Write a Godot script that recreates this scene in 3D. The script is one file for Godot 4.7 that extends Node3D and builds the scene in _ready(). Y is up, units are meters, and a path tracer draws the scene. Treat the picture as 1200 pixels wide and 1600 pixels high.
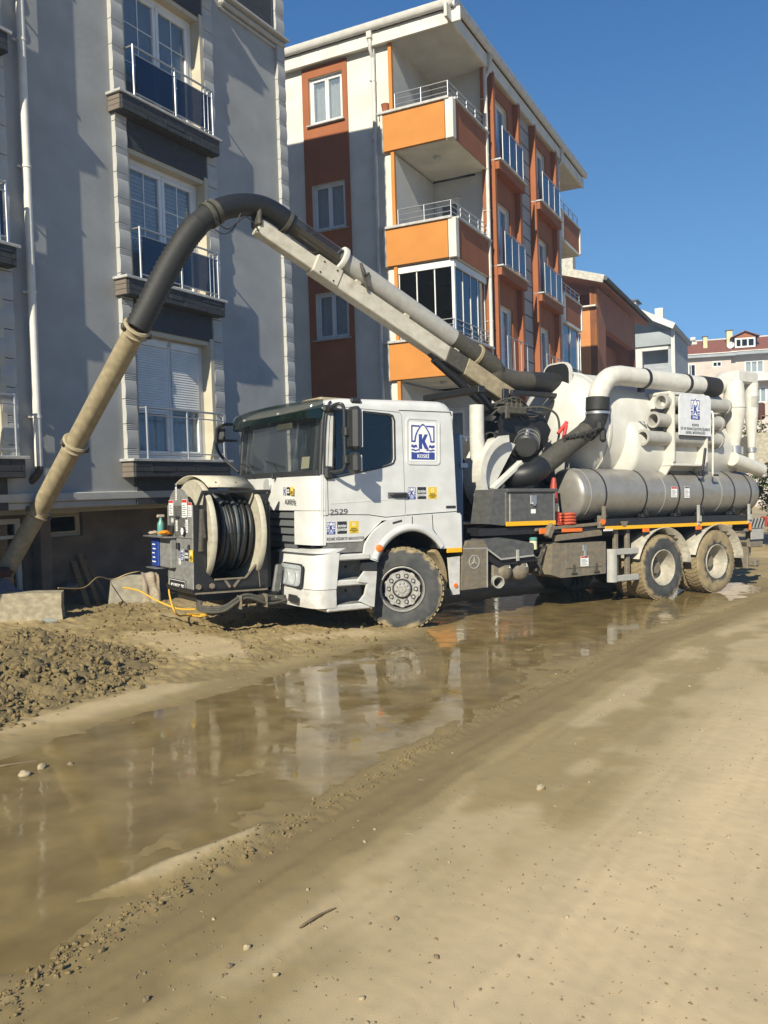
extends Node3D

var M := {}
var used := {}
var rng := RandomNumberGenerator.new()
var bold: SystemFont
var serif: SystemFont
const FLAT := -1

func _ready() -> void:
	rng.seed = 7
	# ---- camera -------------------------------------------------------
	var cam := Camera3D.new()
	cam.name = "camera"
	cam.fov = 62.43
	cam.near = 0.05
	cam.far = 600.0
	add_child(cam)
	cam.position = Vector3(0, 1.75, 0)
	cam.rotation_degrees = Vector3(-1.655, 0, -1.717)
	cam.current = true
	# ---- sky, sun, exposure ----------------------------------------------
	var env := Environment.new()
	env.background_mode = Environment.BG_SKY
	var sky := Sky.new()
	var sm := ProceduralSkyMaterial.new()
	sm.sky_top_color = Color(0.10, 0.285, 0.52)
	sm.sky_horizon_color = Color(0.50, 0.73, 0.93)
	sm.sky_curve = 0.22
	sm.ground_horizon_color = Color(0.50, 0.50, 0.46)
	sm.ground_bottom_color = Color(0.32, 0.27, 0.20)
	sm.sun_angle_max = 6.0
	sm.sky_energy_multiplier = 0.95
	sky.sky_material = sm
	env.sky = sky
	env.ambient_light_source = Environment.AMBIENT_SOURCE_SKY
	env.tonemap_mode = Environment.TONE_MAPPER_LINEAR
	env.tonemap_exposure = 1.5
	env.sdfgi_enabled = true
	env.ssao_enabled = true
	env.ssil_enabled = true
	env.fog_enabled = true
	env.fog_density = 0.0011
	env.fog_light_color = Color(0.72, 0.82, 0.93)
	var we := WorldEnvironment.new()
	we.name = "world_environment"
	we.environment = env
	add_child(we)
	var sun := DirectionalLight3D.new()
	sun.name = "sun"
	sun.light_energy = 1.5
	sun.light_color = Color(1.0, 0.97, 0.88)
	sun.light_angular_distance = 0.5
	sun.shadow_enabled = true
	add_child(sun)
	var az := deg_to_rad(20.3)
	var el := deg_to_rad(32.0)
	sun.look_at_from_position(Vector3.ZERO, Vector3(sin(az) * cos(el), -sin(el), -cos(az) * cos(el)), Vector3.UP)
	# ---- the place --------------------------------------------------------
	make_materials()
	make_ground()
	make_gray_building()
	make_orange_building()
	make_far_buildings()
	make_trees()
	make_truck()
	make_suction_hose()
	make_small_things()

# ======================================================================
# helpers
# ======================================================================
func numbered(n: String) -> String:
	if not used.has(n):
		used[n] = 0
		return n
	used[n] += 1
	return "%s_%03d" % [n, used[n]]

func thing(n: String, label: String, cat: String, xf := Transform3D.IDENTITY, group := "") -> Node3D:
	var o := Node3D.new()
	o.name = numbered(n)
	add_child(o)
	o.transform = xf
	tag(o, label, cat, group)
	return o

func tag(o: Node3D, label: String, cat: String, group := "") -> void:
	o.set_meta("label", label)
	o.set_meta("category", cat)
	if group != "":
		o.set_meta("group", group)

func nst() -> SurfaceTool:
	var s := SurfaceTool.new()
	s.begin(Mesh.PRIMITIVE_TRIANGLES)
	return s

func done(s: SurfaceTool) -> ArrayMesh:
	s.generate_normals()
	return s.commit()

func put(parent: Node3D, n: String, mesh: Mesh, mat: Material, xf := Transform3D.IDENTITY) -> MeshInstance3D:
	var o := MeshInstance3D.new()
	o.mesh = mesh
	o.material_override = mat
	o.transform = xf
	if parent == self:
		o.name = numbered(n)
		add_child(o)
	else:
		o.name = n
		parent.add_child(o, true)
	return o

func part(parent: Node3D, n: String, s: SurfaceTool, mat: Material, xf := Transform3D.IDENTITY) -> MeshInstance3D:
	return put(parent, n, done(s), mat, xf)

func poly(s: SurfaceTool, p: Array, out: Vector3, g := FLAT) -> void:
	var n := Vector3.ZERO
	for i in p.size():
		var a: Vector3 = p[i]
		var b: Vector3 = p[(i + 1) % p.size()]
		n += a.cross(b)
	var q := p
	if n.dot(out) > 0.0:
		q = p.duplicate()
		q.reverse()
	for i in range(1, q.size() - 1):
		for v in [q[0], q[i], q[i + 1]]:
			s.set_smooth_group(g)
			s.add_vertex(v)

func box(s: SurfaceTool, c: Vector3, size: Vector3, b := 0.0, bs := Basis.IDENTITY) -> void:
	var h := size * 0.5
	b = minf(b, minf(h.x, minf(h.y, h.z)) * 0.9)
	var ax := [Vector3.RIGHT, Vector3.UP, Vector3.BACK]
	for i in 3:
		var j := (i + 1) % 3
		var k := (i + 2) % 3
		for sg in [-1.0, 1.0]:
			var pts := []
			for t in [[-1, -1], [1, -1], [1, 1], [-1, 1]]:
				var v := Vector3.ZERO
				v[i] = sg * h[i]
				v[j] = t[0] * (h[j] - b)
				v[k] = t[1] * (h[k] - b)
				pts.append(c + bs * v)
			poly(s, pts, bs * (ax[i] * sg))
			if b > 0.0:
				for sj in [-1.0, 1.0]:
					var e := []
					for sk in [-1.0, 1.0]:
						var v1 := Vector3.ZERO
						v1[i] = sg * h[i]; v1[j] = sj * (h[j] - b); v1[k] = sk * (h[k] - b)
						e.append(c + bs * v1)
					for sk in [1.0, -1.0]:
						var v2 := Vector3.ZERO
						v2[i] = sg * (h[i] - b); v2[j] = sj * h[j]; v2[k] = sk * (h[k] - b)
						e.append(c + bs * v2)
					poly(s, e, bs * (ax[i] * sg + ax[j] * sj))
	if b > 0.0:
		for sx in [-1.0, 1.0]:
			for sy in [-1.0, 1.0]:
				for sz in [-1.0, 1.0]:
					var o := Vector3(sx, sy, sz)
					poly(s, [c + bs * (o * Vector3(h.x, h.y - b, h.z - b)), c + bs * (o * Vector3(h.x - b, h.y, h.z - b)), c + bs * (o * Vector3(h.x - b, h.y - b, h.z))], bs * o)

func bx(parent: Node3D, n: String, c: Vector3, size: Vector3, mat: Material, b := 0.0, bs := Basis.IDENTITY) -> MeshInstance3D:
	var s := nst()
	box(s, Vector3.ZERO, size, b)
	return part(parent, n, s, mat, Transform3D(bs, c))

func bar(s: SurfaceTool, a: Vector3, c: Vector3, w: float, h: float, b := 0.0) -> void:
	var d := c - a
	var x := d.normalized()
	var u := Vector3.UP if absf(x.y) < 0.95 else Vector3.RIGHT
	var z := x.cross(u).normalized()
	var y := z.cross(x)
	box(s, (a + c) * 0.5, Vector3(d.length(), h, w), b, Basis(x, y, z))

func loft(s: SurfaceTool, secs: Array, closed := false, g := 1, flip := false) -> void:
	for i in secs.size() - 1:
		var A: Array = secs[i]
		var B: Array = secs[i + 1]
		var m := A.size()
		for j in (m if closed else m - 1):
			var k := (j + 1) % m
			var q := [A[j], A[k], B[k], A[j], B[k], B[j]]
			if flip:
				q.reverse()
			for v in q:
				s.set_smooth_group(g)
				s.add_vertex(v)

func tube(s: SurfaceTool, pts: Array, r, n := 10, cap := true, g := 1) -> void:
	var secs := []
	var last := Vector3.ZERO
	var nrm := Vector3.ZERO
	for i in pts.size():
		var t: Vector3
		if i == 0:
			t = pts[1] - pts[0]
		elif i == pts.size() - 1:
			t = pts[i] - pts[i - 1]
		else:
			t = (pts[i + 1] - pts[i]).normalized() + (pts[i] - pts[i - 1]).normalized()
		t = t.normalized()
		if i == 0:
			nrm = t.cross(Vector3.UP if absf(t.y) < 0.9 else Vector3.RIGHT).normalized()
		else:
			nrm = (nrm - t * nrm.dot(t)).normalized()
		var bi := t.cross(nrm)
		var rad: float = r[i] if r is Array else r
		var sec := []
		for j in n:
			var a := TAU * j / n
			sec.append(pts[i] + (nrm * cos(a) + bi * sin(a)) * rad)
		secs.append(sec)
		last = t
	loft(s, secs, true, g, true)
	if cap:
		poly(s, secs[0], pts[0] - pts[1])
		poly(s, secs[-1], pts[-1] - pts[-2])

func curve(pts: Array, sub := 6) -> Array:
	var o := []
	for i in pts.size() - 1:
		var p0: Vector3 = pts[maxi(i - 1, 0)]
		var p1: Vector3 = pts[i]
		var p2: Vector3 = pts[i + 1]
		var p3: Vector3 = pts[mini(i + 2, pts.size() - 1)]
		for k in sub:
			var t := float(k) / sub
			o.append(p1.cubic_interpolate(p2, p0, p3, t))
	o.append(pts[-1])
	return o

# profile of (radius, height) turned round the local y axis
func lathe(s: SurfaceTool, prof: Array, xf := Transform3D.IDENTITY, n := 24, a0 := 0.0, a1 := TAU, tint = null) -> void:
	var g := 1
	for i in prof.size() - 1:
		var p: Vector2 = prof[i]
		var q: Vector2 = prof[i + 1]
		if i > 0:
			var d0: Vector2 = p - prof[i - 1]
			if absf(d0.angle_to(q - p)) > 0.6:
				g += 1
		for j in n:
			var b0 := a0 + (a1 - a0) * j / n
			var b1 := a0 + (a1 - a0) * (j + 1) / n
			var v := [Vector3(p.x * cos(b0), p.y, p.x * sin(b0)), Vector3(p.x * cos(b1), p.y, p.x * sin(b1)), Vector3(q.x * cos(b1), q.y, q.x * sin(b1)), Vector3(q.x * cos(b0), q.y, q.x * sin(b0))]
			var order := [0, 1, 2, 0, 2, 3]
			if p.x < 1e-5:
				order = [0, 2, 3]
			elif q.x < 1e-5:
				order = [0, 1, 2]
			for k in order:
				s.set_smooth_group(g)
				if tint != null:
					s.set_color(tint.call(v[k]))
				s.add_vertex(xf * v[k])

# frame whose y axis is the given direction
func along(o: Vector3, d: Vector3) -> Transform3D:
	var y := d.normalized()
	var x := y.cross(Vector3.BACK if absf(y.z) < 0.9 else Vector3.RIGHT).normalized()
	return Transform3D(Basis(x, y, x.cross(y)), o)

func cyl(s: SurfaceTool, a: Vector3, b: Vector3, r: float, n := 20, ch := 0.0) -> void:
	var L := a.distance_to(b)
	var prof := [Vector2(0, 0), Vector2(r - ch, 0), Vector2(r, ch), Vector2(r, L - ch), Vector2(r - ch, L), Vector2(0, L)] if ch > 0.0 else [Vector2(0, 0), Vector2(r, 0), Vector2(r, L), Vector2(0, L)]
	lathe(s, prof, along(a, b - a), n)

# open pipe with wall thickness
func pipe(s: SurfaceTool, a: Vector3, b: Vector3, r: float, ri: float, n := 20) -> void:
	var L := a.distance_to(b)
	lathe(s, [Vector2(ri, L), Vector2(ri, 0), Vector2(r, 0), Vector2(r, L), Vector2(ri, L)], along(a, b - a), n)

# polygon in the XY plane of xf, from z=0 to z=depth
func prism(s: SurfaceTool, pts: Array, depth: float, xf := Transform3D.IDENTITY, sides := true, g := FLAT) -> void:
	var pv := PackedVector2Array(pts)
	var tri := Geometry2D.triangulate_polygon(pv)
	var zo := xf.basis.z
	for i in range(0, tri.size(), 3):
		var a := pv[tri[i]]
		var b := pv[tri[i + 1]]
		var c := pv[tri[i + 2]]
		poly(s, [xf * Vector3(a.x, a.y, depth), xf * Vector3(b.x, b.y, depth), xf * Vector3(c.x, c.y, depth)], zo)
		if depth != 0.0 and sides:
			poly(s, [xf * Vector3(a.x, a.y, 0), xf * Vector3(b.x, b.y, 0), xf * Vector3(c.x, c.y, 0)], -zo)
	if not sides or depth == 0.0:
		return
	var cw := Geometry2D.is_polygon_clockwise(pv)
	for i in pv.size():
		var a := pv[i]
		var b := pv[(i + 1) % pv.size()]
		if a.distance_to(b) < 0.0015:
			continue
		var n2 := (b - a).orthogonal() * (1.0 if cw else -1.0)
		poly(s, [xf * Vector3(a.x, a.y, 0), xf * Vector3(b.x, b.y, 0), xf * Vector3(b.x, b.y, depth), xf * Vector3(a.x, a.y, depth)], -(xf.basis * Vector3(n2.x, n2.y, 0)), g)

# joins a hole into an outline by a hair-thin cut
func keyhole(outer: Array, hole: Array) -> Array:
	var o := outer.duplicate()
	var h := hole.duplicate()
	if Geometry2D.is_polygon_clockwise(PackedVector2Array(o)):
		o.reverse()
	if not Geometry2D.is_polygon_clockwise(PackedVector2Array(h)):
		h.reverse()
	var bi := 0
	var bj := 0
	var bd := 1e9
	for i in o.size():
		for j in h.size():
			var d: float = o[i].distance_to(h[j])
			if d < bd:
				bd = d; bi = i; bj = j
	var r := []
	for i in range(0, bi + 1):
		r.append(o[i])
	for j in h.size():
		r.append(h[(bj + j) % h.size()])
	var off: Vector2 = (h[bj] - o[bi]).orthogonal().normalized() * 0.001
	r.append(h[bj] + off)
	r.append(o[bi] + off)
	for i in range(bi + 1, o.size()):
		r.append(o[i])
	return r

func rrect(x0: float, y0: float, x1: float, y1: float, r: float, n := 4) -> Array:
	var o := []
	for c in [[x1 - r, y0 + r, -PI / 2], [x1 - r, y1 - r, 0.0], [x0 + r, y1 - r, PI / 2], [x0 + r, y0 + r, PI]]:
		for k in n + 1:
			var a: float = c[2] + PI / 2 * k / n
			o.append(Vector2(c[0] + cos(a) * r, c[1] + sin(a) * r))
	return o

func arc(cx: float, cy: float, rx: float, ry: float, a0: float, a1: float, n: int) -> Array:
	var o := []
	for k in n + 1:
		var a := deg_to_rad(a0 + (a1 - a0) * k / n)
		o.append(Vector2(cx + cos(a) * rx, cy + sin(a) * ry))
	return o

# wall slab in the XY plane, front at z0, back at z1, with rectangular openings
func wall(s: SurfaceTool, x0: float, x1: float, y0: float, y1: float, holes: Array, z0: float, z1: float, xf := Transform3D.IDENTITY) -> void:
	var xs := [x0, x1]
	var ys := [y0, y1]
	for h in holes:
		xs.append_array([clampf(h.position.x, x0, x1), clampf(h.end.x, x0, x1)])
		ys.append_array([clampf(h.position.y, y0, y1), clampf(h.end.y, y0, y1)])
	xs.sort()
	ys.sort()
	var solid := func(x, y):
		if x < x0 or x > x1 or y < y0 or y > y1:
			return false
		for h in holes:
			if h.has_point(Vector2(x, y)):
				return false
		return true
	for i in xs.size() - 1:
		if xs[i + 1] - xs[i] < 1e-4:
			continue
		for j in ys.size() - 1:
			if ys[j + 1] - ys[j] < 1e-4:
				continue
			var a: float = xs[i]
			var b: float = xs[i + 1]
			var c: float = ys[j]
			var d: float = ys[j + 1]
			var mx := (a + b) / 2
			var my := (c + d) / 2
			if not solid.call(mx, my):
				continue
			for z in [[z0, 1.0], [z1, -1.0]]:
				poly(s, [xf * Vector3(a, c, z[0]), xf * Vector3(b, c, z[0]), xf * Vector3(b, d, z[0]), xf * Vector3(a, d, z[0])], xf.basis.z * z[1])
			if not solid.call(a - 1e-3, my):
				poly(s, [xf * Vector3(a, c, z0), xf * Vector3(a, d, z0), xf * Vector3(a, d, z1), xf * Vector3(a, c, z1)], -xf.basis.x)
			if not solid.call(b + 1e-3, my):
				poly(s, [xf * Vector3(b, c, z0), xf * Vector3(b, d, z0), xf * Vector3(b, d, z1), xf * Vector3(b, c, z1)], xf.basis.x)
			if not solid.call(mx, c - 1e-3):
				poly(s, [xf * Vector3(a, c, z0), xf * Vector3(b, c, z0), xf * Vector3(b, c, z1), xf * Vector3(a, c, z1)], -xf.basis.y)
			if not solid.call(mx, d + 1e-3):
				poly(s, [xf * Vector3(a, d, z0), xf * Vector3(b, d, z0), xf * Vector3(b, d, z1), xf * Vector3(a, d, z1)], xf.basis.y)

# lettering: height is the capital height in metres, centred (or left) on the origin of xf, facing +z
func text(parent: Node3D, n: String, t: String, h: float, mat: Material, xf: Transform3D, squeeze := 1.0, left := false, font: Font = null, depth := 0.002) -> MeshInstance3D:
	var tm := TextMesh.new()
	tm.text = t
	tm.font = font if font else bold
	tm.font_size = 48
	tm.pixel_size = h / (48.0 * 0.714)
	tm.depth = depth
	tm.curve_step = 1.0
	tm.horizontal_alignment = HORIZONTAL_ALIGNMENT_LEFT if left else HORIZONTAL_ALIGNMENT_CENTER
	var o := put(parent, n, tm, mat, xf * Transform3D(Basis.from_scale(Vector3(squeeze, 1, 1)), Vector3(0, 0, depth * 0.5)))
	return o

func lin(r: float, g: float, b: float) -> Color:
	return Color(r, g, b).linear_to_srgb()

func noise_tex(freq: float, lo: float, hi: float, sd: int, size := 512, oct := 4, type := FastNoiseLite.TYPE_SIMPLEX_SMOOTH, tint := Color(1, 1, 1)) -> NoiseTexture2D:
	var n := FastNoiseLite.new()
	n.noise_type = type
	n.seed = sd
	n.frequency = freq
	n.fractal_octaves = oct
	var t := NoiseTexture2D.new()
	t.width = size
	t.height = size
	t.seamless = true
	t.noise = n
	var gr := Gradient.new()
	gr.set_color(0, Color(lo * tint.r, lo * tint.g, lo * tint.b))
	gr.set_color(1, Color(hi, hi, hi))
	gr.set_offset(0, 0.15)
	gr.set_offset(1, 0.85)
	t.color_ramp = gr
	return t

func mat(n: String, c: Color, rough := 0.7, metal := 0.0, tex: Texture2D = null, scale := 1.0, bump: Texture2D = null, bump_cm := 0.2) -> StandardMaterial3D:
	var m := StandardMaterial3D.new()
	m.resource_name = n
	m.albedo_color = c
	m.roughness = rough
	m.metallic = metal
	if tex:
		m.albedo_texture = tex
	if bump:
		m.heightmap_enabled = true
		m.heightmap_texture = bump
		m.heightmap_scale = bump_cm
	if tex or bump:
		m.uv1_triplanar = true
		m.uv1_world_triplanar = true
		m.uv1_scale = Vector3.ONE * scale
	M[n] = m
	return m

# worn or muddy skin: a second noise of dirt mixed over the colour
func dirty(m: StandardMaterial3D, dirt: Texture2D, mask: Texture2D) -> StandardMaterial3D:
	m.detail_enabled = true
	m.detail_albedo = dirt
	m.detail_mask = mask
	m.detail_blend_mode = BaseMaterial3D.BLEND_MODE_MIX
	m.detail_uv_layer = BaseMaterial3D.DETAIL_UV_1
	if not m.uv1_triplanar:
		m.uv1_triplanar = true
		m.uv1_world_triplanar = true
	return m

func make_materials() -> void:
	bold = SystemFont.new()
	bold.font_names = PackedStringArray(["Droid Sans"])
	bold.font_weight = 700
	serif = SystemFont.new()
	serif.font_names = PackedStringArray(["Droid Serif"])
	serif.font_weight = 700
	var soft := noise_tex(0.006, 0.93, 1.0, 1)
	var mottle := noise_tex(0.012, 0.80, 1.0, 2, 512, 5)
	var grain := noise_tex(0.09, 0.0, 1.0, 3, 512, 4)
	var fine := noise_tex(0.25, 0.86, 1.0, 4, 512, 3)
	var clod := noise_tex(0.02, 0.0, 1.0, 5, 512, 6)
	var streak := noise_tex(0.01, 0.90, 1.0, 6, 512, 5)
	var dirt_mask := noise_tex(0.011, 0.0, 0.40, 8, 512, 5)
	(dirt_mask.color_ramp as Gradient).set_offset(0, 0.52)
	var heavy_mask := noise_tex(0.012, 0.05, 0.62, 9, 512, 5)
	(heavy_mask.color_ramp as Gradient).set_offset(0, 0.3)
	(heavy_mask.color_ramp as Gradient).set_offset(1, 0.75)
	var mud_tone := noise_tex(0.03, 0.70, 1.0, 10, 256, 3)
	var gr := mud_tone.color_ramp as Gradient
	gr.set_color(0, lin(0.16, 0.115, 0.06))
	gr.set_color(1, lin(0.30, 0.23, 0.13))
	# setting
	var g := mat("ground_mud", Color(1, 1, 1), 0.92, 0.0, fine, 2.7, grain, 0.045)
	g.vertex_color_use_as_albedo = true
	var w := mat("muddy_water", lin(0.255, 0.185, 0.080), 1.0, 0.0, null, 1.0, noise_tex(0.012, 0.0, 1.0, 12, 512, 3), 0.06)
	w.uv1_triplanar = true
	w.uv1_world_triplanar = true
	w.uv1_scale = Vector3.ONE * 0.5
	w.metallic_specular = 0.26
	var wr := noise_tex(0.010, 0.045, 0.22, 13, 512, 4)
	(wr.color_ramp as Gradient).set_offset(0, 0.42)
	(wr.color_ramp as Gradient).set_offset(1, 0.80)
	w.roughness_texture = wr
	w.albedo_texture = noise_tex(0.008, 0.82, 1.0, 14, 512, 4)
	mat("clod", lin(0.255, 0.188, 0.086), 0.95, 0.0, mottle, 3.0, grain, 0.4)
	mat("stone_pale", lin(0.44, 0.36, 0.23), 0.85, 0.0, mottle, 6.0, grain, 0.1)
	mat("stone_brown", lin(0.24, 0.18, 0.11), 0.9, 0.0, mottle, 6.0, grain, 0.1)
	# buildings
	mat("plaster_gray", lin(0.385, 0.385, 0.375), 0.95, 0.0, streak, 0.25, grain, 0.10)
	mat("plaster_base", lin(0.20, 0.165, 0.135), 0.95, 0.0, mottle, 0.35, grain, 0.15)
	mat("trim_gray", lin(0.44, 0.435, 0.415), 0.8, 0.0, soft, 1.2)
	mat("charcoal", lin(0.055, 0.055, 0.06), 0.75, 0.0, mottle, 1.1, grain, 0.2)
	mat("pvc_white", lin(0.72, 0.72, 0.71), 0.4, 0.0, soft, 0.8)
	mat("beige_trim", lin(0.52, 0.47, 0.36), 0.8, 0.0, soft, 0.8)
	mat("sill_marble", lin(0.55, 0.54, 0.52), 0.5, 0.0, mottle, 1.0)
	mat("plaster_cream", lin(0.68, 0.66, 0.59), 0.92, 0.0, streak, 0.22, grain, 0.08)
	mat("plaster_loggia", lin(0.55, 0.54, 0.51), 0.92, 0.0, soft, 0.3)
	mat("orange_bright", lin(0.54, 0.218, 0.048), 0.9, 0.0, soft, 0.3, grain, 0.06)
	mat("terracotta", lin(0.32, 0.108, 0.042), 0.9, 0.0, soft, 0.3, grain, 0.06)
	mat("plaster_stripe", lin(0.40, 0.39, 0.37), 0.92, 0.0, streak, 0.25, grain, 0.08)
	mat("joint_dark", lin(0.03, 0.03, 0.033), 0.8)
	mat("gutter_white", lin(0.62, 0.60, 0.56), 0.55, 0.0, streak, 0.7)
	mat("plaster_orange_far", lin(0.58, 0.24, 0.08), 0.92, 0.0, streak, 0.15)
	mat("plaster_brown_far", lin(0.33, 0.125, 0.065), 0.92, 0.0, streak, 0.15)
	mat("plaster_bluegray", lin(0.34, 0.37, 0.40), 0.92, 0.0, streak, 0.15)
	mat("plaster_white", lin(0.62, 0.62, 0.60), 0.92, 0.0, streak, 0.2)
	mat("plaster_pink", lin(0.56, 0.48, 0.43), 0.92, 0.0, streak, 0.12)
	mat("old_fascia", lin(0.60, 0.57, 0.50), 0.92, 0.0, mottle, 0.8)
	mat("chimney_cream", lin(0.66, 0.56, 0.33), 0.9, 0.0, soft, 0.3)
	mat("roof_tile", lin(0.28, 0.095, 0.06), 0.85, 0.0, mottle, 0.5)
	mat("roof_dark", lin(0.12, 0.13, 0.15), 0.8, 0.0, mottle, 0.4)
	mat("concrete", lin(0.44, 0.38, 0.27), 0.95, 0.0, mottle, 1.4, grain, 0.5)
	mat("concrete_smooth", lin(0.46, 0.42, 0.33), 0.93, 0.0, mottle, 1.2, grain, 0.15)
	mat("curtain", lin(0.55, 0.55, 0.52), 0.9, 0.0, soft, 1.0)
	mat("curtain_gray", lin(0.11, 0.115, 0.12), 0.9, 0.0, soft, 1.0)
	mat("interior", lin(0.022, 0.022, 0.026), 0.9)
	var gl := mat("glass", Color(0.55, 0.62, 0.68, 0.28), 0.03)
	gl.transparency = BaseMaterial3D.TRANSPARENCY_ALPHA
	var gt := mat("glass_tinted", Color(0.05, 0.09, 0.20, 0.80), 0.05)
	gt.transparency = BaseMaterial3D.TRANSPARENCY_ALPHA
	var gs := mat("glass_smoke", Color(0.03, 0.035, 0.04, 0.72), 0.04)
	gs.transparency = BaseMaterial3D.TRANSPARENCY_ALPHA
	mat("steel", lin(0.46, 0.46, 0.47), 0.40, 0.80)
	mat("pipe_pvc", lin(0.72, 0.69, 0.62), 0.5, 0.0, soft, 1.0)
	mat("lamp_white", lin(0.5, 0.5, 0.48), 0.5)
	# plants
	var lf := mat("leaf_dark", lin(0.055, 0.085, 0.03), 0.7)
	lf.backlight_enabled = true
	lf.backlight = lin(0.03, 0.05, 0.01)
	var lf2 := mat("leaf_light", lin(0.085, 0.12, 0.045), 0.7)
	lf2.backlight_enabled = true
	lf2.backlight = lin(0.02, 0.035, 0.008)
	lf.metallic_specular = 0.2
	lf2.metallic_specular = 0.2
	mat("bark", lin(0.10, 0.075, 0.05), 0.95, 0.0, mottle, 3.0)
	# truck
	var cp := mat("cab_white", lin(0.70, 0.70, 0.685), 0.32, 0.0, soft, 0.9)
	cp.clearcoat_enabled = true
	cp.clearcoat = 0.5
	cp.clearcoat_roughness = 0.08
	dirty(cp, mud_tone, noise_tex(0.010, 0.0, 0.11, 21, 512, 5))
	var cl2 := cp.duplicate() as StandardMaterial3D
	cl2.resource_name = "cab_white_low"
	cl2.detail_mask = noise_tex(0.014, 0.0, 0.42, 23, 512, 5)
	M["cab_white_low"] = cl2
	mat("cream_paint", lin(0.58, 0.54, 0.43), 0.5, 0.0, soft, 1.5)
	dirty(M["cream_paint"], mud_tone, dirt_mask)
	mat("tank_white", lin(0.63, 0.625, 0.585), 0.45, 0.0, soft, 0.7)
	dirty(M["tank_white"], mud_tone, noise_tex(0.008, 0.0, 0.22, 22, 512, 5))
	mat("steel_tank", lin(0.34, 0.325, 0.30), 0.42, 0.40, streak, 0.8)
	dirty(M["steel_tank"], mud_tone, dirt_mask)
	mat("boom_cream", lin(0.56, 0.52, 0.43), 0.55, 0.0, streak, 1.0)
	dirty(M["boom_cream"], mud_tone, dirt_mask)
	mat("tan_pipe", lin(0.40, 0.33, 0.21), 0.75, 0.0, mottle, 1.3, grain, 0.1)
	mat("gray_pipe", lin(0.40, 0.39, 0.36), 0.6, 0.0, streak, 1.3)
	mat("white_pipe", lin(0.63, 0.61, 0.55), 0.5, 0.0, streak, 1.2)
	mat("panel_gray", lin(0.27, 0.27, 0.26), 0.55, 0.0, mottle, 1.6)
	mat("chest_gray", lin(0.15, 0.15, 0.145), 0.5, 0.3, mottle, 1.5)
	mat("muddy_gray", lin(0.20, 0.18, 0.15), 0.75, 0.0, mottle, 1.6)
	dirty(M["muddy_gray"], mud_tone, heavy_mask)
	mat("step_gray", lin(0.22, 0.215, 0.20), 0.7, 0.0, mottle, 1.6)
	mat("black_steel", lin(0.022, 0.022, 0.024), 0.45, 0.0, mottle, 2.0)
	mat("black_plastic", lin(0.028, 0.029, 0.031), 0.42)
	mat("dark_chassis", lin(0.02, 0.02, 0.022), 0.7)
	mat("rubber", lin(0.024, 0.024, 0.024), 0.66, 0.0, mottle, 2.2)
	mat("hose_black", lin(0.016, 0.017, 0.019), 0.48, 0.0, mottle, 3.0)
	mat("hose_blue", lin(0.075, 0.088, 0.10), 0.5, 0.0, mottle, 3.0)
	mat("dusty_hose", lin(0.085, 0.078, 0.062), 0.75, 0.0, mottle, 2.0)
	mat("grille_gray", lin(0.10, 0.105, 0.11), 0.6)
	var tr := mat("tyre", Color(1, 1, 1), 0.85, 0.0, fine, 2.0, grain, 0.15)
	tr.vertex_color_use_as_albedo = true
	mat("rim_gray", lin(0.42, 0.41, 0.39), 0.5, 0.25, mottle, 2.5)
	dirty(M["rim_gray"], mud_tone, dirt_mask)
	mat("rim_muddy", lin(0.50, 0.46, 0.38), 0.6, 0.1, mottle, 2.0)
	mat("mud_coat", lin(0.36, 0.28, 0.16), 0.95, 0.0, mottle, 3.0, grain, 0.2)
	mat("yellow_reflector", lin(0.80, 0.42, 0.01), 0.35)
	mat("orange_lamp", lin(0.75, 0.16, 0.02), 0.3)
	mat("red_lamp", lin(0.30, 0.04, 0.025), 0.3)
	mat("chrome", lin(0.78, 0.78, 0.78), 0.30, 0.55)
	var hl := mat("lamp_glass", Color(0.9, 0.93, 0.95, 0.18), 0.02)
	hl.transparency = BaseMaterial3D.TRANSPARENCY_ALPHA
	var ws := mat("windscreen", Color(0.22, 0.26, 0.27, 0.20), 0.02)
	ws.transparency = BaseMaterial3D.TRANSPARENCY_ALPHA
	var sg := mat("side_glass", Color(0.03, 0.04, 0.05, 0.55), 0.02)
	sg.transparency = BaseMaterial3D.TRANSPARENCY_ALPHA
	var vz := mat("visor_green", Color(0.05, 0.11, 0.075, 0.80), 0.10)
	vz.transparency = BaseMaterial3D.TRANSPARENCY_ALPHA
	var cl := mat("clear_pipe", Color(0.22, 0.20, 0.16, 0.45), 0.08)
	cl.transparency = BaseMaterial3D.TRANSPARENCY_ALPHA
	mat("seat_dark", lin(0.06, 0.065, 0.075), 0.9)
	mat("cab_lining", lin(0.05, 0.05, 0.052), 0.9)
	mat("blue_cloth", lin(0.10, 0.16, 0.28), 0.9, 0.0, mottle, 6.0)
	mat("print_blue", lin(0.035, 0.06, 0.28), 0.5)
	mat("print_black", lin(0.025, 0.026, 0.03), 0.5)
	mat("print_gray", lin(0.12, 0.12, 0.13), 0.5)
	mat("print_white", lin(0.78, 0.78, 0.78), 0.5)
	mat("print_yellow", lin(0.72, 0.50, 0.03), 0.5)
	mat("print_red", lin(0.55, 0.04, 0.03), 0.5)
	mat("sign_white", lin(0.70, 0.71, 0.74), 0.4, 0.0, soft, 2.0)
	mat("box_blue", lin(0.02, 0.06, 0.32), 0.45, 0.0, mottle, 3.0)
	mat("orange_cloth", lin(0.85, 0.30, 0.01), 0.85, 0.0, mottle, 8.0)
	mat("cone_red", lin(0.48, 0.06, 0.035), 0.5, 0.0, mottle, 4.0)
	mat("cone_orange", lin(0.60, 0.11, 0.05), 0.6, 0.0, mottle, 4.0)
	mat("cable_yellow", lin(0.62, 0.36, 0.04), 0.6)
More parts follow.
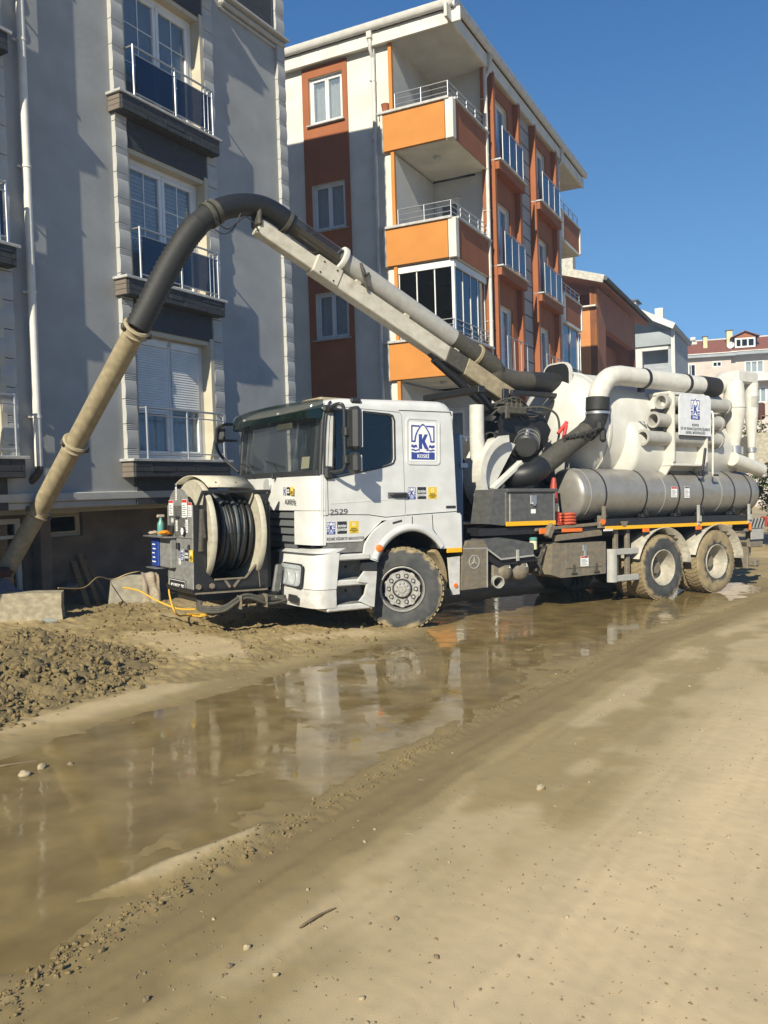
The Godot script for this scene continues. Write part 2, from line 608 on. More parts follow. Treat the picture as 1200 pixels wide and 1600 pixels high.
	mat("cable_dusty", lin(0.45, 0.34, 0.16), 0.8)
	mat("bottle_green", lin(0.10, 0.28, 0.25), 0.3)
	mat("tarp_blue", lin(0.16, 0.18, 0.25), 0.8, 0.0, mottle, 2.0)
	mat("sack_red", lin(0.10, 0.04, 0.035), 0.9, 0.0, mottle, 3.0)
	mat("sack_pale", lin(0.46, 0.38, 0.29), 0.95, 0.0, mottle, 3.0, grain, 0.2)
	mat("wood", lin(0.25, 0.18, 0.10), 0.9, 0.0, mottle, 3.0)
	mat("air_filter_blue", lin(0.06, 0.10, 0.17), 0.5)
	mat("label_cream", lin(0.62, 0.60, 0.40), 0.6)
	mat("inside_gray", lin(0.10, 0.10, 0.10), 0.8)

# ======================================================================
# ground
# ======================================================================
var n_big := FastNoiseLite.new()
var n_mid := FastNoiseLite.new()
var n_fin := FastNoiseLite.new()
var n_rid := FastNoiseLite.new()
const WATER := [Vector2(-2.84, 4.87), Vector2(-2.47, 5.28), Vector2(-2.27, 5.84), Vector2(-1.84, 6.52), Vector2(-1.46, 7.15), Vector2(-1.11, 7.77), Vector2(-0.57, 8.68), Vector2(-0.04, 9.6), Vector2(0.5, 10.1), Vector2(0.55, 11.3), Vector2(0.9, 13.2), Vector2(3.3, 15.0), Vector2(5.6, 15.9), Vector2(6.7, 15.9), Vector2(6.7, 14.9), Vector2(6.0, 13.85), Vector2(4.66, 12.37), Vector2(3.11, 10.36), Vector2(1.91, 8.55), Vector2(0.76, 6.62), Vector2(0.12, 5.6), Vector2(-0.34, 4.8), Vector2(-0.69, 4.2), Vector2(-0.96, 3.73), Vector2(-1.18, 3.28), Vector2(-1.4, 2.92), Vector2(-2.2, 2.4), Vector2(-3.4, 3.4)]
const TRACK := [Vector2(-1.75, 1.9), Vector2(-1.29, 2.7), Vector2(-1.12, 3.08), Vector2(-0.87, 3.57), Vector2(-0.52, 4.15), Vector2(-0.05, 4.96), Vector2(0.39, 5.74), Vector2(1.34, 7.27), Vector2(2.9, 9.66), Vector2(5.99, 13.46), Vector2(9.0, 17.2)]
const CLEAN := [Vector2(-0.7, 2.0), Vector2(-0.25, 2.61), Vector2(0.5, 3.57), Vector2(1.11, 4.19), Vector2(1.93, 5.61), Vector2(2.83, 6.85), Vector2(4.04, 8.11), Vector2(7, 11.2), Vector2(12, 14), Vector2(12, -3), Vector2(-3, -3)]
const MOUND := [Vector2(-5.6, 8.2), Vector2(-4.66, 9.6), Vector2(-3.99, 10.2), Vector2(-2.96, 9.45), Vector2(-2.3, 8.75), Vector2(-2.19, 7.83), Vector2(-2.25, 7.07), Vector2(-2.62, 6.5), Vector2(-2.8, 6.05), Vector2(-3.6, 5.7), Vector2(-5.4, 6.2)]
const SHOALS := [[Vector2(-3.5, 10.53), Vector2(-2.49, 10.6), Vector2(-1.46, 9.29), Vector2(-1.48, 8.56), Vector2(-2.18, 8.95), Vector2(-2.9, 9.8)], [Vector2(-2.75, 6.05), Vector2(-2.5, 6.86), Vector2(-2.1, 7.4), Vector2(-1.56, 7.66), Vector2(-1.72, 7.16), Vector2(-2.3, 6.4)], [Vector2(-0.9, 9.7), Vector2(-0.1, 10.25), Vector2(-0.3, 10.5), Vector2(-1.2, 10.0)]]
const STREAK := [Vector2(-1.3, 3.45), Vector2(-1.06, 3.78), Vector2(-0.64, 4.2), Vector2(-0.68, 4.02), Vector2(-0.98, 3.62)]

func gy(x: float, zf: float) -> float:
	var a := clampf((x - 0.2) * 0.831 + (zf - 10.65) * 0.556, -18.0, 70.0)
	return -0.048 - 0.0241 * a

func sdist(p: Vector2, pl: Array) -> float:
	var d := 1e9
	var inside := false
	var n := pl.size()
	for i in n:
		var a: Vector2 = pl[i]
		var b: Vector2 = pl[(i + 1) % n]
		var e := b - a
		var w := p - a
		var q := w - e * clampf(w.dot(e) / e.length_squared(), 0.0, 1.0)
		d = minf(d, q.length_squared())
		if (a.y > p.y) != (b.y > p.y) and p.x < (b.x - a.x) * (p.y - a.y) / (b.y - a.y) + a.x:
			inside = not inside
	return -sqrt(d) if inside else sqrt(d)

# x: signed distance across the track (positive on the dry side), y: distance along it
func track_at(p: Vector2) -> Vector2:
	var best := Vector2(99, 0)
	var run := 0.0
	for i in TRACK.size() - 1:
		var a: Vector2 = TRACK[i]
		var b: Vector2 = TRACK[i + 1]
		var e := b - a
		var L := e.length()
		var t := clampf((p - a).dot(e) / (L * L), 0.0, 1.0)
		var q := p - (a + e * t)
		var d := q.length()
		if d < absf(best.x):
			var sgn := -1.0 if e.cross(q) > 0.0 else 1.0
			best = Vector2(d * sgn, run + L * t)
		run += L
	return best

func ground_at(x: float, zf: float) -> Array:
	var p := Vector2(x, zf)
	var base := gy(x, zf)
	var nb := n_big.get_noise_2d(x, zf)
	var nm := n_mid.get_noise_2d(x, zf)
	var nf := n_fin.get_noise_2d(x, zf)
	var ns := n_big.get_noise_2d((x * 0.55 + zf * 0.835) * 0.75, (x * 0.835 - zf * 0.55) * 3.2 + 40.0)
	var far := x < -7.0 or x > 12.0 or zf < 1.0 or zf > 22.0
	var dry := Vector3(0.53, 0.41, 0.232)
	var clean := Vector3(0.64, 0.495, 0.295)
	var damp := Vector3(0.345, 0.258, 0.122)
	var wet := Vector3(0.245, 0.178, 0.076)
	if far:
		return [base + nm * 0.02, dry.lerp(damp, clampf(0.35 + nb * 0.8, 0, 1))]
	var wob := nb * 0.10 + nm * 0.07
	var wd := sdist(p, WATER) + wob
	var cd := sdist(p, CLEAN) + nb * 0.12
	var tk := track_at(p)
	var h := 0.0
	# wet film basin
	var inw := smoothstep(0.16, -0.12, wd)
	h += lerpf(0.012, -0.016 + 0.028 * (ns * 0.7 + nm * 0.35 + nf * 0.12) + 0.010 * smoothstep(-0.9, -0.1, wd), inw)
	var wetness := smoothstep(0.75, -0.15, wd)
	# the area beyond and left of the water is churned and damp
	var left := tk.x < 0.0 and wd > 0.0
	var rough := 0.004
	if left:
		rough = 0.006 + 0.026 * smoothstep(0.05, 1.1, wd)
		wetness = maxf(wetness, 0.60 + nb * 0.5 + nm * 0.2)
		for s in SHOALS:
			var sd: float = sdist(p, s) + nm * 0.10 + nb * 0.1
			var k := smoothstep(0.15, -0.15, sd)
			wetness = lerpf(wetness, 0.05, k)
			rough = lerpf(rough, 0.008, k)
			h += 0.02 * k
	else:
		# damp blotches between the track and the clean dust
		var bl := smoothstep(-0.22, 0.40, ns * 0.75 + nb * 0.35 + nm * 0.25 + 0.06)
		bl *= smoothstep(-0.1, 0.25, cd)
		wetness = maxf(wetness, bl * 0.56)
		wetness = maxf(wetness, smoothstep(0.62, 0.22, absf(tk.x - 0.08) + nm * 0.06) * 0.92)
		wetness = maxf(wetness, smoothstep(0.30, 0.0, absf(cd - 0.25) + nm * 0.15) * 0.35 * clampf(0.5 + nb * 2.0, 0, 1))
		if wd > 0.0:
			h += nb * 0.006
	var sk := sdist(p, STREAK) + nm * 0.05 + 0.035
	if sk < 0.12:
		var k := smoothstep(0.06, -0.03, sk)
		h += 0.034 * smoothstep(0.12, -0.02, sk)
		wetness = lerpf(wetness, 0.0, k)
	# tyre track: grooves along it and torn lumps on its edge
	var td := tk.x
	if td > -0.25 and td < 0.7:
		var m := smoothstep(-0.25, -0.05, td) * smoothstep(0.7, 0.45, td)
		h += m * 0.006 * cos(td * 42.0 + nm * 1.5)
		var lump := exp(-pow((td - 0.02 + nm * 0.03) / 0.055, 2.0))
		h += lump * (0.003 + 0.018 * maxf(0.0, n_rid.get_noise_2d(x * 2.6, zf * 2.6)) + 0.014 * maxf(0.0, nf))
	# churned mud
	if rough > 0.01:
		var r := 1.0 - absf(n_rid.get_noise_2d(x, zf)) * 2.0
		h += rough * (r * 0.8 + nf * 0.6 + nm * 0.5)
	else:
		h += 0.0016 * nf + 0.002 * nm
	var md := sdist(p, MOUND) + nm * 0.12
	if md < 0.1:
		wetness = lerpf(wetness, 0.68 + nm * 0.25, smoothstep(0.1, -0.1, md))
	var c := dry.lerp(clean, smoothstep(0.1, -0.4, cd))
	wetness = clampf(wetness + nf * 0.10, 0.0, 1.0)
	c = c.lerp(damp, smoothstep(0.0, 0.55, wetness)).lerp(wet, smoothstep(0.55, 1.0, wetness))
	# faint tyre lines pressed along the road
	var lines := sin((x * 0.835 - zf * 0.55) * 70.0 + nb * 5.0) * clampf(0.25 + n_mid.get_noise_2d((x * 0.55 + zf * 0.835) * 0.15, (x * 0.835 - zf * 0.55) * 1.5 + 9.0) * 1.6, 0.0, 1.0)
	if wd > 0.1 and not left:
		h += lines * 0.0016
		c *= 1.0 + lines * 0.05
	c *= 1.0 + nf * 0.09 + nm * 0.06 + ns * 0.12
	return [base + h, c]

func spaced(cuts: Array) -> PackedFloat32Array:
	var o := PackedFloat32Array()
	for i in cuts.size() - 1:
		var a: float = cuts[i][0]
		var b: float = cuts[i + 1][0]
		var n := int(ceil((b - a) / cuts[i][1]))
		for k in n:
			o.append(lerpf(a, b, float(k) / n))
	o.append(cuts[-1][0])
	return o

func make_ground() -> void:
	n_big.seed = 11; n_big.frequency = 0.55; n_big.fractal_octaves = 3
	n_mid.seed = 12; n_mid.frequency = 2.2; n_mid.fractal_octaves = 3
	n_fin.seed = 13; n_fin.frequency = 11.0; n_fin.fractal_octaves = 3
	n_rid.seed = 14; n_rid.frequency = 3.4; n_rid.fractal_octaves = 4
	var xs := spaced([[-160.0, 16.0], [-30.0, 3.0], [-9.0, 0.25], [-5.2, 0.055], [-2.6, 0.03], [1.7, 0.04], [4.5, 0.09], [9.0, 0.3], [15.0, 3.0], [45.0, 12.0], [220.0, 0]])
	var zs := spaced([[-40.0, 5.0], [-5.0, 0.8], [1.8, 0.06], [2.4, 0.026], [6.0, 0.034], [9.4, 0.05], [13.0, 0.07], [18.0, 0.3], [26.0, 2.0], [60.0, 10.0], [260.0, 0]])
	var W := xs.size()
	var H := zs.size()
	var v := PackedVector3Array()
	var c := PackedColorArray()
	var nr := PackedVector3Array()
	v.resize(W * H); c.resize(W * H); nr.resize(W * H)
	for j in H:
		for i in W:
			var g := ground_at(xs[i], zs[j])
			v[j * W + i] = Vector3(xs[i], g[0], -zs[j])
			c[j * W + i] = Color(g[1].x, g[1].y, g[1].z)
	var idx := PackedInt32Array()
	for j in H:
		for i in W:
			var l := v[j * W + maxi(i - 1, 0)]
			var r := v[j * W + mini(i + 1, W - 1)]
			var u := v[maxi(j - 1, 0) * W + i]
			var d := v[mini(j + 1, H - 1) * W + i]
			nr[j * W + i] = (r - l).cross(d - u).normalized()
			if i < W - 1 and j < H - 1:
				var a := j * W + i
				idx.append_array([a, a + W, a + 1, a + 1, a + W, a + W + 1])
	var arr := []
	arr.resize(Mesh.ARRAY_MAX)
	arr[Mesh.ARRAY_VERTEX] = v
	arr[Mesh.ARRAY_NORMAL] = nr
	arr[Mesh.ARRAY_COLOR] = c
	arr[Mesh.ARRAY_INDEX] = idx
	# the normals must look up
	if nr[0].y < 0.0:
		for i in nr.size():
			nr[i] = -nr[i]
		arr[Mesh.ARRAY_NORMAL] = nr
	var am := ArrayMesh.new()
	am.add_surface_from_arrays(Mesh.PRIMITIVE_TRIANGLES, arr)
	var go := put(self, "ground", am, M["ground_mud"])
	go.set_meta("kind", "structure")
	go.set_meta("label", "muddy unpaved street with damp patches and tyre ruts")
	# the sheet of muddy water
	var s := nst()
	var st := 0.14
	for a in range(-26, 72):
		for b in range(17, 145):
			var x := a * st
			var z := b * st
			if sdist(Vector2(x + st / 2, z + st / 2), WATER) > 0.45:
				continue
			var q := []
			for o in [[0, 0], [1, 0], [1, 1], [0, 1]]:
				q.append(Vector3(x + o[0] * st, gy(x + o[0] * st, z + o[1] * st) + 0.002, -(z + o[1] * st)))
			poly(s, q, Vector3.UP, 1)
	var wo := part(self, "puddle_water", s, M["muddy_water"])
	wo.set_meta("kind", "structure")
	wo.set_meta("label", "long brown puddle of muddy water in front of the truck")

func on_ground(x: float, zf: float, dy := 0.0) -> Vector3:
	return Vector3(x, ground_at(x, zf)[0] + dy, -zf)

# a lump of stone or clay
func rock_mesh(sd: int, rough := 0.25, flat := 0.7, n := 8) -> ArrayMesh:
	var nz := FastNoiseLite.new()
	nz.seed = sd
	nz.frequency = 0.9
	nz.fractal_octaves = 3
	var secs := []
	for i in n + 1:
		var t := PI * i / n
		var sec := []
		for j in n + 4:
			var a := TAU * j / (n + 4)
			var d := Vector3(sin(t) * cos(a), cos(t), sin(t) * sin(a))
			var r := 1.0 + rough * 1.8 * nz.get_noise_3dv(d * 1.3 + Vector3(sd, 0, 0))
			sec.append(d * Vector3(1.0, flat, 0.85) * r)
		secs.append(sec)
	var s := nst()
	loft(s, secs, true, 1, true)
	return done(s)

func scatter(parent: Node3D, n: String, mesh: Mesh, mt: Material, xfs: Array) -> MultiMeshInstance3D:
	var mm := MultiMesh.new()
	mm.transform_format = MultiMesh.TRANSFORM_3D
	mm.mesh = mesh
	mm.instance_count = xfs.size()
	for i in xfs.size():
		mm.set_instance_transform(i, xfs[i])
	var o := MultiMeshInstance3D.new()
	o.multimesh = mm
	o.material_override = mt
	o.name = numbered(n) if parent == self else n
	parent.add_child(o, true)
	o.set_meta("kind", "stuff")
	return o

func lump_xf(p: Vector3, r: float) -> Transform3D:
	var b := Basis.from_euler(Vector3(rng.randf() * TAU, rng.randf() * TAU, rng.randf() * TAU))
	b = b * Basis.from_scale(Vector3(r * rng.randf_range(0.7, 1.4), r * rng.randf_range(0.7, 1.2), r))
	return Transform3D(b, p)

# ======================================================================
# buildings
# ======================================================================
func frame_xf(o: Vector3, az: float) -> Transform3D:
	var a := deg_to_rad(az)
	return Transform3D(Basis(Vector3(sin(a), 0, -cos(a)), Vector3.UP, Vector3(cos(a), 0, sin(a))), o)

# a window of w x h whose lower left corner is the origin of xf, its frame set back by d
func window(parent: Node3D, xf: Transform3D, w: float, h: float, cols: Array, d := 0.12, opts := {}) -> Node3D:
	var fm: Material = M[opts.get("frame", "pvc_white")]
	var fw: float = opts.get("fw", 0.07)
	var s := nst()
	var z := -d
	box(s, Vector3(w / 2, h - fw / 2, z), Vector3(w, fw, 0.07), 0.006)
	box(s, Vector3(w / 2, fw / 2, z), Vector3(w, fw, 0.07), 0.006)
	box(s, Vector3(fw / 2, h / 2, z - 0.001), Vector3(fw, h - fw * 2, 0.07), 0.006)
	box(s, Vector3(w - fw / 2, h / 2, z - 0.001), Vector3(fw, h - fw * 2, 0.07), 0.006)
	var x := fw
	var inner := w - fw * 2
	var tot := 0.0
	for c in cols:
		tot += c
	var panes := []
	for i in cols.size():
		var cw: float = inner * cols[i] / tot
		var sw: float = opts.get("sash", 0.055)
		# sash
		var x0 := x + 0.004
		var x1 := x + cw - 0.004
		var y0 := fw + 0.004
		var y1 := h - fw - 0.004
		box(s, Vector3((x0 + x1) / 2, y1 - sw / 2, z + 0.012), Vector3(x1 - x0, sw, 0.06), 0.008)
		box(s, Vector3((x0 + x1) / 2, y0 + sw / 2, z + 0.012), Vector3(x1 - x0, sw, 0.06), 0.008)
		box(s, Vector3(x0 + sw / 2, (y0 + y1) / 2, z + 0.011), Vector3(sw, y1 - y0 - sw * 2, 0.06), 0.008)
		box(s, Vector3(x1 - sw / 2, (y0 + y1) / 2, z + 0.011), Vector3(sw, y1 - y0 - sw * 2, 0.06), 0.008)
		panes.append([x0 + sw, y0 + sw, x1 - sw, y1 - sw])
		x += cw
	var win := part(parent, "window", s, fm, xf)
	for p in panes:
		var ps := nst()
		box(ps, Vector3((p[0] + p[2]) / 2, (p[1] + p[3]) / 2, z), Vector3(p[2] - p[0] + 0.02, p[3] - p[1] + 0.02, 0.012))
		part(win, "pane", ps, M[opts.get("glass", "glass")])
		if opts.get("bars", false):
			var bs := nst()
			var mx: float = (p[0] + p[2]) / 2
			box(bs, Vector3(mx, (p[1] + p[3]) / 2, z + 0.009), Vector3(0.018, p[3] - p[1], 0.006))
			for f in [0.36, 0.72]:
				box(bs, Vector3(mx, lerpf(p[1], p[3], f), z + 0.0125), Vector3(p[2] - p[0], 0.018, 0.006))
			part(win, "glazing_bar", bs, fm)
	if opts.get("curtain", "") != "":
		# pleated curtain hung behind the glass
		var secs := []
		var n := int(w / 0.035)
		for k in [0, 1]:
			var sec := []
			for j in n + 1:
				var cx := w * j / n
				sec.append(Vector3(cx, fw + k * (h - fw * 2), z - 0.12 + 0.022 * sin(j * 1.57 + sin(cx * 9.0))))
			secs.append(sec)
		var cs := nst()
		loft(cs, secs)
		part(win, "curtain", cs, M[opts.curtain])
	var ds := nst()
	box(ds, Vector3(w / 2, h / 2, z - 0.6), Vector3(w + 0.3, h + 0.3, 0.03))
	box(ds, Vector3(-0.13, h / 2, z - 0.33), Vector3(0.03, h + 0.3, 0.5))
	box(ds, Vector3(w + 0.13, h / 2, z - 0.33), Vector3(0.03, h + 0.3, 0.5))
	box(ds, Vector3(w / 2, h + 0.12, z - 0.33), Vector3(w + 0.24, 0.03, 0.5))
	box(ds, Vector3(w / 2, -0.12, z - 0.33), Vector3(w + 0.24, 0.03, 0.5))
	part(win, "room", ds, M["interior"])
	return win

# rails along a polyline of base points, posts at every corner and about every sp metres
func railing(parent: Node3D, pts: Array, h: float, rails: Array, sp: float, pr := 0.02, glass := "", gl0 := 0.1, gl1 := 0.75) -> MeshInstance3D:
	var s := nst()
	for i in pts.size() - 1:
		for k in rails.size():
			tube(s, [pts[i] + Vector3.UP * rails[k], pts[i + 1] + Vector3.UP * rails[k]], pr if k == 0 else pr * 0.6, 8)
	var o := part(parent, "railing", s, M["steel"])
	for i in pts.size() - 1:
		var a: Vector3 = pts[i]
		var b: Vector3 = pts[i + 1]
		var n := maxi(1, roundi(a.distance_to(b) / sp))
		for k in range(0 if i == 0 else 1, n + 1):
			var p := a.lerp(b, float(k) / n)
			var ps := nst()
			cyl(ps, Vector3.ZERO, Vector3.UP * h, pr * 1.05, 10)
			part(o, "post", ps, M["steel"], Transform3D(Basis.IDENTITY, p))
		if glass != "":
			for k in n:
				var p0 := a.lerp(b, (k + 0.06) / n)
				var p1 := a.lerp(b, (k + 0.94) / n)
				var gs := nst()
				var d := (p1 - p0)
				box(gs, (p0 + p1) / 2 + Vector3.UP * (gl0 + gl1) / 2, Vector3(d.length(), gl1 - gl0, 0.01), 0.0, Basis(d.normalized(), Vector3.UP, d.normalized().cross(Vector3.UP)))
				part(o, "glass_panel", gs, M[glass])
	return o

func drainpipe(parent: Node3D, a: Vector3, b: Vector3, r: float, m := "pipe_pvc") -> void:
	var s := nst()
	tube(s, [a, b], r, 14)
	var o := part(parent, "drainpipe", s, M[m])
	var n := int(a.distance_to(b) / 1.5)
	for k in n:
		var p := a.lerp(b, (k + 0.6) / n)
		var c := nst()
		cyl(c, p - Vector3.UP * 0.02, p + Vector3.UP * 0.02, r * 1.18, 14)
		box(c, p + Vector3(0, 0, -r * 1.3), Vector3(r * 3.4, 0.025, r * 0.6))
		part(o, "clamp", c, M[m])

func make_gray_building() -> void:
	var b := thing("apartment_building", "gray rendered apartment block with charcoal balcony ledges and fluted white pilasters", "apartment building", frame_xf(Vector3(-3.565, 0, -14.6), 29.87))
	var floors := [2.325, 5.215, 8.105]
	# street wall, its openings and the recessed ground storey
	var holes := []
	for f in floors:
		holes.append(Rect2(-0.92, f, 1.92, 2.19))
		holes.append(Rect2(-5.24, f, 1.92, 2.19))
	var s := nst()
	wall(s, -12.0, 3.46, 1.80, 11.0, holes, 0.0, -0.30)
	box(s, Vector3(3.29, 6.4, -5.3), Vector3(0.30, 9.2, 10.0))
	part(b, "wall", s, M["plaster_gray"])
	s = nst()
	wall(s, -12.0, 3.30, -0.9, 1.80, [Rect2(-2.12, 1.12, 0.72, 0.40), Rect2(-3.75, -0.6, 1.22, 2.05)], -0.75, -1.0)
	box(s, Vector3(3.15, 0.45, -5.5), Vector3(0.30, 2.7, 9.0))
	var base := part(b, "ground_storey_wall", s, M["plaster_base"])
	s = nst()
	box(s, Vector3(-4.27, 1.775, -0.40), Vector3(15.4, 0.05, 0.78))
	part(b, "soffit", s, M["trim_gray"])
	s = nst()
	box(s, Vector3(-4.25, 1.755, 0.025), Vector3(15.42, 0.13, 0.09), 0.015)
	box(s, Vector3(-4.25, 1.64, -0.01), Vector3(15.40, 0.10, 0.08), 0.012)
	box(s, Vector3(-4.25, 1.57, -0.62), Vector3(15.38, 0.12, 0.24), 0.02)
	part(b, "string_course", s, M["trim_gray"])
	# basement window and door
	window(b, Transform3D(Basis.IDENTITY, Vector3(-2.12, 1.12, -0.75)), 0.72, 0.40, [1.0], 0.10, {"frame": "beige_trim", "glass": "glass_smoke", "sash": 0.03, "fw": 0.05})
	s = nst()
	wall(s, -3.75, -2.53, -0.6, 1.45, [Rect2(-3.68, -0.6, 0.62, 1.98), Rect2(-2.98, 0.2, 0.38, 0.95), Rect2(-2.98, 1.2, 0.38, 0.17)], -0.80, -0.88)
	var door := part(b, "door", s, M["pvc_white"])
	bx(door, "pane", Vector3(-2.79, 0.78, -0.85), Vector3(0.40, 1.25, 0.01), M["glass_smoke"])
	bx(door, "door_leaf", Vector3(-3.37, 0.4, -1.0), Vector3(0.66, 2.0, 0.04), M["interior"])
	bx(b, "doorstep_post", Vector3(-2.30, 0.3, -0.62), Vector3(0.20, 2.5, 0.2), M["plaster_base"], 0.01)
	# attic storey above the cornice
	s = nst()
	box(s, Vector3(-4.27, 13.15, -5.15), Vector3(15.46, 4.3, 10.3))
	part(b, "attic_wall", s, M["plaster_gray"])
	s = nst()
	box(s, Vector3(2.35, 13.15, 0.02), Vector3(1.55, 4.3, 0.06))
	part(b, "attic_panel", s, M["charcoal"])
	s = nst()
	box(s, Vector3(2.52, 10.93, 0.09), Vector3(2.0, 0.07, 0.22), 0.02)
	box(s, Vector3(2.52, 10.84, 0.05), Vector3(1.97, 0.10, 0.13), 0.03)
	box(s, Vector3(2.52, 10.74, 0.02), Vector3(1.95, 0.06, 0.06), 0.015)
	part(b, "cornice", s, M["trim_gray"])
	# fluted pilasters: one block is a barrel with three fillets above it
	var blk := nst()
	var prof := []
	for k in 9:
		var t := k / 8.0
		prof.append(Vector2(0.163 + 0.032 * sin(PI * t), t * 0.30))
	for y in [0.315, 0.345, 0.375]:
		prof.append_array([Vector2(0.158, y - 0.012), Vector2(0.172, y - 0.004), Vector2(0.172, y + 0.010), Vector2(0.158, y + 0.014)])
	for pass_ in [[-0.5, 0.5]]:
		var secs := []
		for p in prof:
			secs.append([Vector3(pass_[0], p.y, 0), Vector3(pass_[0], p.y, p.x), Vector3(pass_[1], p.y, p.x), Vector3(pass_[1], p.y, 0)])
		for j in 3:
			var two := []
			for q in secs:
				two.append([q[j], q[j + 1]])
			loft(blk, two, false, 2 + j, true)
		poly(blk, secs[0], Vector3.DOWN)
		poly(blk, secs[-1], Vector3.UP)
	var block := done(blk)
	for col in [[-1.04, 0.24, 1.0], [1.125, 0.25, 1.0], [3.375, 0.25, 0.9], [-3.27, 0.25, 1.0]]:
		var k := 0
		while 2.10 + k * 0.40 < 10.9:
			var y := 2.10 + k * 0.40
			put(b, "pilaster_block", block, M["trim_gray"], Transform3D(Basis.from_scale(Vector3(col[1], 1, 0.46 * col[2])), Vector3(col[0], y, 0.0)))
			k += 1
	for k in 10:
		put(b, "pilaster_block", block, M["trim_gray"], Transform3D(Basis.from_scale(Vector3(0.28, 1, 0.46)), Vector3(3.36, 11.05 + k * 0.40, 0.0)))
	# bays: ledge, dark panel, beige surround, window, railing
	for bay in [0.0, -4.32]:
		var wide: float = 0.0 if bay == 0.0 else 0.0
		var deep := 0.30
		for fi in 4:
			var f: float = [2.325, 5.215, 8.105, 10.995][fi]
			var st := nst()
			box(st, Vector3(-0.05 + bay, f - 0.015, deep / 2), Vector3(2.42 + wide, 0.045, deep + 0.03), 0.006)
			part(b, "ledge_coping", st, M["sill_marble"])
			st = nst()
			box(st, Vector3(-0.05 + bay, f - 0.165, deep / 2 - 0.02), Vector3(2.32, 0.255, deep - 0.02))
			var ledge := part(b, "balcony_ledge", st, M["charcoal"])
			# stone strips on the front and the left end
			var rr := RandomNumberGenerator.new()
			rr.seed = 50 + fi
			for row in 3:
				var x := -1.205
				while x < 1.09:
					var L := minf(rr.randf_range(0.30, 0.62), 1.10 - x)
					bx(ledge, "stone_strip", Vector3(x + L / 2 + bay, f - 0.08 - row * 0.083, deep - 0.022 + rr.randf_range(0.0, 0.010)), Vector3(L - 0.006, 0.078, 0.025), M["charcoal"], 0.004)
					x += L
				bx(ledge, "stone_strip", Vector3(-1.208 + bay + rr.randf_range(-0.006, 0.003), f - 0.08 - row * 0.083, deep / 2 - 0.02), Vector3(0.025, 0.078, deep - 0.05), M["plaster_base"], 0.004)
			st = nst()
			box(st, Vector3(0.0 + bay, f - 0.515, 0.02), Vector3(1.94, 0.44, 0.09))
			part(b, "dark_panel", st, M["charcoal"])
			if fi == 3:
				continue
			# surround
			st = nst()
			box(st, Vector3(-0.89 + bay, f + 1.1, -0.06), Vector3(0.07, 2.2, 0.20))
			box(st, Vector3(0.955 + bay, f + 1.1, -0.04), Vector3(0.10, 2.2, 0.24))
			box(st, Vector3(0.03 + bay, f + 2.14, -0.06), Vector3(1.76, 0.12, 0.20))
			part(b, "window_surround", st, M["beige_trim"])
			var win := window(b, Transform3D(Basis.IDENTITY, Vector3(-0.855 + bay, f, 0.0)), 1.76, 2.08, [1.0, 1.0], 0.16, {"curtain": "curtain_gray", "bars": fi > 0, "fw": 0.09, "sash": 0.07, "glass": "glass"})
			if fi == 1:
				for c in 2:
					for k in 17:
						bx(win, "blind_slat", Vector3(0.09 + 0.40 + c * 0.79, 0.72 + k * 0.07, -0.205), Vector3(0.62, 0.05, 0.012), M["curtain"], 0.0, Basis(Vector3.RIGHT, 0.5))
			if fi == 0:
				# roller shutters let down over the upper part
				for c in 2:
					var sh := nst()
					box(sh, Vector3(0.09 + 0.395 + c * 0.79, 1.985, -0.105), Vector3(0.70, 0.12, 0.06), 0.01)
					var so := part(b, "shutter", sh, M["pvc_white"], Transform3D(Basis.IDENTITY, Vector3(-0.855 + bay, f, 0.0)))
					for k in 27 - c * 2:
						bx(so, "slat", Vector3(0.09 + 0.395 + c * 0.79, 1.90 - k * 0.042, -0.105), Vector3(0.68, 0.040, 0.014), M["pvc_white"], 0.006, Basis(Vector3.RIGHT, -0.14))
			# railing
			var zr := 0.22
			var r := railing(b, [Vector3(-0.86 + bay, f, zr), Vector3(1.02 + bay, f, zr)], 0.86, [0.84, 0.72, 0.10], 0.94, 0.019, "glass_tinted" if fi > 0 else "", 0.10, 0.72)
			if fi > 0:
				for x in [0.80, 0.90]:
					var ps := nst()
					cyl(ps, Vector3.ZERO, Vector3.UP * 0.84, 0.012, 8)
					part(r, "post", ps, M["steel"], Transform3D(Basis.IDENTITY, Vector3(x + bay, f, zr)))
			var br := nst()
			for x in [-0.86, 1.02]:
				tube(br, [Vector3(x + bay, f + 0.84, zr), Vector3(x + bay, f + 0.84, 0.0)], 0.018, 8)
			part(r, "return_rail", br, M["steel"])
	# deeper balcony farther along the same front
	s = nst()
	for f in floors:
		box(s, Vector3(-7.05, f - 0.1, 0.30), Vector3(2.6, 0.25, 0.58))
		box(s, Vector3(-7.05, f + 0.5, 0.30), Vector3(2.6, 0.95, 0.58))
	part(b, "balcony", s, M["charcoal"])
	# drainpipe
	drainpipe(b, Vector3(-2.87, 11.0, 0.12), Vector3(-2.87, 2.20, 0.12), 0.056)
	s = nst()
	tube(s, curve([Vector3(-2.87, 2.2, 0.12), Vector3(-2.87, 2.12, 0.11), Vector3(-2.90, 2.02, 0.02), Vector3(-2.93, 1.95, -0.1)], 4), 0.055, 12)
	part(b, "pipe_elbow", s, M["dusty_hose"])

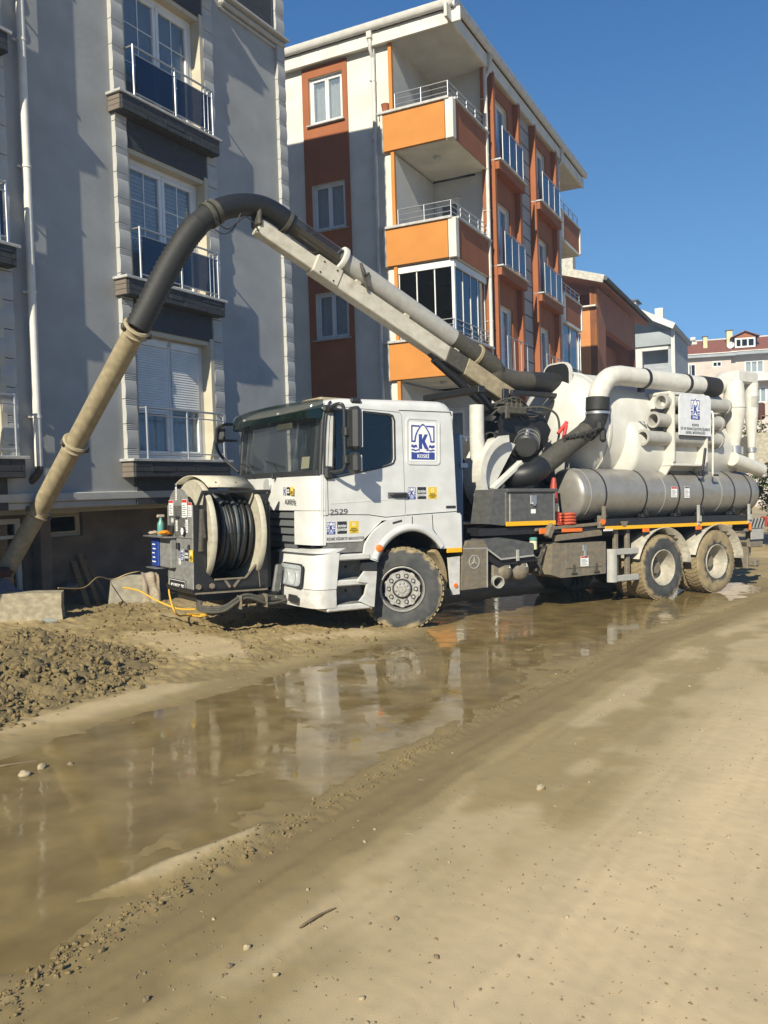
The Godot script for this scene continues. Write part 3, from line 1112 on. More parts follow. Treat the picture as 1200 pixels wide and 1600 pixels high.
func make_orange_building() -> void:
	var F := frame_xf(Vector3(2.022, 0, -22.3), 26.83)
	var b := thing("orange_apartment_building", "cream apartment block with orange corner balconies and terracotta window bands", "apartment building", F)
	var S := Transform3D(Basis(Vector3(0, 0, 1), Vector3(0, 1, 0), Vector3(-1, 0, 0)), Vector3.ZERO)   # left side: x along it, z outward
	var soff := 13.66
	var py := [10.78, 7.71, 4.64, 1.57]
	# walls
	var s := nst()
	var holes := []
	for y in [12.0, 9.02, 5.98, 2.95]:
		holes.append(Rect2(-4.24, y, 1.09, 1.33))
	wall(s, -13.0, -1.66, -1.0, soff, holes, 0.0, -0.30, S)
	var hr := []
	for y in [11.2, 8.15, 5.1, 2.05]:
		hr.append(Rect2(3.18, y, 1.52, 2.05))
		hr.append(Rect2(7.48, y, 1.40, 2.05))
	wall(s, 2.62, 10.65, -1.0, soff, hr, 0.0, -0.30)
	box(s, Vector3(10.5, 6.3, -6.5), Vector3(0.30, 14.6, 12.3))
	part(b, "wall", s, M["plaster_cream"])
	# striped gray render on the street side
	for seg in [[2.46, 2.84], [5.46, 6.99], [9.82, 10.66]]:
		var ss := nst()
		wall(ss, seg[0], seg[1], -1.0, soff, [], 0.012, 0.001)
		var pan := part(b, "gray_render", ss, M["plaster_stripe"])
		var js := nst()
		var y := 0.2
		while y < 13.6:
			box(js, Vector3((seg[0] + seg[1]) / 2, y, 0.012), Vector3(seg[1] - seg[0] + 0.004, 0.035, 0.012))
			y += 0.505
		part(pan, "joint", js, M["joint_dark"])
	# terracotta band round the side windows
	s = nst()
	wall(s, -4.45, -3.00, -1.0, 13.62, holes, 0.035, 0.0, S)
	part(b, "window_band", s, M["terracotta"])
	for y in [12.0, 9.02, 5.98, 2.95]:
		window(b, S * Transform3D(Basis.IDENTITY, Vector3(-4.24, y, 0.0)), 1.09, 1.33, [1.0, 1.0], 0.10, {"curtain": "curtain", "fw": 0.06, "sash": 0.055})
		bx(b, "sill", S * Vector3(-3.695, y - 0.02, 0.04), Vector3(0.17, 0.035, 1.22), M["sill_marble"], 0.005)
	drainpipe(b, S * Vector3(-2.15, 13.7, 0.09), S * Vector3(-2.15, -0.5, 0.09), 0.055, "gutter_white")
	# corner loggias
	for i in 4:
		var y: float = py[i]
		var top := y + 1.07
		s = nst()
		# slab
		box(s, Vector3(1.28, y + 0.06, -0.78), Vector3(2.62, 0.14, 1.74))
		part(b, "balcony_slab", s, M["plaster_cream"])
		# panels
		s = nst()
		box(s, S * Vector3(-1.0, y + 0.50, 0.05), Vector3(0.14, 0.98, 1.80))
		part(b, "balcony_front", s, M["orange_bright"])
		s = nst()
		box(s, Vector3(1.27, y + 0.50, 0.04), Vector3(2.36, 0.98, 0.14))
		part(b, "balcony_side", s, M["terracotta"])
		bx(b, "balcony_post", Vector3(-0.03, y + 0.50, 0.03), Vector3(0.22, 1.02, 0.22), M["plaster_cream"], 0.01)
		bx(b, "balcony_post", S * Vector3(-1.93, y + 0.50, 0.05), Vector3(0.18, 1.02, 0.07), M["plaster_cream"], 0.006)
		bx(b, "balcony_post", Vector3(2.49, y + 0.50, 0.06), Vector3(0.09, 1.02, 0.18), M["plaster_cream"], 0.006)
		s = nst()
		box(s, S * Vector3(-1.0, top - 0.04, 0.05), Vector3(0.26, 0.07, 2.08), 0.008)
		box(s, Vector3(1.29, top - 0.042, 0.05), Vector3(2.60, 0.066, 0.26), 0.008)
		part(b, "coping", s, M["sill_marble"])
		# trim columns
		s = nst()
		box(s, S * Vector3(-1.66, top + 1.0, 0.02), Vector3(0.10, 2.0, 0.10))
		part(b, "orange_trim", s, M["orange_bright"])
		s = nst()
		box(s, Vector3(2.53, top + 1.0, 0.02), Vector3(0.14, 2.0, 0.10))
		part(b, "orange_trim", s, M["terracotta"])
		# inner walls
		s = nst()
		wall(s, 0.02, 2.6, y + 0.13, y + 3.0, [], 0.0, -0.2, Transform3D(Basis.IDENTITY, Vector3(0, 0, -1.61)))
		var door_h := Rect2(-1.54, y + 0.14, 0.80, 2.35)
		wall(s, -1.60, -0.02, y + 0.13, y + 3.0, [door_h], 0.0, -0.2, Transform3D(S.basis, Vector3(2.60, 0, 0)))
		part(b, "loggia_wall", s, M["plaster_loggia"])
		window(b, Transform3D(S.basis, Vector3(2.60, y + 0.14, -1.54)), 0.80, 2.35, [1.0], 0.08, {"sash": 0.09})
		# ceiling lamp
		s = nst()
		lathe(s, [Vector2(0, 0), Vector2(0.09, 0.0), Vector2(0.11, 0.03), Vector2(0.11, 0.06), Vector2(0, 0.06)], Transform3D(Basis.IDENTITY, Vector3(0.9, y - 0.075, -0.75)), 16)
		part(b, "ceiling_lamp", s, M["lamp_white"])
		# railing on the coping
		var pts := [S * Vector3(-1.55, top, 0.05), S * Vector3(-0.02, top, 0.05), Vector3(2.46, top, 0.05)]
		railing(b, pts, 0.42, [0.42, 0.28, 0.14], 0.62, 0.016)
	# glazed loggia under the second balcony
	var gy0: float = py[2] + 1.07
	var gy1: float = py[1] - 0.02
	s = nst()
	box(s, S * Vector3(-0.83, gy1 - 0.10, -0.03), Vector3(0.10, 0.18, 1.62))
	box(s, Vector3(1.25, gy1 - 0.10, -0.03), Vector3(2.40, 0.18, 0.10))
	box(s, Vector3(0.03, (gy0 + gy1) / 2, -0.03), Vector3(0.08, gy1 - gy0, 0.08))
	var glz := part(b, "loggia_glazing", s, M["pvc_white"])
	for k in 3:
		bx(glz, "pane", S * Vector3(-1.34 + k * 0.52, (gy0 + gy1) / 2 - 0.1, -0.035), Vector3(0.012, gy1 - gy0 - 0.2, 0.485), M["glass_smoke"])
		bx(glz, "mullion", S * Vector3(-1.60 + k * 0.52, (gy0 + gy1) / 2 - 0.1, -0.03), Vector3(0.04, gy1 - gy0 - 0.2, 0.03), M["pvc_white"])
	for k in 4:
		bx(glz, "pane", Vector3(0.37 + k * 0.57, (gy0 + gy1) / 2 - 0.1, -0.035), Vector3(0.535, gy1 - gy0 - 0.2, 0.012), M["glass_tinted"])
		bx(glz, "mullion", Vector3(0.655 + k * 0.57, (gy0 + gy1) / 2 - 0.1, -0.03), Vector3(0.03, gy1 - gy0 - 0.2, 0.04), M["pvc_white"])
	# french balconies of the street side
	for bay in [[2.85, 5.45, 3.18, 1.52, 2.96, 5.60], [7.0, 9.81, 7.48, 1.40, 7.05, 9.75]]:
		for i in 4:
			var y: float = [11.2, 8.15, 5.1, 2.05][i]
			var ytop := soff - 0.02 if i == 0 else y + 3.05 - 0.30
			s = nst()
			wall(s, bay[0], bay[1], y - 0.30, ytop, [Rect2(bay[2], y, bay[3], 2.05)], 0.05, 0.001)
			part(b, "window_band", s, M["terracotta"])
			bx(b, "band_pier", Vector3(bay[0] + 0.09, (y + ytop) / 2 - 0.1, 0.12), Vector3(0.16, ytop - y + 0.3, 0.20), M["terracotta"])
			bx(b, "band_pier", Vector3(bay[1] - 0.12, (y + ytop) / 2 - 0.1, 0.12), Vector3(0.22, ytop - y + 0.3, 0.20), M["terracotta"])
			s = nst()
			box(s, Vector3((bay[0] + bay[1]) / 2, y - 0.19, 0.17), Vector3(bay[1] - bay[0] - 0.1, 0.24, 0.34))
			part(b, "balcony_ledge", s, M["terracotta"])
			s = nst()
			box(s, Vector3((bay[0] + bay[1]) / 2, y - 0.045, 0.20), Vector3(bay[1] - bay[0] - 0.02, 0.05, 0.42), 0.008)
			part(b, "coping", s, M["sill_marble"])
			window(b, Transform3D(Basis.IDENTITY, Vector3(bay[2], y, 0.0)), bay[3], 2.05, [1.0, 1.0], 0.10, {"curtain": "curtain_gray" if i % 2 else "curtain"})
			railing(b, [Vector3(bay[0] + 0.35, y, 0.36), Vector3(bay[1] - 0.30, y, 0.36)], 1.0, [1.0, 0.06], 0.62, 0.017, "glass_tinted" if i < 2 else "", 0.08, 0.95)
	# balconies past the far corner
	for i in 4:
		var y: float = py[i] + 0.08
		s = nst()
		box(s, Vector3(12.15, y + 0.06, -0.9), Vector3(2.95, 0.13, 1.9))
		part(b, "balcony_slab", s, M["plaster_cream"])
		s = nst()
		box(s, Vector3(12.35, y + 0.56, -0.02), Vector3(2.5, 0.92, 0.14))
		box(s, Vector3(13.56, y + 0.56, -0.95), Vector3(0.12, 0.92, 1.72))
		part(b, "balcony_side", s, M["terracotta"])
		bx(b, "balcony_post", Vector3(10.86, y + 0.56, -0.01), Vector3(0.42, 0.98, 0.20), M["plaster_cream"])
		bx(b, "balcony_post", Vector3(13.62, y + 0.56, 0.0), Vector3(0.10, 0.98, 0.20), M["plaster_cream"])
		s = nst()
		box(s, Vector3(12.2, y + 1.06, 0.0), Vector3(3.0, 0.06, 0.24), 0.008)
		part(b, "coping", s, M["sill_marble"])
		railing(b, [Vector3(10.8, y + 1.09, 0.0), Vector3(13.55, y + 1.09, 0.0)], 0.42, [0.42, 0.28, 0.14], 0.62, 0.016)
		if i == 1:
			s = nst()
			box(s, Vector3(12.2, y - 1.0, -0.05), Vector3(2.9, 1.9, 0.03))
			part(b, "loggia_glazing", s, M["glass_smoke"])
			s = nst()
			for x in [10.72, 12.0, 13.3, 13.62]:
				box(s, Vector3(x, y - 1.0, -0.02), Vector3(0.06, 1.9, 0.06))
			part(b, "glazing_frame", s, M["pvc_white"])
	for x in [2.52, 10.35]:
		drainpipe(b, Vector3(x, 13.7, 0.10), Vector3(x, -0.5, 0.10), 0.06, "gutter_white")
	# eaves: soffit, fascia, gutter, roof
	var o := 0.14
	s = nst()
	wall(s, -o, 13.9, 0.0, 13.0 + o, [], 0.05, 0.0, Transform3D(Basis(Vector3.RIGHT, Vector3(0, 0, -1), Vector3.UP), Vector3(0, soff, o)))
	part(b, "soffit", s, M["plaster_loggia"])
	s = nst()
	box(s, Vector3(-o - 0.03, soff + 0.15, -6.3 + o / 2), Vector3(0.08, 0.36, 13.2 + o), 0.008)
	box(s, Vector3(6.7, soff + 0.15, o + 0.03), Vector3(14.5, 0.36, 0.08), 0.008)
	part(b, "fascia", s, M["plaster_cream"])
	s = nst()
	var hp := []
	for k in 9:
		var a := PI + PI * k / 8.0
		hp.append(Vector2(cos(a) * 0.10, sin(a) * 0.19 + 0.06))
	for run in [[Vector3(-o - 0.15, soff + 0.45, o + 0.15), Vector3(-o - 0.15, soff + 0.45, -12.8)], [Vector3(-o - 0.15, soff + 0.45, o + 0.15), Vector3(13.9, soff + 0.45, o + 0.15)]]:
		var d: Vector3 = (run[1] - run[0]).normalized()
		var sd := d.cross(Vector3.UP)
		var secs := []
		for e in run:
			var sec := []
			for p in hp:
				sec.append(e + sd * p.x + Vector3.UP * p.y)
			secs.append(sec)
		loft(s, secs)
		var n := int(run[0].distance_to(run[1]) / 0.62)
		for k in n:
			var p: Vector3 = run[0].lerp(run[1], (k + 0.5) / n)
			var bs := []
			for e in [-0.012, 0.012]:
				var sec := []
				for q in hp:
					sec.append(p + d * e + sd * q.x * 1.10 + Vector3.UP * (q.y * 1.08 - 0.006))
				bs.append(sec)
			loft(s, bs)
	part(b, "gutter", s, M["gutter_white"])
	s = nst()
	var e0 := soff + 0.42
	poly(s, [Vector3(-o - 0.1, e0, o + 0.1), Vector3(13.9, e0, o + 0.1), Vector3(9.0, e0 + 1.6, -6.0), Vector3(4.5, e0 + 1.6, -6.0)], Vector3.UP)
	poly(s, [Vector3(-o - 0.1, e0, o + 0.1), Vector3(4.5, e0 + 1.6, -6.0), Vector3(-o - 0.1, e0, -12.8)], Vector3.UP)
	poly(s, [Vector3(13.9, e0, o + 0.1), Vector3(13.9, e0, -12.8), Vector3(9.0, e0 + 1.6, -6.0)], Vector3.UP)
	poly(s, [Vector3(-o - 0.1, e0, -12.8), Vector3(13.9, e0, -12.8), Vector3(9.0, e0 + 1.6, -6.0), Vector3(4.5, e0 + 1.6, -6.0)], Vector3.UP)
	part(b, "roof", s, M["roof_tile"])
	# hopper heads where the drainpipes meet the gutter
	for p in [S * Vector3(-2.15, soff + 0.26, 0.24), Vector3(2.52, soff + 0.26, 0.24), Vector3(10.35, soff + 0.26, 0.24)]:
		bx(b, "hopper_head", p, Vector3(0.15, 0.24, 0.15), M["gutter_white"], 0.01)
	s = nst()
	tube(s, [S * Vector3(-2.15, soff + 0.16, 0.24), S * Vector3(-2.15, soff - 0.12, 0.24), S * Vector3(-2.15, soff - 0.30, 0.09)], 0.05, 10)
	for x in [2.52, 10.35]:
		tube(s, [Vector3(x, soff + 0.16, 0.24), Vector3(x, soff - 0.12, 0.24), Vector3(x, soff - 0.30, 0.10)], 0.05, 10)
	part(b, "pipe_elbow", s, M["gutter_white"])

func make_far_buildings() -> void:
	# ---- orange house with a leaning roof
	var b := thing("orange_house", "orange and brown house with sloping roof and old white fascia beyond the cream block", "house", Transform3D(frame_xf(Vector3.ZERO, 26.83).basis * Basis.from_scale(Vector3.ONE * 1.1316), Vector3(11.055, -0.23, -43.0)))
	var S := Transform3D(Basis(Vector3(0, 0, 1), Vector3(0, 1, 0), Vector3(-1, 0, 0)), Vector3.ZERO)
	var s := nst()
	wall(s, -8.0, 0.0, -2.0, 10.45, [Rect2(-4.0, 9.6, 3.76, 0.95)], 0.0, -0.3, S)
	part(b, "gable_wall", s, M["plaster_orange_far"])
	s = nst()
	box(s, Vector3(3.0, 10.1, -2.2), Vector3(0.1, 1.4, 4.4))
	part(b, "loggia_wall", s, M["plaster_brown_far"])
	s = nst()
	wall(s, 0.0, 9.2, -2.0, 10.45, [Rect2(1.8, -2.0, 7.3, 10.8)], 0.0, -0.3)
	wall(s, 1.8, 9.3, -2.0, 8.8, [Rect2(4.2, 6.3, 1.3, 1.3), Rect2(6.5, 6.3, 0.9, 1.2)], -1.0, -1.2)
	box(s, Vector3(9.2, 4.0, -4.0), Vector3(0.2, 12.6, 8.0))
	part(b, "street_wall", s, M["plaster_brown_far"])
	for w in [[4.2, 1.3], [6.5, 0.9]]:
		window(b, Transform3D(Basis.IDENTITY, Vector3(w[0], 6.3, -1.0)), w[1], 1.25, [1.0, 1.0], 0.08, {"glass": "glass_smoke"})
	s = nst()
	box(s, S * Vector3(-1.9, 9.58, 0.03), Vector3(0.4, 0.06, 3.8))
	part(b, "sill", s, M["plaster_cream"])
	# roof slab falling towards the street
	var sl := atan(0.315)
	s = nst()
	box(s, Vector3.ZERO, Vector3(12.4, 0.10, 6.4))
	part(b, "roof", s, M["roof_dark"], Transform3D(Basis(Vector3.RIGHT, sl), Vector3(5.6, 11.66, -2.62)))
	s = nst()
	box(s, Vector3.ZERO, Vector3(12.2, 0.08, 6.3))
	part(b, "soffit", s, M["plaster_brown_far"], Transform3D(Basis(Vector3.RIGHT, sl), Vector3(5.6, 11.45, -2.62)))
	s = nst()
	box(s, Vector3.ZERO, Vector3(0.08, 0.34, 6.5), 0.01)
	part(b, "fascia", s, M["old_fascia"], Transform3D(Basis(Vector3.RIGHT, sl), Vector3(-0.65, 11.56, -2.62)))
	s = nst()
	tube(s, [Vector3(-0.6, 10.62, 0.55), Vector3(11.8, 10.62, 0.55)], 0.09, 8)
	part(b, "gutter", s, M["roof_dark"])
	s = nst()
	box(s, Vector3(1.5, 12.3, -1.6), Vector3(0.55, 1.3, 0.55))
	var ch := part(b, "chimney", s, M["old_fascia"])
	bx(ch, "chimney_cap", Vector3(1.5, 13.05, -1.6), Vector3(0.75, 0.12, 0.75), M["roof_dark"])
	# ---- blue-gray house
	b = thing("blue_gray_house", "pale blue gray house with a gable loggia and tall white corner strip", "house", Transform3D(frame_xf(Vector3.ZERO, 26.83).basis * Basis.from_scale(Vector3.ONE * 1.154), Vector3(20.77, -0.27, -60.0)))
	s = nst()
	wall(s, -6.0, 0.0, -3.0, 10.9, [Rect2(-5.5, 10.75, 5.2, 1.4), Rect2(-1.85, 8.65, 1.75, 1.08), Rect2(-5.0, 8.65, 2.4, 1.08)], 0.0, -0.3, S)
	part(b, "gable_wall", s, M["plaster_white"])
	s = nst()
	wall(s, -6.0, -0.12, 10.0, 10.82, [], 0.14, 0.01, S)
	part(b, "balcony_front", s, M["plaster_bluegray"])
	s = nst()
	wall(s, -2.0, -0.12, 7.5, 8.62, [], 0.14, 0.01, S)
	part(b, "balcony_front", s, M["plaster_bluegray"])
	s = nst()
	prism(s, [Vector2(0, 7.8), Vector2(0, 10.8), Vector2(-3.6, 12.7), Vector2(-6, 12.7), Vector2(-6, 7.8)], 0.1, Transform3D(Basis(Vector3.BACK, Vector3.UP, Vector3.LEFT), Vector3(1.2, 0, 0)))
	part(b, "loggia_wall", s, M["plaster_bluegray"])
	s = nst()
	wall(s, 0.0, 7.0, -3.0, 10.9, [], 0.0, -0.3)
	part(b, "street_wall", s, M["plaster_bluegray"])
	s = nst()
	box(s, Vector3(-0.02, 4.5, 0.0), Vector3(0.16, 13.0, 0.22))
	part(b, "corner_strip", s, M["plaster_white"])
	sl = atan(0.53)
	s = nst()
	box(s, Vector3.ZERO, Vector3(8.2, 0.28, 4.6))
	part(b, "roof", s, M["plaster_bluegray"], Transform3D(Basis(Vector3.RIGHT, sl), Vector3(3.4, 12.05, -1.85)))
	s = nst()
	box(s, Vector3.ZERO, Vector3(0.1, 0.36, 4.6))
	part(b, "fascia", s, M["plaster_white"], Transform3D(Basis(Vector3.RIGHT, sl), Vector3(-0.75, 12.05, -1.85)))
	bx(b, "chimney", Vector3(1.6, 12.0, -1.0), Vector3(0.5, 1.1, 0.5), M["plaster_white"])
	s = nst()
	box(s, Vector3(1.6, 12.5, -2.9), Vector3(1.2, 1.2, 1.1))
	var ph := part(b, "stair_hood", s, M["plaster_white"])
	bx(ph, "hood_cap", Vector3(1.6, 13.14, -2.9), Vector3(1.5, 0.08, 1.4), M["roof_dark"])
	# ---- red roofed block across the view
	b = thing("red_roofed_house", "pale pink house with red tiled roof and dormer beyond the truck's rear", "house", Transform3D(frame_xf(Vector3.ZERO, 106.0).basis * Basis.from_scale(Vector3.ONE * 1.5), Vector3(37.85, -0.875, -99.0)))
	s = nst()
	wall(s, -1.25, 1.95, -2.0, 11.1, [Rect2(-1.16, 9.68, 0.55, 0.98), Rect2(0.6, 10.31, 0.69, 0.44)], 0.0, -0.3)
	wall(s, 1.95, 9.0, -2.0, 11.1, [Rect2(2.95, 9.71, 1.39, 0.98), Rect2(3.6, 7.4, 0.9, 1.23), Rect2(6.0, 9.71, 1.2, 0.98)], -0.35, -0.65)
	box(s, Vector3(1.8, 4.5, -0.2), Vector3(0.3, 13.0, 0.39))
	box(s, Vector3(-1.1, 4.5, -3.0), Vector3(0.28, 13.1, 5.4))
	part(b, "wall", s, M["plaster_pink"])
	window(b, Transform3D(Basis.IDENTITY, Vector3(-1.16, 9.68, 0)), 0.55, 0.98, [1.0, 2.0], 0.03, {"glass": "glass_smoke", "sash": 0.03, "fw": 0.05})
	window(b, Transform3D(Basis.IDENTITY, Vector3(0.6, 10.31, 0)), 0.69, 0.44, [1.0, 1.0], 0.03, {"glass": "glass_smoke", "sash": 0.035, "fw": 0.05})
	window(b, Transform3D(Basis.IDENTITY, Vector3(2.95, 9.71, -0.35)), 1.39, 0.98, [1.0, 1.0, 1.0], 0.03, {"glass": "glass", "sash": 0.045, "fw": 0.06, "curtain": "curtain"})
	window(b, Transform3D(Basis.IDENTITY, Vector3(3.6, 7.4, -0.35)), 0.9, 1.23, [1.0, 1.0], 0.03, {"glass": "glass", "sash": 0.045, "fw": 0.06, "curtain": "curtain"})
	s = nst()
	box(s, Vector3(5.6, 9.3, 0.15), Vector3(6.2, 0.55, 0.9))
	part(b, "balcony", s, M["plaster_white"])
	s = nst()
	box(s, Vector3(0.4, 11.18, 0.2), Vector3(3.7, 0.22, 0.5))
	box(s, Vector3(5.4, 11.22, 0.0), Vector3(7.0, 0.22, 0.8))
	part(b, "eaves", s, M["plaster_bluegray"])
	s = nst()
	box(s, Vector3(0.4, 11.33, 0.48), Vector3(3.8, 0.07, 0.06))
	box(s, Vector3(5.4, 11.37, 0.42), Vector3(7.0, 0.07, 0.06))
	part(b, "gutter", s, M["gutter_white"])
	var rs := atan(1.3 / 2.6)
	s = nst()
	# courses of tiles, each a sheet lapping the one below
	for k in 13:
		var t := k / 13.0
		box(s, Vector3(3.3, lerpf(11.38, 12.72, t) + 0.05, lerpf(0.42, -2.3, t) - 0.1), Vector3(11.6, 0.03, 0.27), 0.0, Basis(Vector3.RIGHT, rs - 0.08))
	box(s, Vector3(3.3, 12.0, -1.05), Vector3(11.5, 0.04, 3.0), 0.0, Basis(Vector3.RIGHT, rs))
	part(b, "roof", s, M["roof_tile"])
	s = nst()
	tube(s, [Vector3(-2.4, 12.78, -2.35), Vector3(9.1, 12.78, -2.35)], 0.06, 8)
	part(b, "ridge", s, M["gutter_white"])
	# dormer
	s = nst()
	box(s, Vector3(2.97, 12.03, -0.75), Vector3(1.46, 0.76, 1.5))
	prism(s, [Vector2(2.2, 12.41), Vector2(3.74, 12.41), Vector2(2.97, 12.80)], 1.6, Transform3D(Basis.IDENTITY, Vector3(0, 0, -1.55)))
	var dm := part(b, "dormer", s, M["terracotta"])
	window(dm, Transform3D(Basis.IDENTITY, Vector3(2.24, 11.66, 0.02)), 1.46, 0.75, [1.0, 1.2, 1.2], 0.0, {"glass": "glass_smoke", "sash": 0.05, "fw": 0.07}).name = "dormer_window"
	s = nst()
	bar(s, Vector3(1.95, 12.48, -0.7), Vector3(3.0, 12.92, -0.7), 1.9, 0.05)
	bar(s, Vector3(2.94, 12.92, -0.7), Vector3(4.02, 12.48, -0.7), 1.9, 0.05)
	part(dm, "dormer_roof", s, M["roof_tile"])
	for c in [[0.17, 12.35, 0.30, 0.9], [1.95, 12.5, 0.42, 1.3]]:
		var cs := nst()
		box(cs, Vector3(c[0], c[1], -0.9), Vector3(c[2], c[3], 0.5))
		var co := part(b, "chimney", cs, M["chimney_cream"])
		bx(co, "chimney_cap", Vector3(c[0], c[1] + c[3] / 2 + 0.03, -0.9), Vector3(c[2] + 0.12, 0.06, 0.62), M["roof_dark"])
	s = nst()
	lathe(s, [Vector2(0, 0.02), Vector2(0.2, 0.05), Vector2(0.28, 0.12), Vector2(0.27, 0.13), Vector2(0, 0.06)], along(Vector3(2.0, 11.9, -0.2), Vector3(-0.4, 0.3, 1)), 18)
	part(b, "satellite_dish", s, M["plaster_white"])
	s = nst()
	cyl(s, Vector3(-0.85, 12.9, -2.0), Vector3(-0.45, 12.9, -2.0), 0.16, 14, 0.03)
	box(s, Vector3(-0.7, 12.5, -1.8), Vector3(0.7, 0.03, 0.6), 0.0, Basis(Vector3.RIGHT, 0.6))
	bar(s, Vector3(-0.65, 12.3, -2.0), Vector3(-0.65, 12.8, -2.0), 0.05, 0.05)
	part(b, "solar_heater", s, M["gutter_white"])
	# ---- retaining wall at the right edge
	b = thing("garden_wall", "beige concrete garden wall jutting over a slope at the street's far right", "wall", Transform3D(frame_xf(Vector3.ZERO, 106.0).basis, Vector3(10.9, 0, -24.5)))
	s = nst()
	prism(s, [Vector2(-0.10, 3.0), Vector2(7.0, 3.25), Vector2(7.0, 2.2), Vector2(0.2, 2.15), Vector2(-0.28, 1.85)], 4.0, Transform3D(Basis.IDENTITY, Vector3(0, 0, -4.0)))
	part(b, "parapet", s, M["concrete_smooth"])
	s = nst()
	box(s, Vector3(4.5, 0.6, -1.6), Vector3(5.5, 3.2, 2.4))
	part(b, "retaining_wall", s, M["concrete"])
	s = nst()
	for k in 6:
		tube(s, [Vector3(0.1 + k * 0.5, 3.0, -0.15), Vector3(0.1 + k * 0.5, 3.5, -0.15)], 0.015, 6)
	tube(s, [Vector3(0.1, 3.5, -0.15), Vector3(2.6, 3.5, -0.15)], 0.018, 6)
	part(b, "fence_rail", s, M["wood"])
	s = nst()
	box(s, Vector3(0.05, 3.55, -0.3), Vector3(0.35, 0.5, 0.2), 0.05)
	tag(part(self, "red_cloth", s, M["sack_red"], Transform3D(frame_xf(Vector3.ZERO, 106.0).basis, Vector3(10.9, 0.1, -24.5))), "small red cloth hung on the rail above the garden wall", "cloth")

# foliage: many small leaf blades spread through uneven clumps
func foliage(parent: Node3D, n: String, clumps: Array, count: int, size: float, sd: int) -> void:
	var r := RandomNumberGenerator.new()
	r.seed = sd
	var lf := nst()
	poly(lf, [Vector3(0, 0, 0), Vector3(0.28, 0.45, 0.06), Vector3(0, 1, 0), Vector3(-0.28, 0.45, 0.06)], Vector3.BACK)
	poly(lf, [Vector3(0, 0.1, 0), Vector3(0.5, 0.5, 0.2), Vector3(0.75, 1.0, 0.1), Vector3(0.4, 0.8, 0.0)], Vector3.BACK)
	var leaf := done(lf)
	var sets := [[], []]
	for i in count:
		var c: Array = clumps[r.randi() % clumps.size()]
		var d := Vector3(r.randfn(), r.randfn(), r.randfn()).normalized() * pow(r.randf(), 0.4)
		var p: Vector3 = c[0] + d * c[1]
		var bs := Basis.from_euler(Vector3(r.randf() * TAU, r.randf() * TAU, r.randf() * TAU)).scaled(Vector3.ONE * size * r.randf_range(0.6, 1.4))
		sets[0 if r.randf() < 0.6 else 1].append(Transform3D(bs, p))
	scatter(parent, n, leaf, M["leaf_dark"], sets[0])
	scatter(parent, n, leaf, M["leaf_light"], sets[1])

func make_trees() -> void:
	var spots := [[Vector3(15.4, 0, -31.0), 4.6, "leafy green tree behind the garden wall, taller of the two", 31], [Vector3(12.7, 0, -27.0), 2.0, "low dark green shrub on the slope below the garden wall", 32], [Vector3(24.5, 0, -46.0), 5.5, "dense green tree farther off behind the garden wall by the pink house", 33]]
	for sp in spots:
		var p: Vector3 = sp[0]
		p.y = gy(p.x, -p.z) - 0.1
		var h: float = sp[1]
		var t := thing("shrub" if h < 3.0 else "tree", sp[2], "shrub" if h < 3.0 else "tree", Transform3D(Basis.IDENTITY, p))
		var s := nst()
		tube(s, [Vector3.ZERO, Vector3(0.05, h * 0.3, 0), Vector3(-0.05, h * 0.6, 0.05), Vector3(0.1, h * 0.9, 0)], [h * 0.035, h * 0.028, h * 0.02, h * 0.008], 8)
		for k in 6:
			var a := k * 1.1
			tube(s, [Vector3(0, h * (0.25 + 0.08 * k), 0), Vector3(cos(a) * h * 0.15, h * (0.38 + 0.08 * k), sin(a) * h * 0.15), Vector3(cos(a) * h * 0.3, h * (0.46 + 0.08 * k), sin(a) * h * 0.3)], [h * 0.014, h * 0.009, h * 0.004], 6)
		part(t, "trunk", s, M["bark"])
		var r := RandomNumberGenerator.new()
		r.seed = sp[3]
		var cl := []
		for k in 16:
			var a := r.randf() * TAU
			var q := r.randf_range(0.05, 0.34)
			cl.append([Vector3(cos(a) * h * q, h * r.randf_range(0.35, 0.95), sin(a) * h * q), h * r.randf_range(0.10, 0.20)])
		foliage(t, "crown", cl, 5200, h * 0.035, sp[3])

# ======================================================================
# the vacuum truck.  x runs to its rear, y up, z towards its near side
# ======================================================================
func V(x: float, y: float, z: float) -> Vector3:
	return Vector3(x, y, z)

# strip swept along a plan curve (x,z) between two heights
func plan_panel(parent: Node3D, n: String, plan: Array, y0: float, y1: float, mt: Material, lean := 0.0, sub := 5, thick := 0.03) -> MeshInstance3D:
	var s := nst()
	var secs := []
	for k in sub + 1:
		var t := float(k) / sub
		var sec := []
		for p in plan:
			sec.append(V(p.x + lean * t, lerpf(y0, y1, t), p.y))
		secs.append(sec)
	loft(s, secs, false, 1, true)
	# inner skin and edges
	var inner := []
	for sec in secs:
		var q := []
		for p in sec:
			q.append(p + V(thick, 0, 0))
		inner.append(q)
	loft(s, inner, false, 2, false)
	loft(s, [secs[0], inner[0]], false, 3, false)
	loft(s, [secs[-1], inner[-1]], false, 3, true)
	return part(parent, n, s, mt)

func smooth2(pts: Array, sub := 5) -> Array:
	var a := []
	for p in pts:
		a.append(Vector3(p.x, p.y, 0))
	var o := []
	for p in curve(a, sub):
		o.append(Vector2(p.x, p.y))
	return o

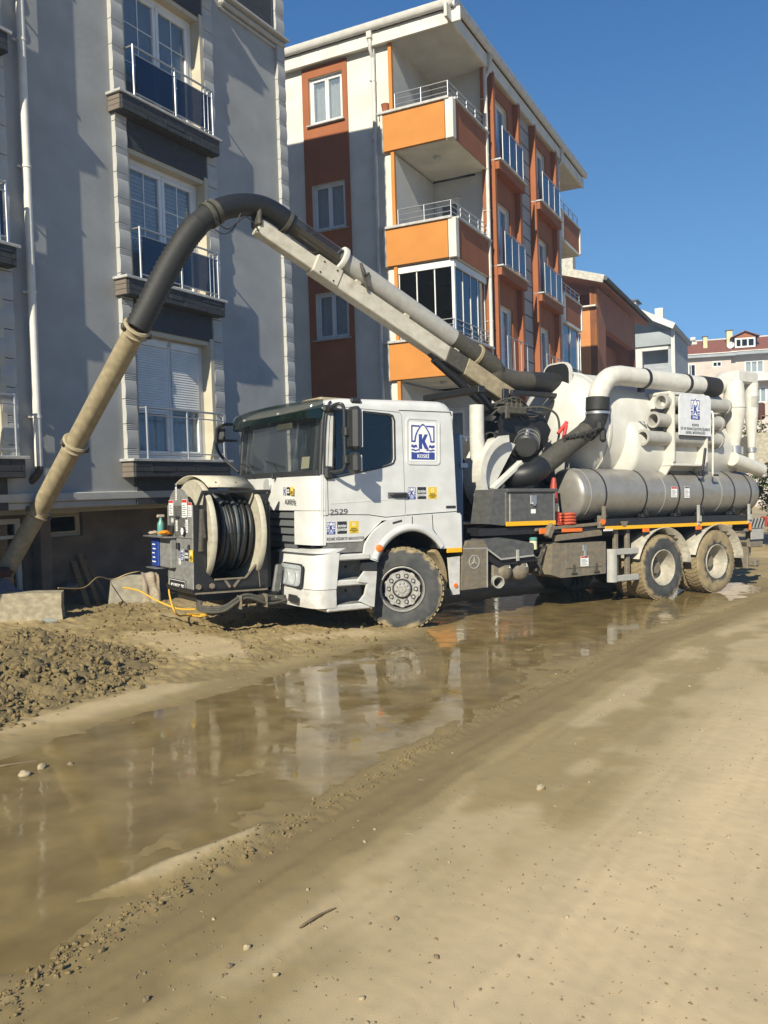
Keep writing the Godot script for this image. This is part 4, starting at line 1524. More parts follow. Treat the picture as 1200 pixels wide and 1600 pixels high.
# the water authority's emblem, w x h, lower left corner at the origin of xf
func emblem(parent: Node3D, xf: Transform3D, w: float, h: float, plate := true, blue := "print_blue") -> void:
	var e := nst()
	if plate:
		prism(e, rrect(-w * 0.07, -h * 0.05, w * 1.07, h * 1.06, w * 0.05), 0.003, xf)
	else:
		prism(e, rrect(-0.001, -0.001, w + 0.001, h, w * 0.01), 0.001, xf)
	var base := part(parent, "emblem", e, M["print_white"])
	var s := nst()
	var f := xf * Transform3D(Basis.IDENTITY, V(0, 0, 0.0035))
	var t := 0.055 * w
	# broken square frame
	for m in [0, 1]:
		var q := func(x: float) -> float:
			return x if m == 0 else w - x
		var L := [[Vector2(q.call(0.0), h * 0.49), Vector2(q.call(t), h * 0.49), Vector2(q.call(t), h * 0.97), Vector2(q.call(0.0), h * 0.97)],
			[Vector2(q.call(t), h * 0.97 - t), Vector2(q.call(w * 0.36), h * 0.97 - t), Vector2(q.call(w * 0.36), h * 0.97), Vector2(q.call(t), h * 0.97)],
			[Vector2(q.call(t), h * 0.49), Vector2(q.call(w * 0.155), h * 0.49), Vector2(q.call(w * 0.155), h * 0.49 + t), Vector2(q.call(t), h * 0.49 + t)]]
		for pl in L:
			prism(s, pl, 0.001, f)
		# half of the pointed arch
		var outer := []
		var inner := []
		for k in 9:
			var a := k / 8.0
			var y := h * (0.49 + 0.53 * a)
			var x := w * (0.155 + 0.345 * pow(a, 2.1))
			outer.append(Vector2(q.call(x - t * 0.55), y))
			inner.append(Vector2(q.call(x + t * 0.55), y - (t * 0.9 if k == 8 else 0.0)))
		inner.reverse()
		prism(s, outer + inner, 0.001, f)
		# water
		var wv := []
		for k in 7:
			wv.append(Vector2(q.call(w * 0.235 * k / 6.0), h * (0.41 + 0.015 * sin(k * 1.6))))
		for k in range(6, -1, -1):
			wv.append(Vector2(q.call(w * (0.26 * k / 6.0)), h * (0.335 + 0.015 * sin(k * 1.6 + 0.6))))
		prism(s, wv, 0.001, f)
		wv = []
		for k in 7:
			wv.append(Vector2(q.call(w * 0.36 * k / 6.0), h * (0.285 + 0.013 * sin(k * 1.5))))
		for k in range(6, -1, -1):
			wv.append(Vector2(q.call(w * 0.36 * k / 6.0), h * (0.245 + 0.013 * sin(k * 1.5 + 0.5))))
		prism(s, wv, 0.001, f)
	var top := [Vector2(0, 0), Vector2(w, 0)]
	for k in 9:
		top.append(Vector2(w * (1.0 - k / 8.0), h * (0.205 + 0.012 * sin(k * 1.7))))
	prism(s, top, 0.001, f)
	# the K
	prism(s, [Vector2(w * 0.32, h * 0.30), Vector2(w * 0.46, h * 0.30), Vector2(w * 0.46, h * 0.72), Vector2(w * 0.32, h * 0.72)], 0.001, f)
	prism(s, [Vector2(w * 0.46, h * 0.48), Vector2(w * 0.58, h * 0.30), Vector2(w * 0.74, h * 0.30), Vector2(w * 0.58, h * 0.53), Vector2(w * 0.71, h * 0.72), Vector2(w * 0.57, h * 0.72), Vector2(w * 0.46, h * 0.57)], 0.001, f)
	part(base, "print", s, M[blue])
	text(base, "lettering", "KOSKİ", h * 0.105, M["print_white"], f * Transform3D(Basis.IDENTITY, V(w * 0.5, h * 0.095, 0.001)), 1.0, false, null, 0.001)

# three little square stickers in a row
func stickers(parent: Node3D, xf: Transform3D, h: float) -> void:
	var w := h * 0.78
	emblem(parent, xf, w, h, false)
	var s := nst()
	prism(s, rrect(0, 0, h * 0.9, h, h * 0.02), 0.001, xf * Transform3D(Basis.IDENTITY, V(w + h * 0.22, 0, 0)))
	var b := part(parent, "sticker", s, M["print_black"])
	for k in 2:
		text(b, "lettering", ["BENİM", "ŞEHRİM"][k], h * 0.19, M["print_white"], xf * Transform3D(Basis.IDENTITY, V(w + h * 0.67, h * (0.62 - 0.29 * k), 0.002)), 0.92, false, null, 0.001)
	s = nst()
	prism(s, rrect(0, 0, h * 0.9, h, h * 0.02), 0.001, xf * Transform3D(Basis.IDENTITY, V(w + h * 1.34, 0, 0)))
	b = part(parent, "sticker", s, M["print_yellow"])
	s = nst()
	lathe(s, [Vector2(h * 0.10, 0.0), Vector2(h * 0.10, 0.002), Vector2(h * 0.15, 0.002), Vector2(h * 0.15, 0.0)], xf * Transform3D(Basis(Vector3.RIGHT, PI / 2), V(w + h * 1.79, h * 0.74, 0.0)), 14)
	part(b, "print", s, M["print_white"])
	text(b, "lettering", "KONYA", h * 0.11, M["print_black"], xf * Transform3D(Basis.IDENTITY, V(w + h * 1.79, h * 0.40, 0.002)), 1.0, false, null, 0.001)
	text(b, "lettering", "BÜYÜKŞEHİR", h * 0.10, M["print_black"], xf * Transform3D(Basis.IDENTITY, V(w + h * 1.79, h * 0.25, 0.002)), 0.9, false, null, 0.001)
	text(b, "lettering", "BELEDİYESİ", h * 0.06, M["print_black"], xf * Transform3D(Basis.IDENTITY, V(w + h * 1.79, h * 0.12, 0.002)), 1.0, false, null, 0.001)

func warning_label(parent: Node3D, xf: Transform3D, w: float, h: float, top := "print_red") -> void:
	var s := nst()
	prism(s, [Vector2(0, 0), Vector2(w, 0), Vector2(w, h), Vector2(0, h)], 0.0015, xf)
	var o := part(parent, "label", s, M["print_white"])
	s = nst()
	prism(s, [Vector2(w * 0.03, h * 0.82), Vector2(w * 0.97, h * 0.82), Vector2(w * 0.97, h * 0.98), Vector2(w * 0.03, h * 0.98)], 0.001, xf * Transform3D(Basis.IDENTITY, V(0, 0, 0.0015)))
	part(o, "print", s, M[top])
	s = nst()
	for k in 6:
		prism(s, [Vector2(w * 0.1, h * (0.1 + 0.11 * k)), Vector2(w * (0.9 - 0.25 * (k % 3) * 0.5), h * (0.1 + 0.11 * k)), Vector2(w * (0.9 - 0.25 * (k % 3) * 0.5), h * (0.14 + 0.11 * k)), Vector2(w * 0.1, h * (0.14 + 0.11 * k))], 0.0008, xf * Transform3D(Basis.IDENTITY, V(0, 0, 0.0015)))
	part(o, "print", s, M["print_gray"])

func make_wheel(t: Node3D, c: Vector3, dir: Vector3, front: bool, muddy: float, sd: int) -> void:
	var xf := along(c, dir)
	var nz := FastNoiseLite.new()
	nz.seed = sd
	nz.frequency = 7.0
	nz.fractal_octaves = 4
	var tint := func(v: Vector3) -> Color:
		var r := Vector2(v.x, v.z).length()
		var e := nz.get_noise_3dv(v)
		var k := smoothstep(-0.012, 0.012, r - muddy + e * 0.07)
		var dark := Color(0.050, 0.053, 0.058).lerp(Color(0.10, 0.098, 0.09), clampf(0.4 + e, 0, 1))
		return dark.lerp(Color(0.36, 0.28, 0.16) * (0.85 + 0.4 * e), k)
	var s := nst()
	var prof := [Vector2(0.285, 0.118), Vector2(0.30, 0.140)]
	for k in 8:
		var u := k / 7.0
		prof.append(Vector2(lerpf(0.315, 0.485, u), 0.143 + 0.012 * sin(PI * u)))
	prof.append_array([Vector2(0.505, 0.135), Vector2(0.515, 0.115), Vector2(0.520, 0.08), Vector2(0.522, 0.0), Vector2(0.520, -0.08), Vector2(0.515, -0.115), Vector2(0.50, -0.135), Vector2(0.40, -0.15), Vector2(0.29, -0.13)])
	lathe(s, prof, xf, 72, 0.0, TAU, tint)
	var w := part(t, "wheel", s, M["tyre"])
	# tread
	s = nst()
	for k in 46:
		var a := TAU * k / 46.0
		for sgn in [-1.0, 1.0]:
			for seg in 3:
				var h0: float = sgn * (0.008 + seg * 0.040)
				var a2: float = a + (0.036 * seg) * (1.0 if not front else 0.4) + (0.03 if sgn > 0 else 0.0)
				var ctr := V(cos(a2) * 0.521, h0 + sgn * 0.02, sin(a2) * 0.521)
				var rad := V(cos(a2), 0, sin(a2))
				box(s, xf * ctr, V(0.016, 0.038, 0.042), 0.0, xf.basis * Basis(rad, Vector3.UP, rad.cross(Vector3.UP)))
	part(w, "tread", s, M["mud_coat"])
	if front:
		s = nst()
		lathe(s, [Vector2(0.286, 0.125), Vector2(0.290, 0.150), Vector2(0.280, 0.155), Vector2(0.270, 0.145), Vector2(0.262, 0.09), Vector2(0.255, 0.02)], xf, 48)
		part(w, "rim", s, M["rim_gray"])
		s = nst()
		lathe(s, [Vector2(0.256, 0.02), Vector2(0.235, 0.03), Vector2(0.0, 0.03)], xf, 32)
		part(w, "rim_shadow_gap", s, M["black_steel"])
		s = nst()
		# scalloped wheel disc
		var pl := []
		for k in 80:
			var a := TAU * k / 80.0
			var sc := 0.222 + 0.016 * smoothstep(-0.2, 0.5, cos(a * 10.0))
			pl.append(Vector2(cos(a) * sc, sin(a) * sc))
		prism(s, pl, 0.03, xf * Transform3D(Basis(Vector3.RIGHT, -PI / 2), V(0, 0.055, 0)))
		part(w, "disc", s, M["rim_gray"])
		s = nst()
		lathe(s, [Vector2(0.128, 0.084), Vector2(0.128, 0.088), Vector2(0.118, 0.10), Vector2(0.095, 0.10), Vector2(0.0, 0.10)], xf, 32)
		part(w, "hub_ring", s, M["black_steel"])
		s = nst()
		lathe(s, [Vector2(0.110, 0.095), Vector2(0.106, 0.125), Vector2(0.095, 0.135), Vector2(0.05, 0.14), Vector2(0.045, 0.15), Vector2(0.0, 0.152)], xf, 32)
		for k in 10:
			var a := TAU * (k + 0.3) / 10.0
			cyl(s, xf * V(cos(a) * 0.082, 0.13, sin(a) * 0.082), xf * V(cos(a) * 0.082, 0.155, sin(a) * 0.082), 0.014, 6)
		part(w, "hub", s, M["rim_gray"])
		for k in 10:
			var a := TAU * (k + 0.5) / 10.0
			s = nst()
			cyl(s, xf * V(cos(a) * 0.172, 0.08, sin(a) * 0.172), xf * V(cos(a) * 0.172, 0.088, sin(a) * 0.172), 0.030, 12)
			var nut := part(w, "nut_washer", s, M["black_steel"])
			nut.name = "nut_washer"
			s = nst()
			cyl(s, xf * V(cos(a) * 0.172, 0.085, sin(a) * 0.172), xf * V(cos(a) * 0.172, 0.118, sin(a) * 0.172), 0.019, 6)
			part(w, "wheel_nut", s, M["rim_gray"])
	else:
		s = nst()
		lathe(s, [Vector2(0.286, 0.125), Vector2(0.293, 0.150), Vector2(0.284, 0.157), Vector2(0.272, 0.148), Vector2(0.262, 0.11), Vector2(0.258, 0.03), Vector2(0.245, -0.04), Vector2(0.215, -0.09), Vector2(0.17, -0.105), Vector2(0.0, -0.105)], xf, 48)
		part(w, "rim", s, M["rim_muddy"])
		s = nst()
		lathe(s, [Vector2(0.115, -0.105), Vector2(0.112, 0.0), Vector2(0.09, 0.02), Vector2(0.0, 0.025)], xf, 24)
		for k in 10:
			var a := TAU * k / 10.0
			cyl(s, xf * V(cos(a) * 0.165, -0.105, sin(a) * 0.165), xf * V(cos(a) * 0.165, -0.065, sin(a) * 0.165), 0.018, 6)
		part(w, "hub", s, M["muddy_gray"])

func make_truck() -> void:
	var u := deg_to_rad(90.0 - 56.24)
	var xf := Transform3D(Basis(Vector3.UP, u) * Basis(Vector3.BACK, deg_to_rad(-1.38)), Vector3(0.1986, -0.048, -10.65))
	var t := thing("vacuum_truck", "white sewer vacuum truck with raised suction boom, front hose reel and silver side tank", "truck", xf)
	truck_cab(t)
	truck_chassis(t)
	truck_tanks(t)
	truck_machine(t)
	truck_reel(t)

func mirrored(plan: Array) -> Array:
	var o := plan.duplicate()
	for k in range(plan.size() - 2, -1, -1):
		o.append(Vector2(plan[k].x, -2.5 - plan[k].y))
	return o

func truck_cab(t: Node3D) -> void:
	var white: Material = M["cab_white"]
	var zn := -0.08
	var side := [Vector2(-1.10, 1.13), Vector2(-1.13, 1.5), Vector2(-1.12, 1.95), Vector2(-1.06, 2.76), Vector2(0.83, 2.80), Vector2(0.87, 2.72), Vector2(0.90, 2.4), Vector2(0.94, 1.62), Vector2(0.95, 1.41), Vector2(-0.25, 1.38), Vector2(-0.55, 1.13)]
	var win := [Vector2(-0.925, 2.735), Vector2(-0.14, 2.705), Vector2(-0.09, 2.69), Vector2(-0.067, 2.64), Vector2(-0.063, 2.16), Vector2(-0.085, 2.11), Vector2(-0.13, 2.09), Vector2(-0.31, 2.045), Vector2(-0.955, 1.925)]
	var door := [Vector2(-1.025, 1.475), Vector2(-1.03, 1.93), Vector2(-0.99, 2.60), Vector2(-0.96, 2.72), Vector2(-0.90, 2.77), Vector2(0.02, 2.745), Vector2(0.055, 2.71), Vector2(0.10, 1.53), Vector2(0.095, 1.44), Vector2(-0.20, 1.425), Vector2(-0.45, 1.46)]
	for nside in [true, false]:
		var f := Transform3D(Basis.IDENTITY, V(0, 0, zn - 0.05)) if nside else Transform3D(Basis.IDENTITY, V(0, 0, -2.42))
		var s := nst()
		prism(s, keyhole(side, win), 0.05, f)
		part(t, "cab_side", s, white)
		s = nst()
		prism(s, keyhole(door, win), 0.008, Transform3D(Basis.IDENTITY, V(0, 0, zn if nside else -2.428)))
		var d := part(t, "door", s, white)
		# dark seam behind the door edge
		s = nst()
		var grown := Geometry2D.offset_polygon(PackedVector2Array(door), 0.008)[0]
		prism(s, keyhole(Array(grown), win), 0.002, Transform3D(Basis.IDENTITY, V(0, 0, zn + 0.0005 if nside else -2.4225)))
		part(d, "door_seal", s, M["joint_dark"])
		s = nst()
		var ringo := Geometry2D.offset_polygon(PackedVector2Array(win), 0.022)[0]
		prism(s, keyhole(Array(ringo), win), 0.006, Transform3D(Basis.IDENTITY, V(0, 0, zn + 0.007 if nside else -2.434)))
		part(d, "window_rubber", s, M["black_plastic"])
		s = nst()
		prism(s, win, 0.006, Transform3D(Basis.IDENTITY, V(0, 0, zn - 0.02 if nside else -2.41)))
		part(d, "door_window", s, M["side_glass"] if nside else M["windscreen"])
		if nside:
			s = nst()
			box(s, V(-0.02, 1.695, zn + 0.012), V(0.30, 0.075, 0.012), 0.005)
			part(d, "handle_recess", s, M["print_gray"])
			s = nst()
			tube(s, curve([V(-0.13, 1.70, zn + 0.02), V(-0.10, 1.705, zn + 0.05), V(0.08, 1.71, zn + 0.05), V(0.11, 1.715, zn + 0.02)], 4), 0.016, 8)
			part(d, "handle", s, M["black_plastic"])
			# crease low on the door
			s = nst()
			bar(s, V(-1.0, 1.60, zn + 0.008), V(0.07, 1.655, zn + 0.008), 0.006, 0.012)
			part(d, "crease", s, white)
			text(d, "lettering", "2529", 0.062, M["print_gray"], Transform3D(Basis(Vector3.BACK, 0.03), V(-0.885, 1.50, zn + 0.009)), 1.35)
	# recessed blank panel with the emblem
	var s := nst()
	prism(s, rrect(0.145, 2.105, 0.655, 2.675, 0.05), 0.004, Transform3D(Basis.IDENTITY, V(0, 0, zn)))
	var bp := part(t, "blank_panel", s, white)
	s = nst()
	prism(s, keyhole(rrect(0.128, 2.088, 0.672, 2.692, 0.06), rrect(0.150, 2.11, 0.650, 2.67, 0.05)), 0.010, Transform3D(Basis.IDENTITY, V(0, 0, zn)))
	part(bp, "panel_edge", s, white)
	emblem(t, Transform3D(Basis.IDENTITY, V(0.205, 2.155, zn + 0.004)), 0.375, 0.455, true)
	stickers(t, Transform3D(Basis.IDENTITY, V(0.145, 1.645, zn + 0.001)), 0.155)
	s = nst()
	box(s, V(0.845, 1.535, zn + 0.003), V(0.16, 0.035, 0.008), 0.002)
	part(t, "vent", s, M["black_plastic"])
	s = nst()
	bar(s, V(0.02, 2.775, zn + 0.001), V(0.86, 2.79, zn + 0.001), 0.004, 0.010)
	bar(s, V(0.115, 1.44, zn + 0.001), V(0.945, 1.475, zn + 0.001), 0.004, 0.010)
	bar(s, V(-1.10, 1.455, zn + 0.001), V(-1.03, 1.46, zn + 0.001), 0.004, 0.010)
	part(t, "panel_gap", s, M["joint_dark"])
	# lower door panel stickers and words
	stickers(t, Transform3D(Basis.IDENTITY, V(-1.055, 1.232, zn + 0.001)), 0.150)
	text(t, "lettering", "RESMİ HİZMETE MAHSUSTUR", 0.034, M["print_gray"], Transform3D(Basis.IDENTITY, V(-1.055, 1.172, zn + 0.001)), 0.82, true)
	# roof
	s = nst()
	var secs := []
	for st in [[-1.10, 2.755], [-1.06, 2.815], [-0.97, 2.87], [-0.80, 2.90], [-0.3, 2.915], [0.3, 2.935], [0.70, 2.945], [0.79, 2.93], [0.84, 2.88], [0.87, 2.77]]:
		var yb: float = 2.74 + (st[0] + 1.1) * 0.02
		var yt: float = st[1]
		var half := []
		for q in [[-0.08, 0.0], [-0.082, 0.35], [-0.10, 0.66], [-0.15, 0.88], [-0.24, 0.97], [-0.45, 1.0], [-1.25, 1.06]]:
			half.append(Vector2(q[0], yb + (yt - yb) * q[1]))
		var sec := []
		for p in half:
			sec.append(V(st[0], p.y, p.x))
		for k in range(half.size() - 2, -1, -1):
			sec.append(V(st[0], half[k].y, -2.5 - half[k].x))
		secs.append(sec)
	loft(s, secs, false, 1, false)
	part(t, "roof", s, white)
	s = nst()
	box(s, V(-0.42, 2.945, -1.05), V(0.62, 0.07, 0.55), 0.03)
	part(t, "roof_hatch", s, M["tan_pipe"])
	s = nst()
	box(s, V(-0.62, 2.865, -0.088), V(0.15, 0.065, 0.05), 0.02)
	part(t, "side_marker_lamp", s, M["black_plastic"])
	# back wall, floor and lining
	bx(t, "cab_back", V(0.90, 2.0, -1.25), V(0.05, 1.62, 2.28), white, 0.01)
	bx(t, "cab_floor", V(-0.1, 1.30, -1.25), V(1.95, 0.06, 2.2), M["dark_chassis"])
	bx(t, "cab_lining", V(0.86, 2.0, -1.25), V(0.02, 1.5, 2.2), M["cab_lining"])
	bx(t, "headlining", V(-0.1, 2.76, -1.25), V(1.8, 0.02, 2.2), M["cab_lining"])
	for z in [-0.62, -1.85]:
		s = nst()
		box(s, V(-0.05, 1.72, z), V(0.52, 0.16, 0.50), 0.05)
		box(s, V(0.24, 2.1, z), V(0.14, 0.72, 0.48), 0.05, Basis(Vector3.BACK, -0.12))
		box(s, V(0.30, 2.54, z), V(0.10, 0.20, 0.28), 0.04)
		part(t, "seat", s, M["seat_dark"])
	s = nst()
	box(s, V(-0.92, 1.78, -1.25), V(0.38, 0.30, 2.16), 0.06)
	part(t, "dashboard", s, M["black_plastic"])
	s = nst()
	var ring := []
	var wx := along(V(-0.62, 1.98, -0.62), V(0.55, 0.8, 0))
	for k in 25:
		ring.append(wx * V(cos(TAU * k / 24.0) * 0.22, 0, sin(TAU * k / 24.0) * 0.22))
	tube(s, ring, 0.016, 8, false)
	bar(s, wx * V(-0.2, 0, 0), wx * V(0.2, 0, 0), 0.04, 0.02)
	bar(s, wx * Vector3.ZERO, wx * V(0, -0.3, 0), 0.05, 0.05)
	part(t, "steering_wheel", s, M["black_plastic"])
	s = nst()
	for k in 2:
		secs = []
		for i in 7:
			var sec := []
			for j in 9:
				sec.append(V(-1.12 + i * 0.05, 1.945 + 0.05 * sin(i * 1.3 + j * 0.9 + k) * sin(PI * i / 6.0) + 0.01, -0.75 - k * 0.75 - j * 0.075))
			secs.append(sec)
		loft(s, secs)
	part(t, "dash_cover", s, M["blue_cloth"])
	# windscreen
	var plan_ws := smooth2([Vector2(-1.105, -0.10), Vector2(-1.155, -0.17), Vector2(-1.19, -0.32), Vector2(-1.225, -0.75), Vector2(-1.235, -1.25)], 4)
	plan_panel(t, "windscreen_frame", mirrored(plan_ws), 1.93, 2.005, M["black_plastic"], 0.006, 2)
	var gl := []
	for p in mirrored(plan_ws):
		gl.append(p + Vector2(0.006, 0))
	plan_panel(t, "windscreen", gl, 2.005, 2.74, M["windscreen"], 0.065, 4, 0.006)
	s = nst()
	for z in [-0.112, -2.388]:
		tube(s, curve([V(-1.112, 1.95, z), V(-1.10, 2.2, z), V(-1.07, 2.6, z), V(-1.03, 2.78, z + 0.02)], 4), 0.035, 8)
	part(t, "screen_pillar", s, M["black_plastic"])
	s = nst()
	for z in [-0.215, -2.285]:
		tube(s, [V(-1.13, 2.0, z), V(-1.065, 2.74, z)], 0.03, 6)
	part(t, "pillar_lining", s, M["cab_lining"])
	# curved black strip beside the pillar, on the white corner
	s = nst()
	tube(s, curve([V(-1.085, 1.95, -0.078), V(-1.075, 2.3, -0.078), V(-1.05, 2.62, -0.078), V(-1.01, 2.79, -0.082), V(-0.97, 2.83, -0.092)], 5), 0.014, 8)
	part(t, "rain_channel", s, M["black_plastic"])
	# wipers, sticker on the glass, interior mirror
	for w in [[-0.75, -1.25], [-1.55, -2.05]]:
		s = nst()
		bar(s, V(-1.262, 1.95, w[0] - 0.1), V(-1.235, 2.12, w[1] + 0.12), 0.014, 0.014)
		bar(s, V(-1.25, 2.06, w[0] - 0.05), V(-1.245, 2.16, w[1] - 0.08), 0.010, 0.02)
		part(t, "wiper", s, M["black_plastic"])
	s = nst()
	prism(s, [Vector2(-0.13, -0.06), Vector2(0.12, -0.055), Vector2(0.13, 0.085), Vector2(-0.11, 0.09)], 0.002, Transform3D(Basis(V(-0.10, 0, 1).normalized(), V(0.08, 1, 0).normalized(), V(-1, 0.08, -0.1).normalized()), V(-1.150, 2.09, -0.42)))
	part(t, "paper_notice", s, M["label_cream"])
	s = nst()
	box(s, V(-1.05, 2.60, -1.15), V(0.04, 0.09, 0.42), 0.03)
	part(t, "cab_mirror", s, M["label_cream"])
	s = nst()
	box(s, V(-1.0, 2.70, -1.25), V(0.06, 0.12, 2.0), 0.02)
	part(t, "sun_blind", s, M["black_plastic"])
	# tinted sun visor over the screen
	s = nst()
	secs = []
	var pl := smooth2([Vector2(-1.08, -0.085), Vector2(-1.20, -0.11), Vector2(-1.28, -0.22), Vector2(-1.33, -0.6), Vector2(-1.35, -1.25)], 4)
	for e in [[0.12, 2.865], [0.06, 2.845], [0.015, 2.80], [0.0, 2.74], [-0.01, 2.66], [-0.005, 2.635]]:
		var sec := []
		for p in mirrored(pl):
			sec.append(V(p.x + e[0] * clampf((-1.08 - p.x) / 0.2, 0.0, 1.0), e[1] - 0.02 * absf(-1.25 - p.y) * 0.5, p.y))
		secs.append(sec)
	loft(s, secs)
	part(t, "sun_visor", s, M["visor_green"])
	for z in [-0.75, -1.75]:
		s = nst()
		cyl(s, V(-1.33, 2.72, z), V(-1.36, 2.72, z), 0.015, 10)
		part(t, "visor_bolt", s, M["chrome"])
	# front lid, grille and corner
	var plan := smooth2([Vector2(-1.10, -0.075), Vector2(-1.155, -0.10), Vector2(-1.20, -0.20), Vector2(-1.225, -0.35), Vector2(-1.25, -0.8), Vector2(-1.26, -1.25)], 4)
	plan_panel(t, "front_lid", mirrored(plan), 1.52, 1.935, white, 0.01, 3)
	var fr := Transform3D(Basis(V(-0.06, 0, 1).normalized(), Vector3.UP, V(-1, 0, -0.06).normalized()), V(-1.243, 1.71, -0.83))
	stickers(t, fr, 0.10)
	text(t, "lettering", "AXOR", 0.062, M["print_gray"], fr * Transform3D(Basis.IDENTITY, V(0.04, -0.085, 0.002)), 1.35, true)
	s = nst()
	cyl(s, V(-1.262, 1.83, -1.25), V(-1.275, 1.83, -1.25), 0.10, 24, 0.004)
	part(t, "badge", s, M["chrome"])
	s = nst()
	cyl(s, V(-1.255, 1.93, -1.02), V(-1.30, 1.93, -1.02), 0.012, 8)
	box(s, V(-1.30, 1.955, -1.02), V(0.03, 0.07, 0.03), 0.01)
	part(t, "washer_jet", s, M["black_plastic"])
	var corner := []
	var mid := []
	for p in plan:
		if p.y > -0.62:
			corner.append(p)
		else:
			mid.append(p)
	mid.insert(0, corner[-1])
	plan_panel(t, "corner_panel", corner, 1.10, 1.512, white, 0.0, 3)
	var far_c := []
	for p in corner:
		far_c.append(Vector2(p.x, -2.5 - p.y))
	plan_panel(t, "corner_panel", far_c, 1.10, 1.512, white, 0.0, 3)
	var gm := mirrored(mid)
	var gback := []
	for p in gm:
		gback.append(p + Vector2(0.05, 0))
	plan_panel(t, "grille", gback, 1.05, 1.515, M["grille_gray"], 0.0, 2)
	for k in 4:
		plan_panel(t, "grille_bar", gm, 1.13 + k * 0.098, 1.20 + k * 0.098, M["grille_gray"], 0.03, 2, 0.04)
	# bumper corner with the headlamp
	for m in [0, 1]:
		var bp2 := smooth2([Vector2(-1.02, -0.02), Vector2(-1.12, -0.025), Vector2(-1.20, -0.07), Vector2(-1.245, -0.18), Vector2(-1.265, -0.5), Vector2(-1.28, -0.98)], 4)
		if m == 1:
			for i in bp2.size():
				bp2[i] = Vector2(bp2[i].x, -2.5 - bp2[i].y)
		plan_panel(t, "bumper", bp2, 0.345, 0.565, M["cab_white_low"], -0.004, 3, 0.06)
		plan_panel(t, "bumper", bp2, 0.572, 1.005, white, 0.05, 4, 0.06)
		plan_panel(t, "bumper_cap", bp2, 1.005, 1.06, white, 0.14, 2, 0.06)
		var z0 := -0.58 if m == 0 else -1.92
		var ln := Transform3D(Basis(V(-0.07 if m == 0 else 0.07, 0, 1).normalized(), V(0.10, 1, 0).normalized(), V(-1, 0.10, 0).normalized()).orthonormalized(), V(-1.262, 0.725, z0))
		s = nst()
		prism(s, rrect(-0.30, -0.145, 0.30, 0.145, 0.05), 0.016, ln)
		var hl := part(t, "headlamp", s, M["black_plastic"])
		s = nst()
		prism(s, rrect(-0.278, -0.123, 0.278, 0.123, 0.045), 0.004, ln * Transform3D(Basis.IDENTITY, V(0, 0, 0.016)))
		part(hl, "reflector", s, M["chrome"])
		for q in [[-0.14, -0.03, 0.085], [0.10, -0.03, 0.085]]:
			s = nst()
			lathe(s, [Vector2(q[2], 0.022), Vector2(q[2] * 0.75, 0.010), Vector2(0.03, -0.005), Vector2(0, 0)], ln * Transform3D(Basis(Vector3.RIGHT, PI / 2), V(q[0], q[1], 0.02)), 18)
			lathe(s, [Vector2(q[2] * 1.05, 0.0), Vector2(q[2] * 1.05, 0.012), Vector2(q[2], 0.012)], ln * Transform3D(Basis(Vector3.RIGHT, PI / 2), V(q[0], q[1], 0.02)), 18)
			part(hl, "bulb_bowl", s, M["chrome"])
		s = nst()
		box(s, V(0.0, 0.075, 0.026), V(0.5, 0.012, 0.01), 0.003)
		part(hl, "divider", s, M["print_gray"], ln)
		s = nst()
		prism(s, rrect(-0.285, -0.13, 0.285, 0.13, 0.048), 0.008, ln * Transform3D(Basis.IDENTITY, V(0, 0, 0.038)))
		part(hl, "lens", s, M["lamp_glass"])
		s = nst()
		prism(s, rrect(-0.13, -0.045, 0.13, 0.045, 0.02), 0.012, ln * Transform3D(Basis.IDENTITY, V(0.10, -0.285, 0.006)))
		part(t, "fog_lamp_recess", s, M["black_plastic"])
	bx(t, "bumper_centre", V(-1.15, 0.68, -1.25), V(0.16, 0.62, 0.64), M["dark_chassis"])
	bx(t, "front_bulkhead", V(-0.95, 1.0, -1.25), V(0.1, 0.9, 2.1), M["dark_chassis"])
	# steps
	s = nst()
	box(s, V(-0.78, 0.74, -0.33), V(0.68, 0.84, 0.05))
	box(s, V(-0.78, 1.07, -0.11), V(0.62, 0.14, 0.04))
	part(t, "step_well", s, M["step_gray"])
	for k in 3:
		var y: float = [0.965, 0.655, 0.355][k]
		s = nst()
		box(s, V(-0.775, y - 0.02, -0.175), V(0.62, 0.075, 0.30), 0.015)
		var stp := part(t, "step", s, M["cab_white_low"])
		s = nst()
		for j in 4:
			box(s, V(-0.775, y + 0.0205, -0.075 - j * 0.055), V(0.50, 0.006, 0.022))
		part(stp, "tread_plate", s, M["step_gray"])
	for k in 2:
		s = nst()
		for j in 2:
			cyl(s, V(-1.0 + j * 0.34, 0.81 - k * 0.30, -0.305), V(-1.0 + j * 0.34, 0.81 - k * 0.30, -0.295), 0.018, 8)
		part(t, "step_bolt", s, M["black_plastic"])
	s = nst()
	prism(s, [Vector2(-0.50, 0.335), Vector2(-0.43, 0.315), Vector2(-0.385, 0.755), Vector2(-0.56, 0.765), Vector2(-0.64, 0.68), Vector2(-0.66, 0.64), Vector2(-0.52, 0.62), Vector2(-0.56, 0.48), Vector2(-0.64, 0.40)], 0.04, Transform3D(Basis.IDENTITY, V(0, 0, -0.045)))
	part(t, "step_cheek", s, M["cab_white_low"])
	bx(t, "step_cheek_band", V(-0.46, 0.815, -0.08), V(0.20, 0.10, 0.08), M["black_plastic"])
	# mudguard over the front wheel
	var inner := arc(0.17, 0.62, 0.575, 0.615, 37, 155, 18)
